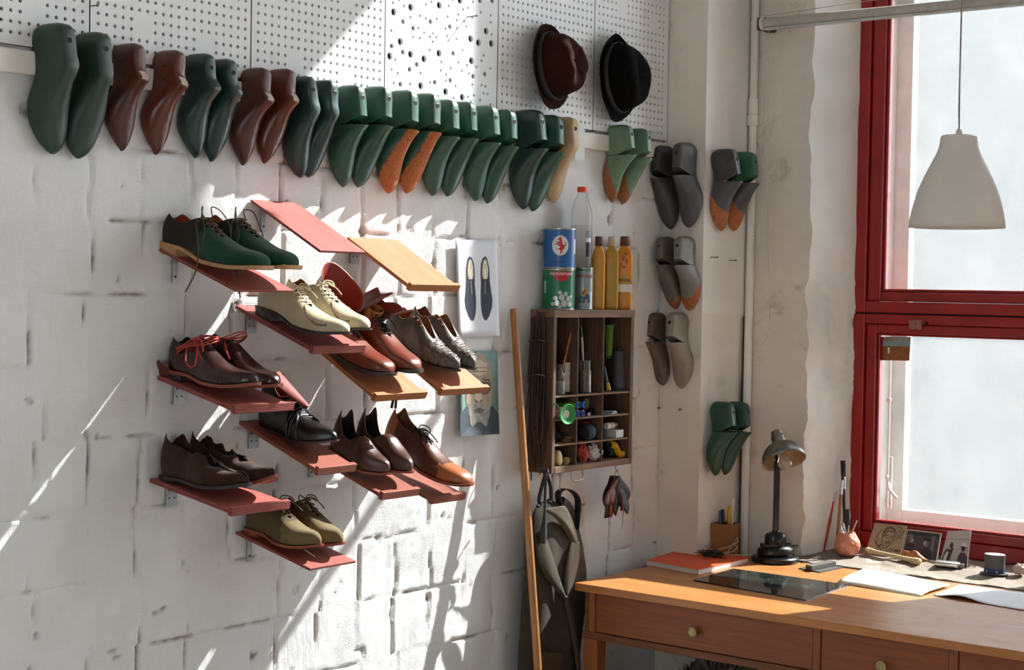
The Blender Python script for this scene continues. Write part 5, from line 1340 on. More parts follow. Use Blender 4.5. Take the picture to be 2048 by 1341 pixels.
horse = [(-.0030,.0215),(-.0008,.0235),(.0006,.0222),(.0024,.0220),(.0016,.0190),(.0030,.0165),(.0040,.0120),(.0042,.0080),(.0060,.0030),(.0085,.0010),(.0110,.0020),(.0125,.0050),(.0118,.0090),(.0138,.0110),(.0148,.0060),(.0142,.0005),(.0125,-.0020),(.0100,-.0030),(.0105,-.0075),(.0070,-.0110),(.0030,-.0130),(.0055,-.0185),(.0020,-.0205),(-.0005,-.0240),(-.0030,-.0235),(-.0010,-.0205),(.0010,-.0180),(-.0010,-.0120),(-.0050,-.0110),(-.0085,-.0100),(-.0105,-.0118),(-.0112,-.0098),(-.0085,-.0082),(-.0040,-.0085),(.0000,-.0060),(-.0030,-.0020),(-.0060,.0010),(-.0095,.0005),(-.0120,.0035),(-.0142,.0020),(-.0145,.0040),(-.0118,.0062),(-.0088,.0030),(-.0060,.0045),(-.0095,.0080),(-.0125,.0110),(-.0105,.0122),(-.0070,.0090),(-.0035,.0110),(-.0030,.0150),(-.0060,.0145),(-.0080,.0160),(-.0050,.0195)]
g = G(); wrap_tri(g, [(x * 1.3, y * 1.16) for x, y in horse], r2 + .0004, a + .03, h * .57, 0); g.build('horse_emblem', C_RD, t, 0, fixn=False)
text_mesh('SUPABOND', .0082, C_K, 'lettering', t, .0001, wrap=(r2 + .0003, a - .12, h * .165))
g = G(); wrap_shape(g, [(-.006,-.024),(.007,-.024),(.007,.024),(-.006,.024)], r2, a + 1.12, h * .55, 0); g.build('side_label', C_W, t, 0, fixn=False)
g = G(); wrap_shape(g, [(-.004,-.005),(.004,-.005),(.004,.005),(-.004,.005)], r2 + .0003, a + 1.15, h * .80, 0); wrap_shape(g, [(-.0205,-.0003),(.012,-.0003),(.012,.0003),(-.0205,.0003)], r2 + .0003, a - .10, h * .12, 1); wrap_shape(g, [(-.0205,-.0003),(.008,-.0003),(.008,.0003),(-.0205,.0003)], r2 + .0003, a - .10, h * .095, 1)
g.build('small_print', [C_RD, C_K], t, 0, fixn=False)
zs3 = P(1166, 535, 1, -.058).z
t, r, a, h = tin('glue_tin', 'small silver glue tin with a coloured picture, left of the yellow bottles', 1147, 1186, TZ, zs3, plain('silver blue print', '8f979a', .35, .4, .15, 40), -.058)
r2 = r * .985 + .0004; zr_ = h * .78
text_mesh('E3ИHOB', .0150, C_RD, 'lettering', t, .0002, wrap=(r2 + .0003, a + .12, zr_))
g = G(); G_ = (plain('green print', '3c7a3e', .45), plain('blue print', '3d4f86', .45), plain('yellow print', 'b9a53c', .45))
wrap_shape(g, [(-.025,-.003),(.025,-.003),(.025,.004),(-.025,.004)], r2, a, h * .93, 0); g.build('label_band', G_[0], t, 0, fixn=False); g = G()
wrap_shape(g, [(-.020,-.025),(.022,-.025),(.022,.0),(.010,.006),(-.012,-.004),(-.020,-.012)], r2, a + .05, h * .34, 1)
wrap_shape(g, [(-.010,-.010),(.002,-.014),(.012,.008),(.002,.016)], r2 + .0002, a + .05, h * .40, 2); wrap_shape(g, [(-.007,-.006),(.0,-.008),(.008,.006),(.001,.010)], r2 + .0004, a + .05, h * .41, 3); wrap_shape(g, ell(-.009, 0, .007, .006), r2 + .0003, a, h * .22, 0); wrap_shape(g, ell(.010, 0, .004, .008), r2 + .0003, a, h * .2, 2)
g.build('label_picture', list(G_) + [C_RD], t, 0, fixn=False)
# plastic bottle on the small tin
bx = P(1162, 500, 1, -.058).x; zt = P(1164, 374, 1, -.058).z; hb = zt - zs3; dd = (Vector((bx, -.058, 1.8)) - CAM).length; rb = 44 / FPX * dd / 2
bt = thing('plastic_bottle', 'clear plastic bottle with an orange cap standing behind the cans', 'bottle', (bx, -.058, zs3))
m = N('clear plastic'); m.bsdf((.93, .95, .96, 1), .08, 0, m.bump(m.noise(m.coord((1, 1, 3)), 40, 2), .15, .002), Transmission_Weight=.92, IOR=1.12, Alpha=.55); M_pet = m.m
bp = [(.0001, 0), (rb * .85, 0), (rb, .006), (rb * .97, .02), (rb, .03), (rb * .96, hb * .33), (rb * .97, hb * .38), (rb * .97, hb * .56), (rb, hb * .58), (rb, hb * .66), (rb * .86, hb * .74), (rb * .62, hb * .84), (rb * .42, hb * .90), (rb * .36, hb * .925), (rb * .36, hb * .94)]
g = G(); g.lathe(bp, 36, cap=False); o = g.build('bottle_body', M_pet, bt); solid(o, .0006, -1)
g = G(); g.lathe([(rb * .43, hb * .932), (rb * .44, hb * .94), (rb * .44, hb * .99), (rb * .40, hb), (.0001, hb)], 28, cap=False); g.build('bottle_cap', plain('orange red cap', 'd8431c', .4, 0, .05), bt)
m = N('turpentine'); m.bsdf((.75, .72, .68, 1), .05, 0, Transmission_Weight=1.0, IOR=1.15); g = G(); g.lathe([(.0001, .002), (rb * .9, .003), (rb * .93, .03), (rb * .93, hb * .52), (.0001, hb * .52)], 32, cap=False); g.build('liquid', m.m, bt)
g = G(); f = CAM - Vector((bx, -.058, 1.8)); a = math.atan2(f.y, f.x)
g.grid([[(rb * 1.01 * math.cos(a + q), rb * 1.01 * math.sin(a + q), z) for q in [.45 + .6 * i / 8 for i in range(9)]] for z in (hb * .13, hb * .31, hb * .36, hb * .45)], mif=lambda i, j: (1, 0, 2)[i]); g.build('side_label', [C_W, C_K, plain('grey label', '80858a', .5)], bt, 60, fixn=False)
# yellow bottles
def ybottle(label, px0, px1, mat, capm, y, lab=False, drips=False):
    xc = P((px0 + px1) / 2, 600, 1, y).x; d = (Vector((xc, y, 1.6)) - CAM).length; w = (px1 - px0) / FPX * d / 2
    zt = P((px0 + px1) / 2, 473, 1, y).z; h = zt - TZ
    f = CAM - Vector((xc, y, 1.6)); a = math.atan2(f.y, f.x)
    t = thing('yellow_bottle', label, 'bottle', (xc, y, TZ), (0, 0, a + PI / 2), 'yellow glue bottles on the crate')
    g = G(); rows = []
    for z, k in ((0, .90), (.004, .99), (.010, 1), (.50 * h, 1), (.70 * h, 1), (.745 * h, .97), (.79 * h, .86), (.835 * h, .66), (.85 * h, .54), (.90 * h, .52)):
        z = z if z < 1 else z
        row = []
        for i in range(32):
            an = 2 * PI * i / 32; e = 2 / (5.0 if k > .85 else 2.6); c, s_ = math.cos(an), math.sin(an)
            row.append((w * k * abs(c) ** e * (1 if c > 0 else -1), min(w * 1.05, .030) * k * abs(s_) ** e * (1 if s_ > 0 else -1), z))
        rows.append(row)
    g.grid(rows, closeu=True); g.f.append(list(range(32))[::-1]); g.m.append(0); g.f.append([9 * 32 + i for i in range(32)]); g.m.append(0)
    g.build('bottle_body', mat, t, 50)
    g = G(); g.lathe([(w * .58, .865 * h), (w * .66, .875 * h), (w * .66, .89 * h), (w * .58, .895 * h), (w * .62, .90 * h), (w * .60, .975 * h), (w * .54, h), (.0001, h)], 24, cap=False); g.build('bottle_cap', capm, t)
    dep = min(w * 1.05, .030) + .0008
    if drips:
        g = G()
        for cx, cz, rx_, rz_ in ((-.006, .70, .006, .012), (.004, .76, .007, .006), (-.010, .60, .003, .010), (.006, .66, .004, .010), (.0, .58, .006, .004)):
            g.add([(cx + rx_ * math.cos(q) * (1 + .25 * math.sin(3 * q)), -dep if cz < .735 else -dep * .97, cz * h + rz_ * math.sin(q)) for q in [2 * PI * i / 14 for i in range(14)]], [tuple(range(14))])
        g.build('glue_drips', plain('rust red glue', '9a3a1a', .4, 0, .2), t, 0)
    if lab:
        g = G(); g.add([(-w * .92, -dep, h * .24), (w * .96, -dep, h * .24), (w * .96, -dep, h * .345), (-w * .92, -dep, h * .345)], [(0, 1, 2, 3)]); g.add([(-w * .92, -dep, h * .345), (w * .96, -dep, h * .345), (w * .96, -dep, h * .455), (-w * .92, -dep, h * .455)], [(0, 1, 2, 3)], 1)
        g.build('label', [C_W, plain('yellow label', 'c99a3a', .5)], t, 0)
        text_mesh('KEZAL', .0135, C_K, 'lettering', t, .0004, M=T(.002, -dep - .0004, h * .40) @ R(PI / 2, 'X'))
YB1 = plain('yellow plastic bottle', 'c98a16', .4, 0, .12, 20); YB2 = plain('mustard plastic bottle', 'a9831a', .4, 0, .12, 20); YB3 = plain('orange yellow bottle', 'cf8418', .4, 0, .18, 14)
CP1 = plain('brown cap', '5a3626', .5); CP2 = plain('pale cap', 'b5a58e', .5)
ybottle('yellow glue bottle with brown cap, half behind the small silver tin', 1183, 1209, YB1, CP1, -.050)
ybottle('plain mustard glue bottle with pale cap, middle of the three yellow bottles', 1208, 1236, YB2, CP2, -.050)
ybottle('yellow glue bottle with a black and white label and rusty drips', 1232, 1264, YB3, CP1, -.050, True, True)
# --- inside the crate
def in_(px, py, y): return P(px, py, 1, y)
def rad(px, y=-.05): return px / FPX * 5.45 / 2 * 1.08
def stand(name, label, cat, px, z, y, prof, mats, pname, group=None):
    t = thing(name, label, cat, (P(px, 750, 1, y).x, y, z), None, group); return t
M_gl = None
m = N('jar glass'); m.bsdf((.88, .86, .78, 1), .06, 0, Transmission_Weight=.9, IOR=1.2, Alpha=.6); M_jar = m.m
def jar(name, label, px, wpx, toppy, zb, y, liquid, neck=.55, fill=.45, mat=None, cat='jar'):
    r = rad(wpx); p = P(px, 750, 1, y); h = P(px, toppy, 1, y).z - zb
    t = thing(name, label, cat, (p.x, y, zb))
    g = G(); g.lathe([(.0001, .0005), (r * .9, .0005), (r, .004), (r, h * .55), (r * .9, h * .68), (r * neck, h * .84), (r * neck, h * .95), (r * neck * 1.08, h * .96), (r * neck * 1.08, h)], 28, cap=False); o = g.build('jar_body', mat or M_jar, t); solid(o, .001, -1)
    g = G(); g.lathe([(.0001, .002), (r * .86, .002), (r * .92, .006), (r * .92, h * fill), (.0001, h * fill)], 24, cap=False); g.build('contents', liquid, t)
    return t, r, h
p_ = Z1
jar('glass_bottle', 'small clear bottle half full of white liquid, leftmost in the top row of the crate', 1119, 21, 729, Z1, -.074, plain('white liquid', 'b9b3a8', .5), .42, .45, cat='bottle')
stickthing('wooden_spatula', 'wooden spatula leaning out of the small clear bottle', 'spatula', P(1118, 770, 1, -.074), P(1142, 664, 1, -.066), .003, [('blade', 0, 1, .0025, .0042, M_brw)])
tp = P(1140, 750, 1, -.062); t = thing('powder_tin', 'dark red tin with a white label in the top row of the crate', 'tin', (tp.x, -.052, Z1), (0, 0, -.12))
hh = P(1137, 711, 1, -.05).z - Z1
g = G(); g.box(-.035, .035, -.016, .016, 0, hh); bev(g.build('tin_body', plain('dark red tin', '5a2418', .4, .2, .2), t, 0), .004)
g = G(); g.lathe([(.013, hh - .001), (.013, hh + .010), (.012, hh + .012), (.0001, hh + .012)], 20, cap=False); g.build('tin_cap', plain('red cap', '7a2c1c', .45), t)
g = G(); g.box(-.030, .030, -.0166, -.0162, hh * .06, hh * .82); g.build('paper_label', plain('aged label', 'c6bfb2', .6, 0, .08), t, 0)
text_mesh('YARDLEY', .0118, plain('grey lettering', '5d5a55', .5), 'lettering', t, 0, M=T(0, -.0171, hh * .60) @ R(PI / 2, 'X'))
g = G(); g.box(-.009, .009, -.0171, -.0167, hh * .40, hh * .50); g.box(-.010, .010, -.0171, -.0167, hh * .36, hh * .385, 1); g.add([(-.006, -.0171, hh * .71), (-.003, -.0171, hh * .69), (-.009, -.0171, hh * .69)], [(0, 1, 2)], 1); g.add([(.006, -.0171, hh * .71), (.009, -.0171, hh * .69), (.003, -.0171, hh * .69)], [(0, 1, 2)], 1); g.build('label_emblem', [plain('brown label print', '7a3a22', .5), plain('ochre print', 'a5853c', .5)], t, 0)
t, r, h = jar('screw_jar', 'brownish screw top jar holding a brush, second compartment of the crate', 1170, 24, 721, Z1, -.070, plain('brown varnish', '6d5a38', .4, 0, .4, 60), .82, .7)
stickthing('paint_brush', 'green tipped paint brush standing in the screw top jar', 'brush', P(1169, 770, 1, -.070), P(1162, 651, 1, -.066), .003, [('bristles', 0, .40, .004, .004, M_bris), ('handle', .40, .80, .0032, .0045, plain('pale pink paint', 'b8a193', .5)), ('handle_tip', .80, 1, .0045, .0012, plain('green paint', '22603c', .45))])
g = G(); blob(g, (0, 0, .04), (.022, .018, .042), 28, 20, .35, 3, 7)
m = N('thin plastic bag'); m.bsdf((.72, .72, .70, 1), .25, 0, m.bump(m.n('ShaderNodeTexVoronoi', i_Vector=m.coord(), i_Scale=90.0, feature='DISTANCE_TO_EDGE').outputs[0], .8, .004), Alpha=.85); M_bag = m.m
o = tag(g.build('plastic_bag', M_bag, smooth=80), 'crumpled clear plastic bag behind the screw top jar', 'bag'); o.location = (P(1190, 750, 1, -.045).x, -.045, Z1)
def spool(label, px, z, y, r0, r1, h, thread, fl=None, flm=None, rot=None, loc=None, group='thread spools in the crate', name='thread_spool'):
    t = thing(name, label, 'spool', loc or (P(px, 750, 1, y).x, y, z), rot, group)
    g = G(); g.lathe([(r0 * .9, .003), (r0, .008)] + [(r0 + (r1 - r0) * k + (.0007 if j % 2 else -.0003), .008 + (h - .02) * k) for j, k in enumerate([i / 14 for i in range(1, 15)])] + [(r1 * .55, h - .006)], 28); g.build('thread', thread, t, 50)
    g = G(); fr = fl or r0 * 1.08; g.lathe([(fr, 0), (fr, .003), (r0 * .7, .0045)], 28); g.lathe([(r1 * .5, h - .008), (r1 * .55, h - .002), (r1 * (1.25 if flm is SP_G else .55), h), (r1 * .3, h + .001)], 20); g.build('spool_core', flm or M_blk, t)
    return t
TH_G = plain('green thread', '5e7f2a', .7, 0, .2, 200); TH_K = plain('charcoal thread', '33353a', .6, 0, .2, 200); TH_C = plain('cream thread', 'cfc3a8', .7, 0, .1, 200); SP_G = plain('green plastic', '168a45', .35)
hk_ = P(1238, 696, 1, -.055).z - Z1
spool('charcoal cone of thread in the top right compartment', 1237, Z1, -.058, .0262, .019, hk_, TH_K)
spool('green cone of thread hung upside down in the top right compartment', 1219, 0, 0, .0165, .012, .115, TH_G, .019, SP_G, (0, math.radians(180), 0), loc=(P(1219, 690, 1, -.035).x, -.032, P(1219, 650, 1, -.035).z))
stickthing('glue_brush', 'brush with a yellow tip leaning in the top right compartment', 'brush', P(1218, 781, 1, -.08) , P(1209, 733, 1, -.06), .003, [('bristles', 0, .3, .008, .006, M_yel), ('handle', .3, 1, .004, .003, plain('steel blue handle', '4d5a66', .4))])
# second row
ln = P(1135, 829, 1, CY - .02)
t = thing('thread_spool', 'cream thread spool lying with its green flange sticking out of the crate', 'spool', (ln.x, CY - .022, ln.z), (math.radians(-90), 0, math.radians(-14)), 'thread spools in the crate'); t.scale = (1.3, 1.3, .95)
g = G(); g.lathe([(.022, .008), (.016, .012), (.0155, .075), (.013, .078)], 28); g.build('thread', TH_C, t, 40)
g = G(); g.lathe([(.0245, -.002), (.0255, .000), (.0245, .002), (.016, .009), (.016, .012)], 36, cap=False); g.lathe([(.0245, -.002), (.014, .006), (.0075, .009), (.0075, .020), (.0001, .02)], 36, cap=False); g.build('flange', SP_G, t, 50)
for (px, py, col, nm, ring) in ((1157, 811, plain('bright green tube', '4f9e2a', .4), 'bright green marker in the bundle of four, upper left', 0), (1168, 810, plain('bright green tube', '4f9e2a'), 'bright green marker in the bundle of four, upper right', 1), (1157, 828, plain('navy tube', '23356b', .4), 'navy marker in the bundle of four, lower left', 2), (1167, 827, plain('red tube', 'a02a24', .4), 'red marker in the bundle of four, lower right', 3)):
    q = P(px, py, 1, CY + .002); t = thing('marker', nm, 'marker', (q.x, CY + .002, q.z), (math.radians(-90), 0, math.radians(6)), 'markers with blue ends in the crate'); t.scale = (1.5, 1.5, .95)
    g = G(); g.lathe([(.0066, .004), (.0068, .010), (.0068, .085)], 20); g.build('barrel', col, t)
    g = G(); g.lathe([(.0070, .006), (.0072, .0), (.0058, -.0015), (.0046, .0), (.0044, .012), (.0001, .012)], 22, cap=False); g.build('end_ring', plain('blue plastic ring', '2c55b4', .35), t)
q = P(1130, 805, 1, -.05); g = G(); g.tube([(q.x - .028, -.06, Z1 - .020), (q.x + .04, -.045, Z1 - .018)], .010, 18); tag(g.build('black_tube', M_blk), 'black tube lying behind the cream spool in the second row of the crate', 'tube')
t = spool('beige cone of thread standing at the back of the second row', 1176, Z2, -.030, .017, .015, .062, plain('beige thread', 'a58f70', .7, 0, .15, 200))
for px, py, rr, lab in ((1190, 822, .0115, 'black ink bottle lying in the second row of the crate'),):
    q = P(px, py, 1, -.06); t = thing('ink_bottle', lab, 'bottle', (q.x - .018, -.058, Z2 + rr + .0008), (0, math.radians(90), math.radians(10)))
    g = G(); g.lathe([(.0001, -.022), (rr * .8, -.022), (rr, -.018), (rr, .010), (rr * .6, .018)], 24, cap=False); g.build('bottle_body', plain('dark brown glass', '1c1310', .1), t)
    g = G(); g.lathe([(rr * .62, .016), (rr * .85, .018), (rr * .85, .040), (rr * .8, .042), (.0001, .042)], 24, cap=False); g.build('bottle_cap', M_blk, t)
q = P(1178, 830, 1, -.085); g = G(); g.tube([(q.x - .004, -.088, Z2 + .0065), (q.x + .010, -.078, Z2 + .0065)], .006, 14); tag(g.build('small_cap', plain('pale plastic', 'b8ad9c', .5)), 'small pale cap in front of the black ink bottle', 'cap')
q = P(1216, 822, 1, -.06); g = G()
for k in range(5): g.box(-.028 + .004 * k, .024 - .003 * k, -.03, .02 - .004 * k, .0003 + .0022 * k, .0018 + .0022 * k, k % 3)
o = tag(g.build('paper_scraps', [C_W, plain('light blue paper', '5a86b5', .7), plain('beige paper', 'b9a98f', .7)], smooth=0), 'small stack of paper scraps in the second row, right compartment', 'papers'); o.location = (q.x, -.055, Z2); o.rotation_euler = (0, 0, .2)
# third row
q = P(1133, 880, 1, -.06)
for k, (dx, lab) in enumerate(((-.006, 'lower of two leather discs in the third row of the crate'), (.004, 'upper of two leather discs in the third row of the crate'))):
    g = G(); g.lathe([(.0001, 0), (.020, 0), (.0215, .003), (.0205, .009), (.0001, .0095)], 30, 0, Matrix.Diagonal((1, .8, 1, 1)), cap=False); o = tag(g.build('leather_disc', leather('leather disc', '6b4a30', .6, .3)), lab, 'disc', 'leather discs in the crate'); o.location = (q.x + dx, -.06 - .004 * k, Z3 + .0003 + .0098 * k)
q = P(1116, 876, 1, -.05); g = G(); blob(g, (0, 0, .018), (.016, .02, .018), 16, 12, .4, 4, 4); o = tag(g.build('rag', plain('dark rag', '2a2522', .95, 0, .3, 30, .5, 60)), 'dark rag in the left compartment of the third row', 'rag'); o.location = (q.x, -.04, Z3)
q = P(1174, 868, 1, -.06); t = thing('fabric_roll', 'black fabric roll tied with a blue band', 'roll', (q.x, -.066, Z3 + .0258), (0, math.radians(90), math.radians(8))); t.scale = (1.2, 1.2, 1.25)
g = G(); g.lathe([(.012, -.030), (.019, -.028), (.0205, -.01), (.0205, .014), (.019, .029), (.010, .030)], 32); g.build('roll', plain('black cloth', '15161b', .85, 0, .3, 40, .3, 60), t)
g = G(); g.lathe([(.0208, -.0012), (.0218, -.0012), (.0218, .0012), (.0208, .0012)], 32, 0, T(0, 0, -.001) @ R(.12, 'X'), cap=False); g.build('band', plain('blue band', '2e7fae', .5), t)
q = P(1172, 850, 1, -.035); g = G(); blob(g, (0, 0, 0), (.026, .018, .011), 24, 14, .4, 3.2, 12); o = tag(g.build('red_cloth', plain('red cloth', '8e2f2b', .85, 0, .3, 40, .4, 60), smooth=80), 'red cloth stuffed behind the black fabric roll', 'cloth'); o.location = (q.x, -.030, Z3 + .052)
q = P(1224, 867, 1, -.055); g = G(); g.box(-.024, .024, -.028, .03, 0, .026); o = bev(tag(g.build('white_box', plain('white card box', 'c9c6c0', .7, 0, .06), smooth=0), 'small white card box under the white bottle', 'box'), .001); o.location = (q.x - .002, -.060, Z3 + .0003); o.rotation_euler = (0, 0, .06)
q = P(1220, 849, 1, -.06); t = thing('white_bottle', 'white plastic bottle lying on the small white box', 'bottle', (q.x - .004, -.062, Z3 + .0275 + .0125), (0, math.radians(90), math.radians(6)))
g = G(); g.lathe([(.0001, -.028), (.010, -.028), (.0122, -.024), (.0122, .014), (.009, .019)], 24, cap=False); g.build('bottle_body', plain('white bottle', 'c6c2ba', .4, 0, .05), t); g = G(); g.lathe([(.011, .018), (.0115, .020), (.0115, .038), (.0001, .039)], 24, cap=False); g.build('bottle_cap', plain('grey cap', '6a6560', .4), t); g = G(); g.lathe([(.0124, -.014), (.0124, .004)], 24, cap=False); g.build('label', plain('orange grey label', 'b98a5c', .6, 0, .4, 80), t)
# bottom row
ZB = CZ0 + .020
q = P(1113, 915, 1, -.07); g = G(); g.grid([[(.014 * math.cos(a) * k, -.020 + .045 * z, .026 + .026 * math.sin(a) * k) for a in [2 * PI * i / 20 for i in range(20)]] for z, k in ((0, .7), (.05, .95), (.3, 1), (.8, 1), (1, .8))], closeu=True); g.f.append(list(range(20))[::-1]); g.m.append(0); o = bev(tag(g.build('wax_block', plain('yellowish wax', 'c2ab7d', .55, 0, .15, 30), smooth=40), 'pale yellow wax block in the bottom left compartment', 'wax block'), .002); o.location = (q.x - .002, -.072, ZB); o.rotation_euler = (0, -.2, 0)
q = P(1137, 926, 1, -.08); t = spool('short green thread reel lying in the bottom left compartment', 0, 0, 0, .010, .010, .036, plain('dark green thread', '2c4a32', .7, 0, .2, 150), .0125, plain('wood reel', 'a58a5c', .6), (0, math.radians(90), .2), loc=(q.x - .016, -.080, ZB + .0128))
q = P(1143, 905, 1, -.04); g = G(); blob(g, (0, 0, .020), (.014, .016, .022), 18, 12, .4, 4, 15); o = tag(g.build('black_rag', plain('black rag', '17191a', .9, 0, .3, 30, .5, 60), smooth=80), 'black rag at the back of the bottom left compartment', 'rag'); o.location = (q.x + .002, -.035, ZB)
q = P(1163, 900, 1, -.06); g = G(); blob(g, (0, 0, .030), (.017, .024, .034), 26, 18, .45, 3, 22); o = tag(g.build('checked_cloth', plain('red and white cloth', 'b4473d', .85, 0, .7, 45, .4, 60), smooth=80), 'red and white cloth crumpled beside the white plastic bag', 'cloth'); o.location = (q.x, -.058, ZB)
q = P(1189, 912, 1, -.07); g = G(); blob(g, (0, 0, .027), (.027, .025, .029), 40, 28, .28, 4, 31); 
for k in range(16):
    a = random.uniform(0, 2 * PI); b = random.uniform(-.3, 1.2); d = Vector((math.cos(a) * math.cos(b), -abs(math.sin(a) * math.cos(b)), math.sin(b))); c = Vector((0, 0, .027)) + Vector((d.x * .024, d.y * .022, d.z * .026)); g.tube([c, c + d * .010 + Vector((0, 0, .002))], [.005, .0005], 5)
o = tag(g.build('white_plastic_bag', M_bag, smooth=80), 'shiny white plastic bag scrunched into a ball in the bottom row', 'bag'); o.location = (q.x + .001, -.066, ZB)
q = P(1228, 915, 1, -.06); g = G(); rows = []
for j in range(15):
    v = j / 14; rows.append([(-.012 + .052 * v, -.052 - .03 * v + .010 * math.cos(a) * (.5 + .9 * math.sin(PI * min(1, v + .25))), .040 - .034 * v + .008 * math.sin(v * 7) + math.sin(a) * .014 * (.35 + .9 * math.sin(PI * min(1, v * .9 + .1))) + .003 * nz(v * 8, a)) for a in [2 * PI * i / 20 for i in range(20)]])
g.grid(rows, closeu=True); o = tag(g.build('yellow_bag', plain('yellow plastic bag', 'c49a18', .35, 0, .2, 30, .5, 50), smooth=80), 'twisted yellow plastic bag hanging over the crate edge', 'bag'); o.location = (q.x - .006, 0, ZB + .004)
q = P(1222, 892, 1, -.04); g = G(); blob(g, (0, 0, 0), (.030, .020, .012), 24, 14, .4, 3, 41); blob(g, (-.018, -.012, -.022), (.012, .014, .018), 18, 12, .4, 4, 44); o = tag(g.build('dark_cloth', plain('dark teal cloth', '22282a', .9, 0, .35, 40, .4, 60), smooth=80), 'dark cloth bundle behind the twisted yellow bag', 'cloth'); o.location = (q.x, -.038, ZB + .048)
# --- leather cords on the left side of the crate
g = G(); rc = random.Random(8); xk = CX0 - .018; top = Vector((xk - .012, -.060, CZ1 - .012))
for k in range(34):
    s0 = rc.uniform(-1, 1); L = rc.uniform(.38, .56); w = rc.uniform(.015, .042) * s0
    yo = -.055 + rc.uniform(-.022, .022)
    if rc.random() < .55: L *= .95
    pts = [top + Vector((0, rc.uniform(-.006, .006), 0)), Vector((xk + w * .5 - .012, yo, CZ1 - .05)), Vector((xk + w - .014, yo + rc.uniform(-.01, .01), CZ1 - .2)), Vector((xk + w * .9 - .014 + rc.uniform(-.006, .006), yo + rc.uniform(-.01, .01), CZ1 - .36)), Vector((xk + w * .8 - .012 + rc.uniform(-.012, .012), yo, CZ1 - L))]
    g.tube(spline(pts, 5), rc.choice((.0016, .0020, .0024)), 5, rc.choice((0, 0, 0, 1, 2)))
for z, w in ((CZ1 - .10, .026), (CZ1 - .21, .036)):
    g.tube([(xk - .014 + w * math.cos(a), -.057 + .026 * math.sin(a), z + .004 * math.sin(a * 2)) for a in [2 * PI * i / 20 for i in range(20)]], .0022, 6, 0, True)
g.tube(spline([(xk + .01, -.07, CZ1 - .28), (xk + .03, CY - .012, CZ1 - .31), (CX0 + .01, CY - .012, CZ1 - .34), (CX0 + .03, CY - .006, CZ1 - .345)], 5), .0016, 5, 2)
o = tag(g.build('leather_cords', [plain('dark brown cord', '35211a', .6, 0, .3, 60), plain('red brown cord', '54301f', .6), plain('black cord', '141212', .6)], smooth=80), 'long hank of dark leather cords hung on the left side of the crate', 'cords', kind='stuff')
g = G(); g.tube([(CX0 - .001, -.06, CZ1 - .012), (CX0 - .040, -.06, CZ1 - .008)], .0018, 8); g.tube([(CX0 - .040, -.06, CZ1 - .008), (CX0 - .042, -.06, CZ1 - .0078)], .004, 10); tag(g.build('nail', M_nail), 'nail holding the dark leather cords beside the crate', 'nail', 'nails in the wall')
# ------------------------------------------------------------------ pole leaning on the wall
a = P(1027, 618, 1, -.022); b_ = P(1076, 1341, 1, -.17)
d = (b_ - a); b2 = a + d * ((a.z - .0) / (a.z - b_.z))
g = G(); g.tube([b2 + (a - b2).normalized() * .012, b2 * .5 + a * .5, a], [.0125, .0125, .0118], 18)
m_pole = woodmat('honey wood pole', '8d5a30', 'b47d48', 2, .45, .8)
tag(bev(g.build('wooden_pole', m_pole, smooth=40), .002), 'long honey coloured wooden pole leaning on the wall left of the crate', 'pole')
# ------------------------------------------------------------------ coat under the crate
HK = P(1122, 985, 1, -.085)
M_coat = leather('olive cotton', '352d21', .9, .25, .5, worn='443a2b', wk=.3); M_coat2 = leather('olive cotton facing', '423827', .9, .2, .5); M_strap = plain('black webbing', '121213', .8)
coat = thing('coat', 'olive cotton coat hanging under the crate beside the desk', 'coat', (HK.x, 0, 0))
X_ = lambda px, py, y: P(px, py, 1, y).x - HK.x
def coat_z(py): return P(1110, py, 1, -.09).z
prof = [(1006, 1104, 1130), (1014, 1082, 1140), (1030, 1072, 1150), (1060, 1066, 1156), (1110, 1060, 1166), (1170, 1055, 1174), (1230, 1051, 1172), (1290, 1047, 1166), (1341, 1045, 1162), (1480, 1042, 1166), (1600, 1040, 1170)]
fl_ = curve([(p[0], p[1]) for p in prof]); fr_ = curve([(p[0], p[2]) for p in prof])
g = G(); rows = []
for j in range(46):
    py = 1006 + (1600 - 1006) * (j / 45) ** 1.15
    xl, xr = X_(fl_(py), py, -.08), X_(fr_(py), py, -.08); cx, hw = (xl + xr) / 2, (xr - xl) / 2
    dp = .022 + .020 * ss(1006, 1090, py); z = coat_z(py); row = []
    for i in range(48):
        a = 2 * PI * i / 48
        f = 1 + .12 * math.sin(a * 7 + py * .004) * ss(1030, 1150, py) + .10 * nz(math.cos(a) * 2, math.sin(a) * 2, py * .006)
        row.append((cx + hw * math.cos(a) * (1 + .04 * math.sin(a * 5 + py * .01)), max(-.123, min(-.016, -.070 + dp * math.sin(a) * f)), z + .012 * math.cos(a * 2) * (1 - ss(1006, 1100, py))))
    rows.append(row)
g.grid(rows, closeu=True); o = g.build('coat_body', M_coat, coat, 80, fixn=True); sub(o, 1)
def sheet(name, pts, mat, y0, th=.004, seed=0, amp=.006, par=coat):
    """a flap of cloth given by its outline in rows of photo pixels"""
    g = G(); rows = []
    n = max(len(r) for r in pts)
    for j, r in enumerate(pts):
        row = []
        for i in range(7):
            u = i / 6; p = P(r[0][0] * (1 - u) + r[1][0] * u, r[0][1] * (1 - u) + r[1][1] * u, 1, y0)
            row.append((p.x - HK.x, y0 - .006 * math.sin(PI * u) + amp * nz(u * 2, j * .6, seed), p.z))
        rows.append(row)
    g.grid(rows); o = g.build(name, mat, par, 80, fixn=False); solid(o, th, 0); sub(o, 1); return o
sheet('collar', [((1082, 1018), (1130, 1010)), ((1090, 1024), (1142, 1028)), ((1108, 1032), (1152, 1060)), ((1124, 1050), (1162, 1096)), ((1140, 1086), (1166, 1112))], M_coat2, -.116, seed=2)
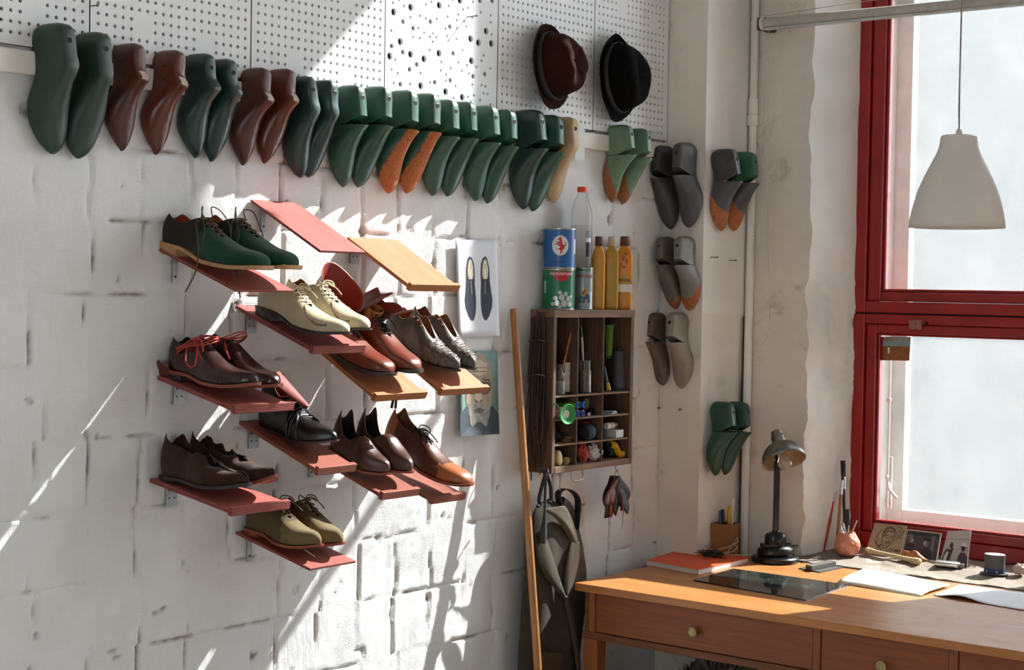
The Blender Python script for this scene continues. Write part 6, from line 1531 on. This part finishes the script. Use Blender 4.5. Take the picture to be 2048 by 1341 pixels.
sheet('lapel', [((1068, 1070), (1094, 1076)), ((1070, 1108), (1106, 1116)), ((1082, 1142), (1120, 1158)), ((1102, 1170), (1128, 1184)), ((1120, 1192), (1132, 1202))], M_coat, -.118, seed=5)
sheet('lapel', [((1142, 1078), (1160, 1084)), ((1132, 1112), (1163, 1120)), ((1128, 1152), (1150, 1154)), ((1127, 1196), (1137, 1198))], M_coat2, -.117, seed=6)
sheet('front_facing', [((1126, 1190), (1138, 1192)), ((1131, 1220), (1144, 1224)), ((1140, 1260), (1152, 1264)), ((1148, 1300), (1158, 1302)), ((1152, 1345), (1160, 1346))], M_coat2, -.119, seed=8)
sheet('pocket', [((1066, 1300), (1130, 1306)), ((1066, 1320), (1130, 1326)), ((1066, 1350), (1130, 1356))], M_coat2, -.117, seed=11)
g = G(); sp = spline([P(1120, 1012, 1, -.09), P(1116, 990, 1, -.088), P(1124, 980, 1, -.086), P(1138, 980, 1, -.086), P(1152, 992, 1, -.088), P(1156, 1012, 1, -.09), P(1152, 1060, 1, -.096)], 6)
g.grid([[Vector((p.x - HK.x, p.y + w, p.z)) for w in (-.012, 0, .012)] for p in sp]); o = g.build('hanging_strap', M_strap, coat, 80, fixn=False); solid(o, .003, 0)
g = G(); q = P(1121, 950, 1, -.085); g.tube(spline([(q.x, -.085, CZ0 + .004), (q.x, -.085, CZ0 - .020), (q.x - .003, -.086, HK.z + .004), (q.x + .004, -.088, HK.z - .006), (q.x + .008, -.088, HK.z + .004)], 5), .0022, 8); tag(g.build('coat_hook', M_steel), 'twisted wire hook under the crate that carries the coat strap', 'hook')
# ------------------------------------------------------------------ dark tool hung left of the coat strap
tk = P(1092, 946, 1, -.118); tool = thing('lasting_pincers', 'dark iron pincers with long leather grip hanging in front of the coat', 'pincers', tk)
M_iron = plain('blackened iron', '2a2929', .4, .7, .3, 40)
q = lambda px, py, y=-.126: P(px, py, 1, y) - tk
g = G(); blob(g, (0, 0, 0), (.011, .010, .012), 18, 12, .05); g.tube(spline([q(1092, 946), q(1084, 972), q(1078, 1000), q(1080, 1010), q(1074, 1014)], 5), [.006] * 20 + [.003], 10); g.build('jaw', M_iron, tool)
g = G(); g.tube(spline([q(1094, 950), q(1101, 975), q(1102, 1000), q(1098, 1006)], 5), .006, 10); g.build('jaw', M_iron, tool)
g = G(); sp = spline([q(1092, 948, -.132), q(1090, 1000, -.134), q(1089, 1040, -.134), q(1086, 1070, -.134), q(1084, 1088, -.134)], 6)
g.tube(sp, [.0045 + .0085 * ss(.35, .8, i / (len(sp) - 1)) * (1 - .35 * ss(.9, 1, i / (len(sp) - 1))) for i in range(len(sp))], 12, 0, False, None); g.build('grip', leather('dark grip', '24262a', .55, .2), tool)
g = G(); g.tube([(tk.x, CY + .012, tk.z + .010), (tk.x, -.128, tk.z + .011)], .0025, 8); tag(g.build('nail', M_nail), 'nail under the crate that carries the iron pincers', 'nail', 'nails in the wall')
# ------------------------------------------------------------------ leather swatches on a hook
hk2 = P(1231, 938, 1, -.088); sw = thing('leather_swatches', 'bunch of brown and black leather swatches hanging from a hook', 'leather swatches', hk2); sw.scale = (1.25, 1.0, 1.42)
g = G(); g.tube(spline([(0, 0, .020), (.002, 0, .008), (-.002, -.002, 0), (.004, -.002, -.008), (.010, -.002, -.002)], 5), .0016, 8); g.build('hook', M_brass, sw)
g = G(); g.tube([(.006 + .008 * math.cos(a), 0, -.012 + .008 * math.sin(a)) for a in [2 * PI * i / 18 for i in range(18)]], .0014, 6, 0, True); g.build('ring', M_brass, sw)
rs = random.Random(4); cols = ['5a2f1e', '17110f', '6b3820', '2b2d2f', '8a4a25', '100e0e', '4a2a1c', '2f1a14', '1a1a1c', '6a3a28', '20201f']
for k in range(11):
    u = -1 + 2 * k / 10; L = .075 + .035 * rs.random() - .02 * abs(u); w = rs.uniform(.012, .018); y = -.016 + .032 * ((k * 7) % 11) / 10
    g = G(); rows = []
    for j in range(8):
        v = j / 7; wd_ = w * (.18 + .95 * math.sin(PI * min(.98, .12 + v * .62)) ) * (1 - .75 * ss(.80, 1, v) * (k % 3 != 0))
        cx = .006 + u * .055 * math.sin(v * 1.35) ; rows.append([(cx + s * wd_ + .003 * math.sin(v * 6 + k), y + .006 * math.sin(v * 3 + k) + .004 * s * s, -.018 - L * v) for s in (-1, -.4, .4, 1)])
    g.grid(rows); o = g.build('swatch', leather('swatch leather %d' % k, cols[k], .5, .25), sw, 80, fixn=False); solid(o, .0015, 0)
g = G(); g.grid([[(.012 + .006 * math.sin(v * 3), -.018, -.06 - .085 * v) if s == 0 else (.012 + .006 * math.sin(v * 3) + .006 * (1 - v), -.018, -.06 - .085 * v) for s in (0, 1)] for v in [i / 8 for i in range(9)]]); o = g.build('swatch', leather('swatch leather 4', cols[4]), sw, 80, fixn=False); solid(o, .0015, 0)

# ------------------------------------------------------------------ roller blind tube with its bead chain
RX = 2.74; a = P(1528, 47, 0, RX); zt = a.z
rl = thing('roller_blind', 'rolled up pale blind on a tube across the top of the window', 'blind', (RX, a.y, zt))
Lr = abs(SR - a.y) + .25
g = G(); g.tube([(0, 0, 0), (0, -Lr, -.004)], .0185, 24); g.build('tube', plain('pale blind cloth', 'aba69d', .7, 0, .12, 30), rl)
g = G(); g.box(-.012, .004, -Lr, -.01, -.026, -.018); g.build('bottom_bar', plain('pale metal bar', 'b5b2ab', .4, .3), rl, 0)
g = G(); g.lathe([(.0001, -.004), (.024, -.004), (.024, .006), (.020, .008), (.0001, .008)], 24, 0, R(PI / 2, 'X') @ T(0, 0, -.004)); g.build('end_disc', plain('cream plastic', 'cfc9bc', .4), rl)
g = G(); g.box(-.006, WX - RX + .003, -.006, .026, -.022, .022); bev(g.build('wall_bracket', plain('dark bracket', '3a342d', .6), rl, 0), .002)
ch = thing('bead_chain', 'beaded pull chain of the blind hanging against the wall', 'chain', (RX, a.y - .006, zt))
n1 = P(1505, 650, 0, WX - .02); n2 = P(1540, 640, 0, WX - .02)
pth = spline([(.0, .008, -.01), (.03, .015, -.25), (.05, n1.y - a.y + .006, n1.z + .25 - zt), (.055, n1.y - a.y + .006, n1.z - zt), (.056, (n1.y + n2.y) / 2 - a.y + .006, n1.z - .075 - zt), (.055, n2.y - a.y + .006, n2.z - zt), (.05, n2.y - a.y + .016, n2.z + .3 - zt), (.03, .0, -.25), (.004, -.012, -.01)], 40)
g = G(); g.tube(pth, .0006, 4); acc = 0; pv = pth[0]
for p in pth[1:]:
    acc += (p - pv).length; pv = p
    if acc >= .0075:
        acc = 0; g.lathe([(.0002, -.0019), (.0015, -.0012), (.0020, 0), (.0015, .0012), (.0002, .0019)], 6, 0, T(*p), cap=False)
o = g.build('beads', plain('cream beads', 'd4cdbf', .4), ch, 60); o['kind'] = 'stuff'
g = G(); w0 = P(1530, 32, 0, RX + .01); w1_ = P(1790, -6, 0, RX + .01); g.tube([w0, w1_ + (w1_ - w0) * 1.2], .0012, 6); tag(g.build('wire', plain('grey wire', '9a958b', .5)), 'thin grey wire running above the blind tube', 'wire')
# ------------------------------------------------------------------ pendant lamp
PXX = 2.32; pt_ = P(1921, 272, 0, PXX); pb_ = P(1915, 456, 0, PXX)
Rr = abs(P(1822, 455, 0, PXX).y - P(2008, 457, 0, PXX).y) / 2 * .965; Hh = pt_.z - pb_.z
pc0 = (P(1822, 455, 0, PXX) + P(2008, 457, 0, PXX)) / 2
pn = thing('pendant_lamp', 'white bell shaped pendant lamp hanging in front of the window', 'lamp', (PXX, pc0.y, pc0.z))
M_pw = plain('matt white lacquer', 'd3cdc6', .45, 0, .02)
pr_ = [(Rr * 1.0, 0), (Rr * .985, Hh * .08), (Rr * .93, Hh * .22), (Rr * .84, Hh * .38), (Rr * .71, Hh * .54), (Rr * .57, Hh * .69), (Rr * .46, Hh * .80), (Rr * .405, Hh * .88), (Rr * .385, Hh * .95), (Rr * .375, Hh * .99), (Rr * .34, Hh * 1.005), (.006, Hh * 1.01)]
g = G(); g.lathe(pr_, 64, cap=False); o = g.build('lamp_shade', M_pw, pn); solid(o, .002, -1)
g = G(); g.lathe([(.011, Hh * 1.0), (.010, Hh * 1.03), (.007, Hh * 1.07), (.003, Hh * 1.08)], 16); g.build('cord_grip', M_pw, pn)
g = G(); g.tube(spline([(0, 0, Hh * 1.05), (.003, .003, Hh + .15), (-.002, .001, Hh + .3), (0, 0, 5.2 - pc0.z)], 8), .0026, 8); g.build('cord', plain('grey cord', '8d8880', .6), pn)
g = G(); g.lathe([(.02, Hh * .62), (.02, Hh * .98)], 20); g.lathe([(.0001, Hh * .28), (.018, Hh * .32), (.028, Hh * .42), (.024, Hh * .52), (.014, Hh * .62)], 24, 0, None, False); g.build('bulb', M_pw, pn)

# ------------------------------------------------------------------ the window sill
def sz(px, py):
    """a point on the sloping sill"""
    z = .785
    for _ in range(4):
        p = P(px, py, 2, z); z = .773 + .10 * (p.x - WX) + .002
    p.z = z; return p
def leanp(px, py, X): return P(px, py, 0, X)
# salt rock holder with tools
sp_ = sz(1694, 1110); rh = .047
m = N('salt rock'); v = m.coord(); nn = m.noise(v, 30, 5, .6); vo = m.n('ShaderNodeTexVoronoi', i_Vector=v, i_Scale=60.0).outputs['Distance']
m.bsdf(m.ramp(nn, [(.3, srgb('c0694e')), (.7, srgb('e0a48c'))]), .45, 0, m.bump(vo, .9, .004), Subsurface_Weight=.25, Subsurface_Radius=(.02, .008, .004), Subsurface_Scale=.5); M_salt = m.m
hd = thing('rock_holder', 'rough pink salt rock holder on the window sill', 'holder', sp_)
g = G(); rows = []
for z, k in ((0, .62), (.006, .80), (.02, .95), (.035, 1.0), (.05, .93), (.065, .76), (.076, .62), (.080, .56), (.077, .48), (.05, .44), (.02, .40), (.018, .02)):
    rows.append([((rh * k) * math.cos(a) * (1 + .07 * nz(math.cos(a) * 2, math.sin(a) * 2, z * 30)), (rh * k) * math.sin(a) * (1 + .07 * nz(math.cos(a) * 2 + 4, math.sin(a) * 2, z * 30)), z + .004 * nz(math.cos(a) * 3, math.sin(a) * 3, k * 3) * (z > .05)) for a in [2 * PI * i / 36 for i in range(36)]])
g.grid(rows, closeu=True); g.f.append(list(range(36))[::-1]); g.m.append(0); g.build('rock', M_salt, hd, 45)
b0 = sp_ + Vector((0, 0, .024)); X0 = sp_.x
def tl(px, py, dx=0): return P(px, py, 0, X0 + dx)
stickthing('craft_knife', 'black handled knife standing in the pink rock holder', 'knife', b0 + Vector((.004, -.002, 0)), tl(1695, 1019), .006, [('handle', .1, 1, .0055, .0075, M_blk)])
for (px, py, dx, lab) in ((1681, 1053, -.004, 'short steel punch, left one in the pink rock holder'), (1686, 1047, .012, 'short steel punch, second from the left in the pink rock holder'), (1698, 1052, -.012, 'short steel punch in front of the knife in the pink rock holder'), (1714, 1042, 0, 'long steel punch leaning right in the pink rock holder')):
    stickthing('steel_punch', lab, 'punch', b0 + Vector((dx * .5, (1694 - px) * .0008 * -.4, .0)), tl(px, py, dx), .003, [('shaft', 0, .93, .0028, .0034, M_chr), ('tip', .93, 1, .0038, .0030, M_chr)], 'steel punches in the rock holder')
# brushes leaning in the corner of the reveal
def brush(lab, p0, p1, parts): stickthing('long_brush', lab, 'brush', p0, p1, .005, parts, 'brushes leaning in the window corner')
M_rb = plain('red plastic handle', '9a2420', .35)
brush('red toothbrush like brush leaning against the plastered window reveal', sz(1650, 1106) + Vector((-.01, 0, .004)), P(1671, 985, 0, 2.90), [('handle', 0, .55, .0035, .006, M_rb), ('neck', .55, .85, .005, .003, M_rb), ('brush_head', .85, 1, .0045, .0045, M_chr)])
brush('pale wooden brush with steel ferrule leaning beside the red frame', sz(1672, 1106) + Vector((0, 0, .004)), P(1686, 945, 0, 2.94), [('handle', 0, .72, .005, .0065, M_brw), ('ferrule', .72, .90, .006, .0045, M_chr), ('bristles', .90, 1, .0045, .003, M_bris)])
brush('dark wide brush with black bristles in the corner next to the red frame', sz(1690, 1100) + Vector((0, 0, .004)), P(1686, 922, 0, 2.965), [('handle', 0, .68, .0045, .006, M_blk), ('ferrule', .68, .82, .0075, .008, M_chr), ('bristles', .82, 1, .0085, .0095, M_bris)])
# cards leaning on the red frame
def card(name, label, cat, tl_, tr_, br_, bl_, mats, shapes, group=None, extra=None):
    B0, B1 = sz(*bl_), sz(*br_); B0.z += .001; B1.z += .001
    Xt = FX - .012
    A0, A1 = P(*tl_, 0, Xt), P(*tr_, 0, Xt - .0)
    ex = (B1 - B0).normalized(); up = ((A0 + A1) / 2 - (B0 + B1) / 2); up = (up - ex * up.dot(ex)).normalized(); nz_ = ex.cross(up)
    t = thing(name, label, cat, B0, Matrix((ex, up, nz_)).transposed(), group)
    loc = lambda p: (t.matrix_world.inverted() @ p)
    bpy.context.view_layer.update()
    q = [loc(p) for p in (A0, A1, B1, B0)]
    for p in q: p.z = 0
    def at(u, v, d): 
        p = (q[0] * (1 - u) + q[1] * u) * (1 - v) + (q[3] * (1 - u) + q[2] * u) * v; return Vector((p.x, p.y, d))
    g = G(); g.add([at(0, 1, -.0006), at(1, 1, -.0006), at(1, 0, -.0006), at(0, 0, -.0006), at(0, 1, .0004), at(1, 1, .0004), at(1, 0, .0004), at(0, 0, .0004)], [(3, 2, 1, 0), (4, 5, 6, 7), (0, 1, 5, 4), (1, 2, 6, 5), (2, 3, 7, 6), (3, 0, 4, 7)]); g.build('card', mats[0], t, 0)
    g = G()
    for k, (mi, pts) in enumerate(shapes):
        d = .0007 + .0001 * k; g.add([at(x, y, d) for x, y in pts], [tuple(range(len(pts)))], mi - 1)
    if shapes: g.build('printed_picture', mats[1:], t, 0, fixn=False)
    if extra: extra(t, at)
    return t
K_CARD = plain('brown card', '9c8a72', .8, 0, .06, 30); K_INK = plain('black ink', '241d18', .8)
def drawing(t, at):
    g = G()
    def ln(pts, r=.0007): g.tube([at(x, y, .0008) for x, y in spl2(pts)], r, 5)
    def spl2(pts): return [(p.x, p.y) for p in spline([(x, y, 0) for x, y in pts], 5)]
    ln([(.36,.42),(.34,.28),(.40,.14),(.52,.08),(.64,.12),(.70,.24),(.69,.40),(.66,.56),(.60,.68),(.52,.76),(.44,.70),(.37,.58),(.36,.42)], .0009)
    ln([(.36,.30),(.44,.16),(.56,.12),(.66,.20),(.60,.24),(.48,.22),(.40,.34),(.37,.44)], .0014)
    ln([(.42,.38),(.48,.35),(.53,.37)], .0012); ln([(.60,.38),(.66,.36)], .0012); ln([(.43,.43),(.48,.42),(.52,.44)]); ln([(.60,.43),(.65,.42)])
    ln([(.57,.42),(.585,.52),(.60,.55),(.55,.57)]); ln([(.47,.62),(.53,.60),(.58,.62)], .0013); ln([(.48,.67),(.55,.68)]); ln([(.46,.58),(.53,.565),(.60,.59)], .0010)
    ln([(.30,.20),(.22,.30),(.18,.44),(.26,.50),(.22,.62),(.32,.72),(.40,.66)], .0007); ln([(.16,.54),(.22,.66),(.34,.74),(.36,.66)], .0013)
    ln([(.72,.10),(.80,.06),(.86,.14),(.80,.20),(.88,.24),(.94,.16),(.90,.30),(.78,.32),(.76,.24)]); ln([(.70,.36),(.78,.40),(.84,.36),(.80,.46),(.72,.48)]); ln([(.86,.40),(.90,.36),(.91,.42),(.87,.43)])
    ln([(.44,.74),(.40,.86),(.44,.98)]); ln([(.56,.78),(.60,.88),(.56,.99)]); ln([(.36,.74),(.28,.84),(.20,.96)])
    o = g.build('ink_drawing', K_INK, t, 0)
    p = at(.80, .80, .0008); a = at(1, .8, 0) - at(0, .8, 0)
    text_mesh('DUMB', .017, K_INK, 'lettering', t, .0003, M=T(*p) @ R(math.atan2(a.y, a.x), 'Z'))
card('drawing_card', 'brown card with an ink drawing of a smoking man, leaning on the red frame', 'drawing', (1748,1044), (1816,1055), (1800,1118), (1731,1106), [K_CARD], [], None, drawing)
K_B1 = plain('photo black', '221a1c', .4); K_B2 = plain('photo grey', '6b5d5c', .4); K_B3 = plain('photo light', 'a99c98', .4); K_B4 = plain('photo mid', '43373a', .4, 0, .3, 60); K_PW = plain('photo border', 'd5d0c8', .5)
R4 = lambda a, b, c, d: [(a, b), (c, b), (c, d), (a, d)]
card('photograph', 'dark photograph of two seated people, middle of three cards on the sill', 'photograph', (1815,1060), (1883,1067), (1874,1124), (1802,1116), [K_PW, K_B4, K_B1, K_B2, K_B3],
     [(1, R4(.02,.03,.97,.97)), (2, R4(.02,.03,.97,.18)), (3, R4(.76,.12,.84,.9)), (2, [(.02,.97),(.04,.58),(.14,.48),(.26,.50),(.34,.66),(.36,.97)]), (3, ell(.16,.33,.075,.13)), (4, [(.19,.30),(.235,.32),(.26,.38),(.22,.44),(.18,.42)]), (3, ell(.15,.215,.09,.05)),
      (2, [(.44,.97),(.48,.66),(.58,.56),(.72,.56),(.82,.70),(.84,.97)]), (3, ell(.62,.42,.075,.14)), (4, [(.56,.36),(.60,.34),(.61,.46),(.57,.50),(.545,.44)]), (2, [(.52,.30),(.60,.22),(.74,.24),(.78,.32),(.70,.36)]), (4, R4(.30,.60,.33,.615)), (3, [(.05,.62),(.33,.64),(.33,.66),(.05,.645)]), (3, [(.05,.72),(.34,.74),(.34,.76),(.05,.745)])], 'photographs on the window sill')
card('photograph', 'pale photograph of two standing people, rightmost of three cards on the sill', 'photograph', (1892,1059), (1946,1065), (1934,1138), (1880,1124), [plain('photo sky', 'b3a8a6', .45, 0, .05), K_PW, K_B1, K_B4, K_B2],
     [(4, R4(.0,.25,1,.262)), (4, R4(.0,.55,1,.56)), (2, [(.04,.98),(.08,.66),(.16,.56),(.26,.60),(.32,.50),(.40,.52),(.36,.70),(.32,.98)]), (2, ell(.30,.46,.07,.07)), (3, [(.24,.40),(.28,.34),(.36,.38),(.38,.44)]), (1, [(.10,.80),(.18,.64),(.24,.66),(.20,.96),(.10,.97)]),
      (3, [(.60,.99),(.62,.74),(.70,.62),(.86,.62),(.97,.74),(.98,.99)]), (2, ell(.78,.50,.075,.10)), (1, [(.68,.44),(.72,.36),(.84,.35),(.92,.44),(.94,.47)]), (2, [(.66,.46),(.94,.47),(.92,.50),(.70,.50)])], 'photographs on the window sill')
# bone
M_bone = plain('old bone', 'cdb48a', .55, 0, .15, 25, .2, 60)
b0_, b1_ = sz(1737, 1106) + Vector((-.012, 0, .011)), sz(1843, 1131) + Vector((-.012, 0, .011))
g = G(); n = 26; ax = b1_ - b0_; tt = [i / n for i in range(n + 1)]
rr = curve([(0, .004), (.02, .010), (.06, .0125), (.14, .0095), (.25, .0078), (.5, .0072), (.75, .0082), (.86, .010), (.93, .0130), (.98, .011), (1, .005)])
g.tube([b0_ + ax * q + Vector((0, 0, .002 * math.sin(q * PI) - .001)) for q in tt], [rr(q) for q in tt], 18)
for p, s in ((b0_, -1), (b1_, 1)):
    for k in (-1, 1): blob(g, p - ax.normalized() * .006 * s + Vector((-.006 * k, 0, .003 + .001 * k)), (.0085, .0085, .009), 14, 10, .1, 3, k)
tag(g.build('bone', M_bone, smooth=80), 'long pale bone lying on the sill in front of the cards', 'bone')
# little wooden last on the sill
q0, q1 = sz(1799, 1122) + Vector((.016, 0, .003)), sz(1856, 1128) + Vector((.022, 0, .001)); Ls = (q1 - q0).length
ex = (q1 - q0).normalized(); ez = Vector((0, 0, 1)); ez = (ez - ex * ez.dot(ex)).normalized(); ey = ez.cross(ex)
ml = thing('toy_last', 'small varnished wooden shoe last behind the bone on the sill', 'shoe last', q0, Matrix((ex, ey, ez)).transposed())
g = G(); kh = curve([(0, .026), (.04, .033), (.30, .030), (.36, .036), (.48, .036), (.62, .026), (.8, .013), (.95, .007), (1, .003)]); kw = curve([(0, .006), (.05, .010), (.2, .012), (.4, .011), (.6, .0145), (.75, .013), (.9, .006), (1, .001)])
rows = []
for i in range(24):
    s = i / 23; h_, w_ = kh(s), kw(s); rows.append([(s * Ls, w_ * math.cos(a) * (1 - .35 * max(0, math.sin(a)) * (1 - ss(.3, .6, s))), h_ / 2 + h_ / 2 * math.sin(a)) for a in [2 * PI * k / 20 for k in range(20)]])
g.grid(rows, closeu=True); g.f.append(list(range(20))[::-1]); g.m.append(0); g.f.append([23 * 20 + k for k in range(20)]); g.m.append(0)
g.build('last_body', woodmat('varnished wood', '8a4a1f', 'b06c33', 0, .25, 3), ml, 50)
g = G()
for s in (.14, .50): g.tube([(s * Ls, -kw(s) - .0006, kh(s) * .55), (s * Ls, kw(s) + .0006, kh(s) * .55)], .0022, 10)
g.build('peg_hole', M_dark, ml)
# hip flask, keys, tiny top hat, shell
fc = (sz(1862, 1132) + sz(1926, 1139)) / 2 + Vector((.0, -.002, .0))
fk = thing('hip_flask', 'brushed steel flask lying on the sill in front of the pale photograph', 'flask', fc, (0, 0, math.radians(-84)))
g = G(); rows = []
for x, k in ((-.040, .88), (-.038, 1), (.036, 1), (.040, .9)):
    rows.append([(x, .024 * abs(math.cos(a)) ** .5 * (1 if math.cos(a) > 0 else -1) * k, .011 + .0098 * abs(math.sin(a)) ** .55 * (1 if math.sin(a) > 0 else -1) * k + .003 * math.cos(a) ** 2 * 0) for a in [2 * PI * i / 32 for i in range(32)]])
g.grid(rows, closeu=True); g.f.append(list(range(32))[::-1]); g.m.append(0); g.f.append([3 * 32 + k for k in range(32)]); g.m.append(0)
g.build('flask_body', plain('brushed steel', 'bdb9b0', .3, .9, .06), fk, 50)
g = G(); g.lathe([(.006, 0), (.006, .008), (.0065, .009), (.0065, .016), (.0001, .017)], 16, 0, T(.040, .006, .011) @ R(PI / 2, 'Y'), cap=False); g.build('flask_cap', plain('brushed steel', 'bdb9b0'), fk)
kp = sz(1938, 1134); ky = thing('key_ring', 'small bunch of brass and steel trinkets right of the flask', 'keys', kp + Vector((0, 0, .002)))
g = G(); g.tube([(.009 * math.cos(a), .011 * math.sin(a) - .012, .003 + .002 * math.sin(a)) for a in [2 * PI * i / 18 for i in range(18)]], .0012, 6, 0, True); g.build('ring', M_chr, ky)
g = G(); g.lathe([(.0001, 0), (.011, 0), (.0125, .003), (.010, .006), (.0001, .007)], 20, 0, T(0, .010, 0) @ Matrix.Diagonal((.7, 1.1, 1, 1)), cap=False); g.build('brass_tag', plain('aged brass', '8a7440', .35, .8, .2), ky)
hp = sz(1987, 1150) + Vector((.008, 0, .001)); sc1 = .0355
th_ = thing('toy_top_hat', 'miniature grey top hat with a blue ribbon on the sill', 'hat', hp, (0, 0, 0))
M_hat = plain('grey card felt', '4f4f4c', .75, 0, .15, 60, .1, 300)
g = G(); g.lathe([(.0001, .001), (sc1 * 1.30, .001), (sc1 * 1.33, .0025), (sc1 * 1.30, .004), (sc1 * .98, .004)], 44, 0, Matrix.Diagonal((.85, 1, 1, 1)), cap=False); g.build('brim', M_hat, th_)
g = G(); g.lathe([(sc1 * .98, .003), (sc1 * .95, .03), (sc1 * .99, .062), (sc1 * 1.0, .065), (sc1 * .96, .0665), (.0001, .0665)], 44, 0, Matrix.Diagonal((.85, 1, 1, 1)), cap=False); g.m = [1 if sum(g.v[i].z for i in f_) / len(f_) > .0664 else 0 for f_ in g.f]; g.build('crown', [M_hat, plain('pale hat top', '9a9890', .6)], th_)
g = G(); g.lathe([(sc1 * .995, .0045), (sc1 * 1.005, .0055), (sc1 * .995, .019), (sc1 * .985, .020)], 44, 0, Matrix.Diagonal((.85, 1, 1, 1)), cap=False); g.build('ribbon', plain('blue ribbon', '1f2f5c', .6), th_)
g = G(); f = CAM - hp; a0 = math.atan2(f.y, f.x)
for da in (-.85, .15, 1.0):
    for cx, cy, rx_, ry_ in ((0, .0135, .0012, .0012), (0, .0105, .0016, .0022), (0, .0075, .0024, .0010)):
        a = a0 + da; g.add([((sc1 * 1.012) * .85 * math.cos(a + (cx + rx_ * math.cos(q)) / sc1), sc1 * 1.012 * math.sin(a + (cx + rx_ * math.cos(q)) / sc1), cy + ry_ * math.sin(q)) for q in [2 * PI * i / 10 for i in range(10)]], [tuple(range(10))])
o = g.build('ribbon_marks', C_W, th_, 0)
shp = sz(2040, 1150) + Vector((0, 0, .018)); g = G(); blob(g, (0, 0, 0), (.020, .022, .017), 30, 22, .15, 3, 5)
for k in range(26):
    th = random.uniform(.3, PI - .3); ph = random.uniform(0, 2 * PI); d = Vector((math.sin(th) * math.cos(ph), math.sin(th) * math.sin(ph), math.cos(th))); blob(g, Vector((d.x * .020, d.y * .022, d.z * .017)), (.0045, .0045, .0045), 8, 6, .1, 3, k)
o = tag(g.build('seashell', plain('pinkish shell', 'bfa596', .5, 0, .2, 60), smooth=80), 'knobbly pinkish seashell at the right end of the sill', 'shell'); o.location = shp
# postcard on the lower pane
c0, c1, c2, c3 = P(1757, 674, 0, FX + .047), P(1822, 674, 0, FX + .047), P(1820, 722, 0, FX + .047), P(1758, 721, 0, FX + .047)
pc2 = thing('postcard', 'small colour postcard of a figure in a brown field stuck on the lower pane', 'postcard', c0)
def pcq(u, v, d): 
    p = (c0 * (1 - u) + c1 * u) * (1 - v) + (c3 * (1 - u) + c2 * u) * v - c0; return Vector((p.x - d, p.y, p.z))
g = G(); g.add([pcq(0, 0, 0), pcq(1, 0, 0), pcq(1, 1, .004), pcq(0, 1, .002), pcq(0, 0, .0006), pcq(1, 0, .0006), pcq(1, 1, .0046), pcq(0, 1, .0026)], [(0, 1, 2, 3), (7, 6, 5, 4), (0, 4, 5, 1), (1, 5, 6, 2), (2, 6, 7, 3), (3, 7, 4, 0)]); g.build('card', plain('card white', 'c9c5bd', .5), pc2, 0)
g = G()
for mi, (u0, v0, u1, v1) in enumerate(((0, 0, 1, .22), (0, .22, 1, .40), (0, .40, 1, 1), (.30, .45, .36, .70))):
    g.add([pcq(u, v, .0010 + .0003 * mi + .003 * v) for u, v in ((u0, v0), (u1, v0), (u1, v1), (u0, v1))], [(0, 1, 2, 3)], mi)
g.add([pcq(u, v, .0026 + .003 * v) for u, v in ell(.33, .42, .022, .035, 12)], [tuple(range(12))], 4)
g.build('printed_picture', [plain('postcard grey', '8d8880', .5, 0, .3, 60), plain('postcard blue', '7f9aa0', .5), plain('postcard field', '8a5226', .5, 0, .3, 60), plain('postcard white', 'd9d2c6', .5), plain('postcard dark', '3a2a20', .5)], pc2, 0, fixn=False)
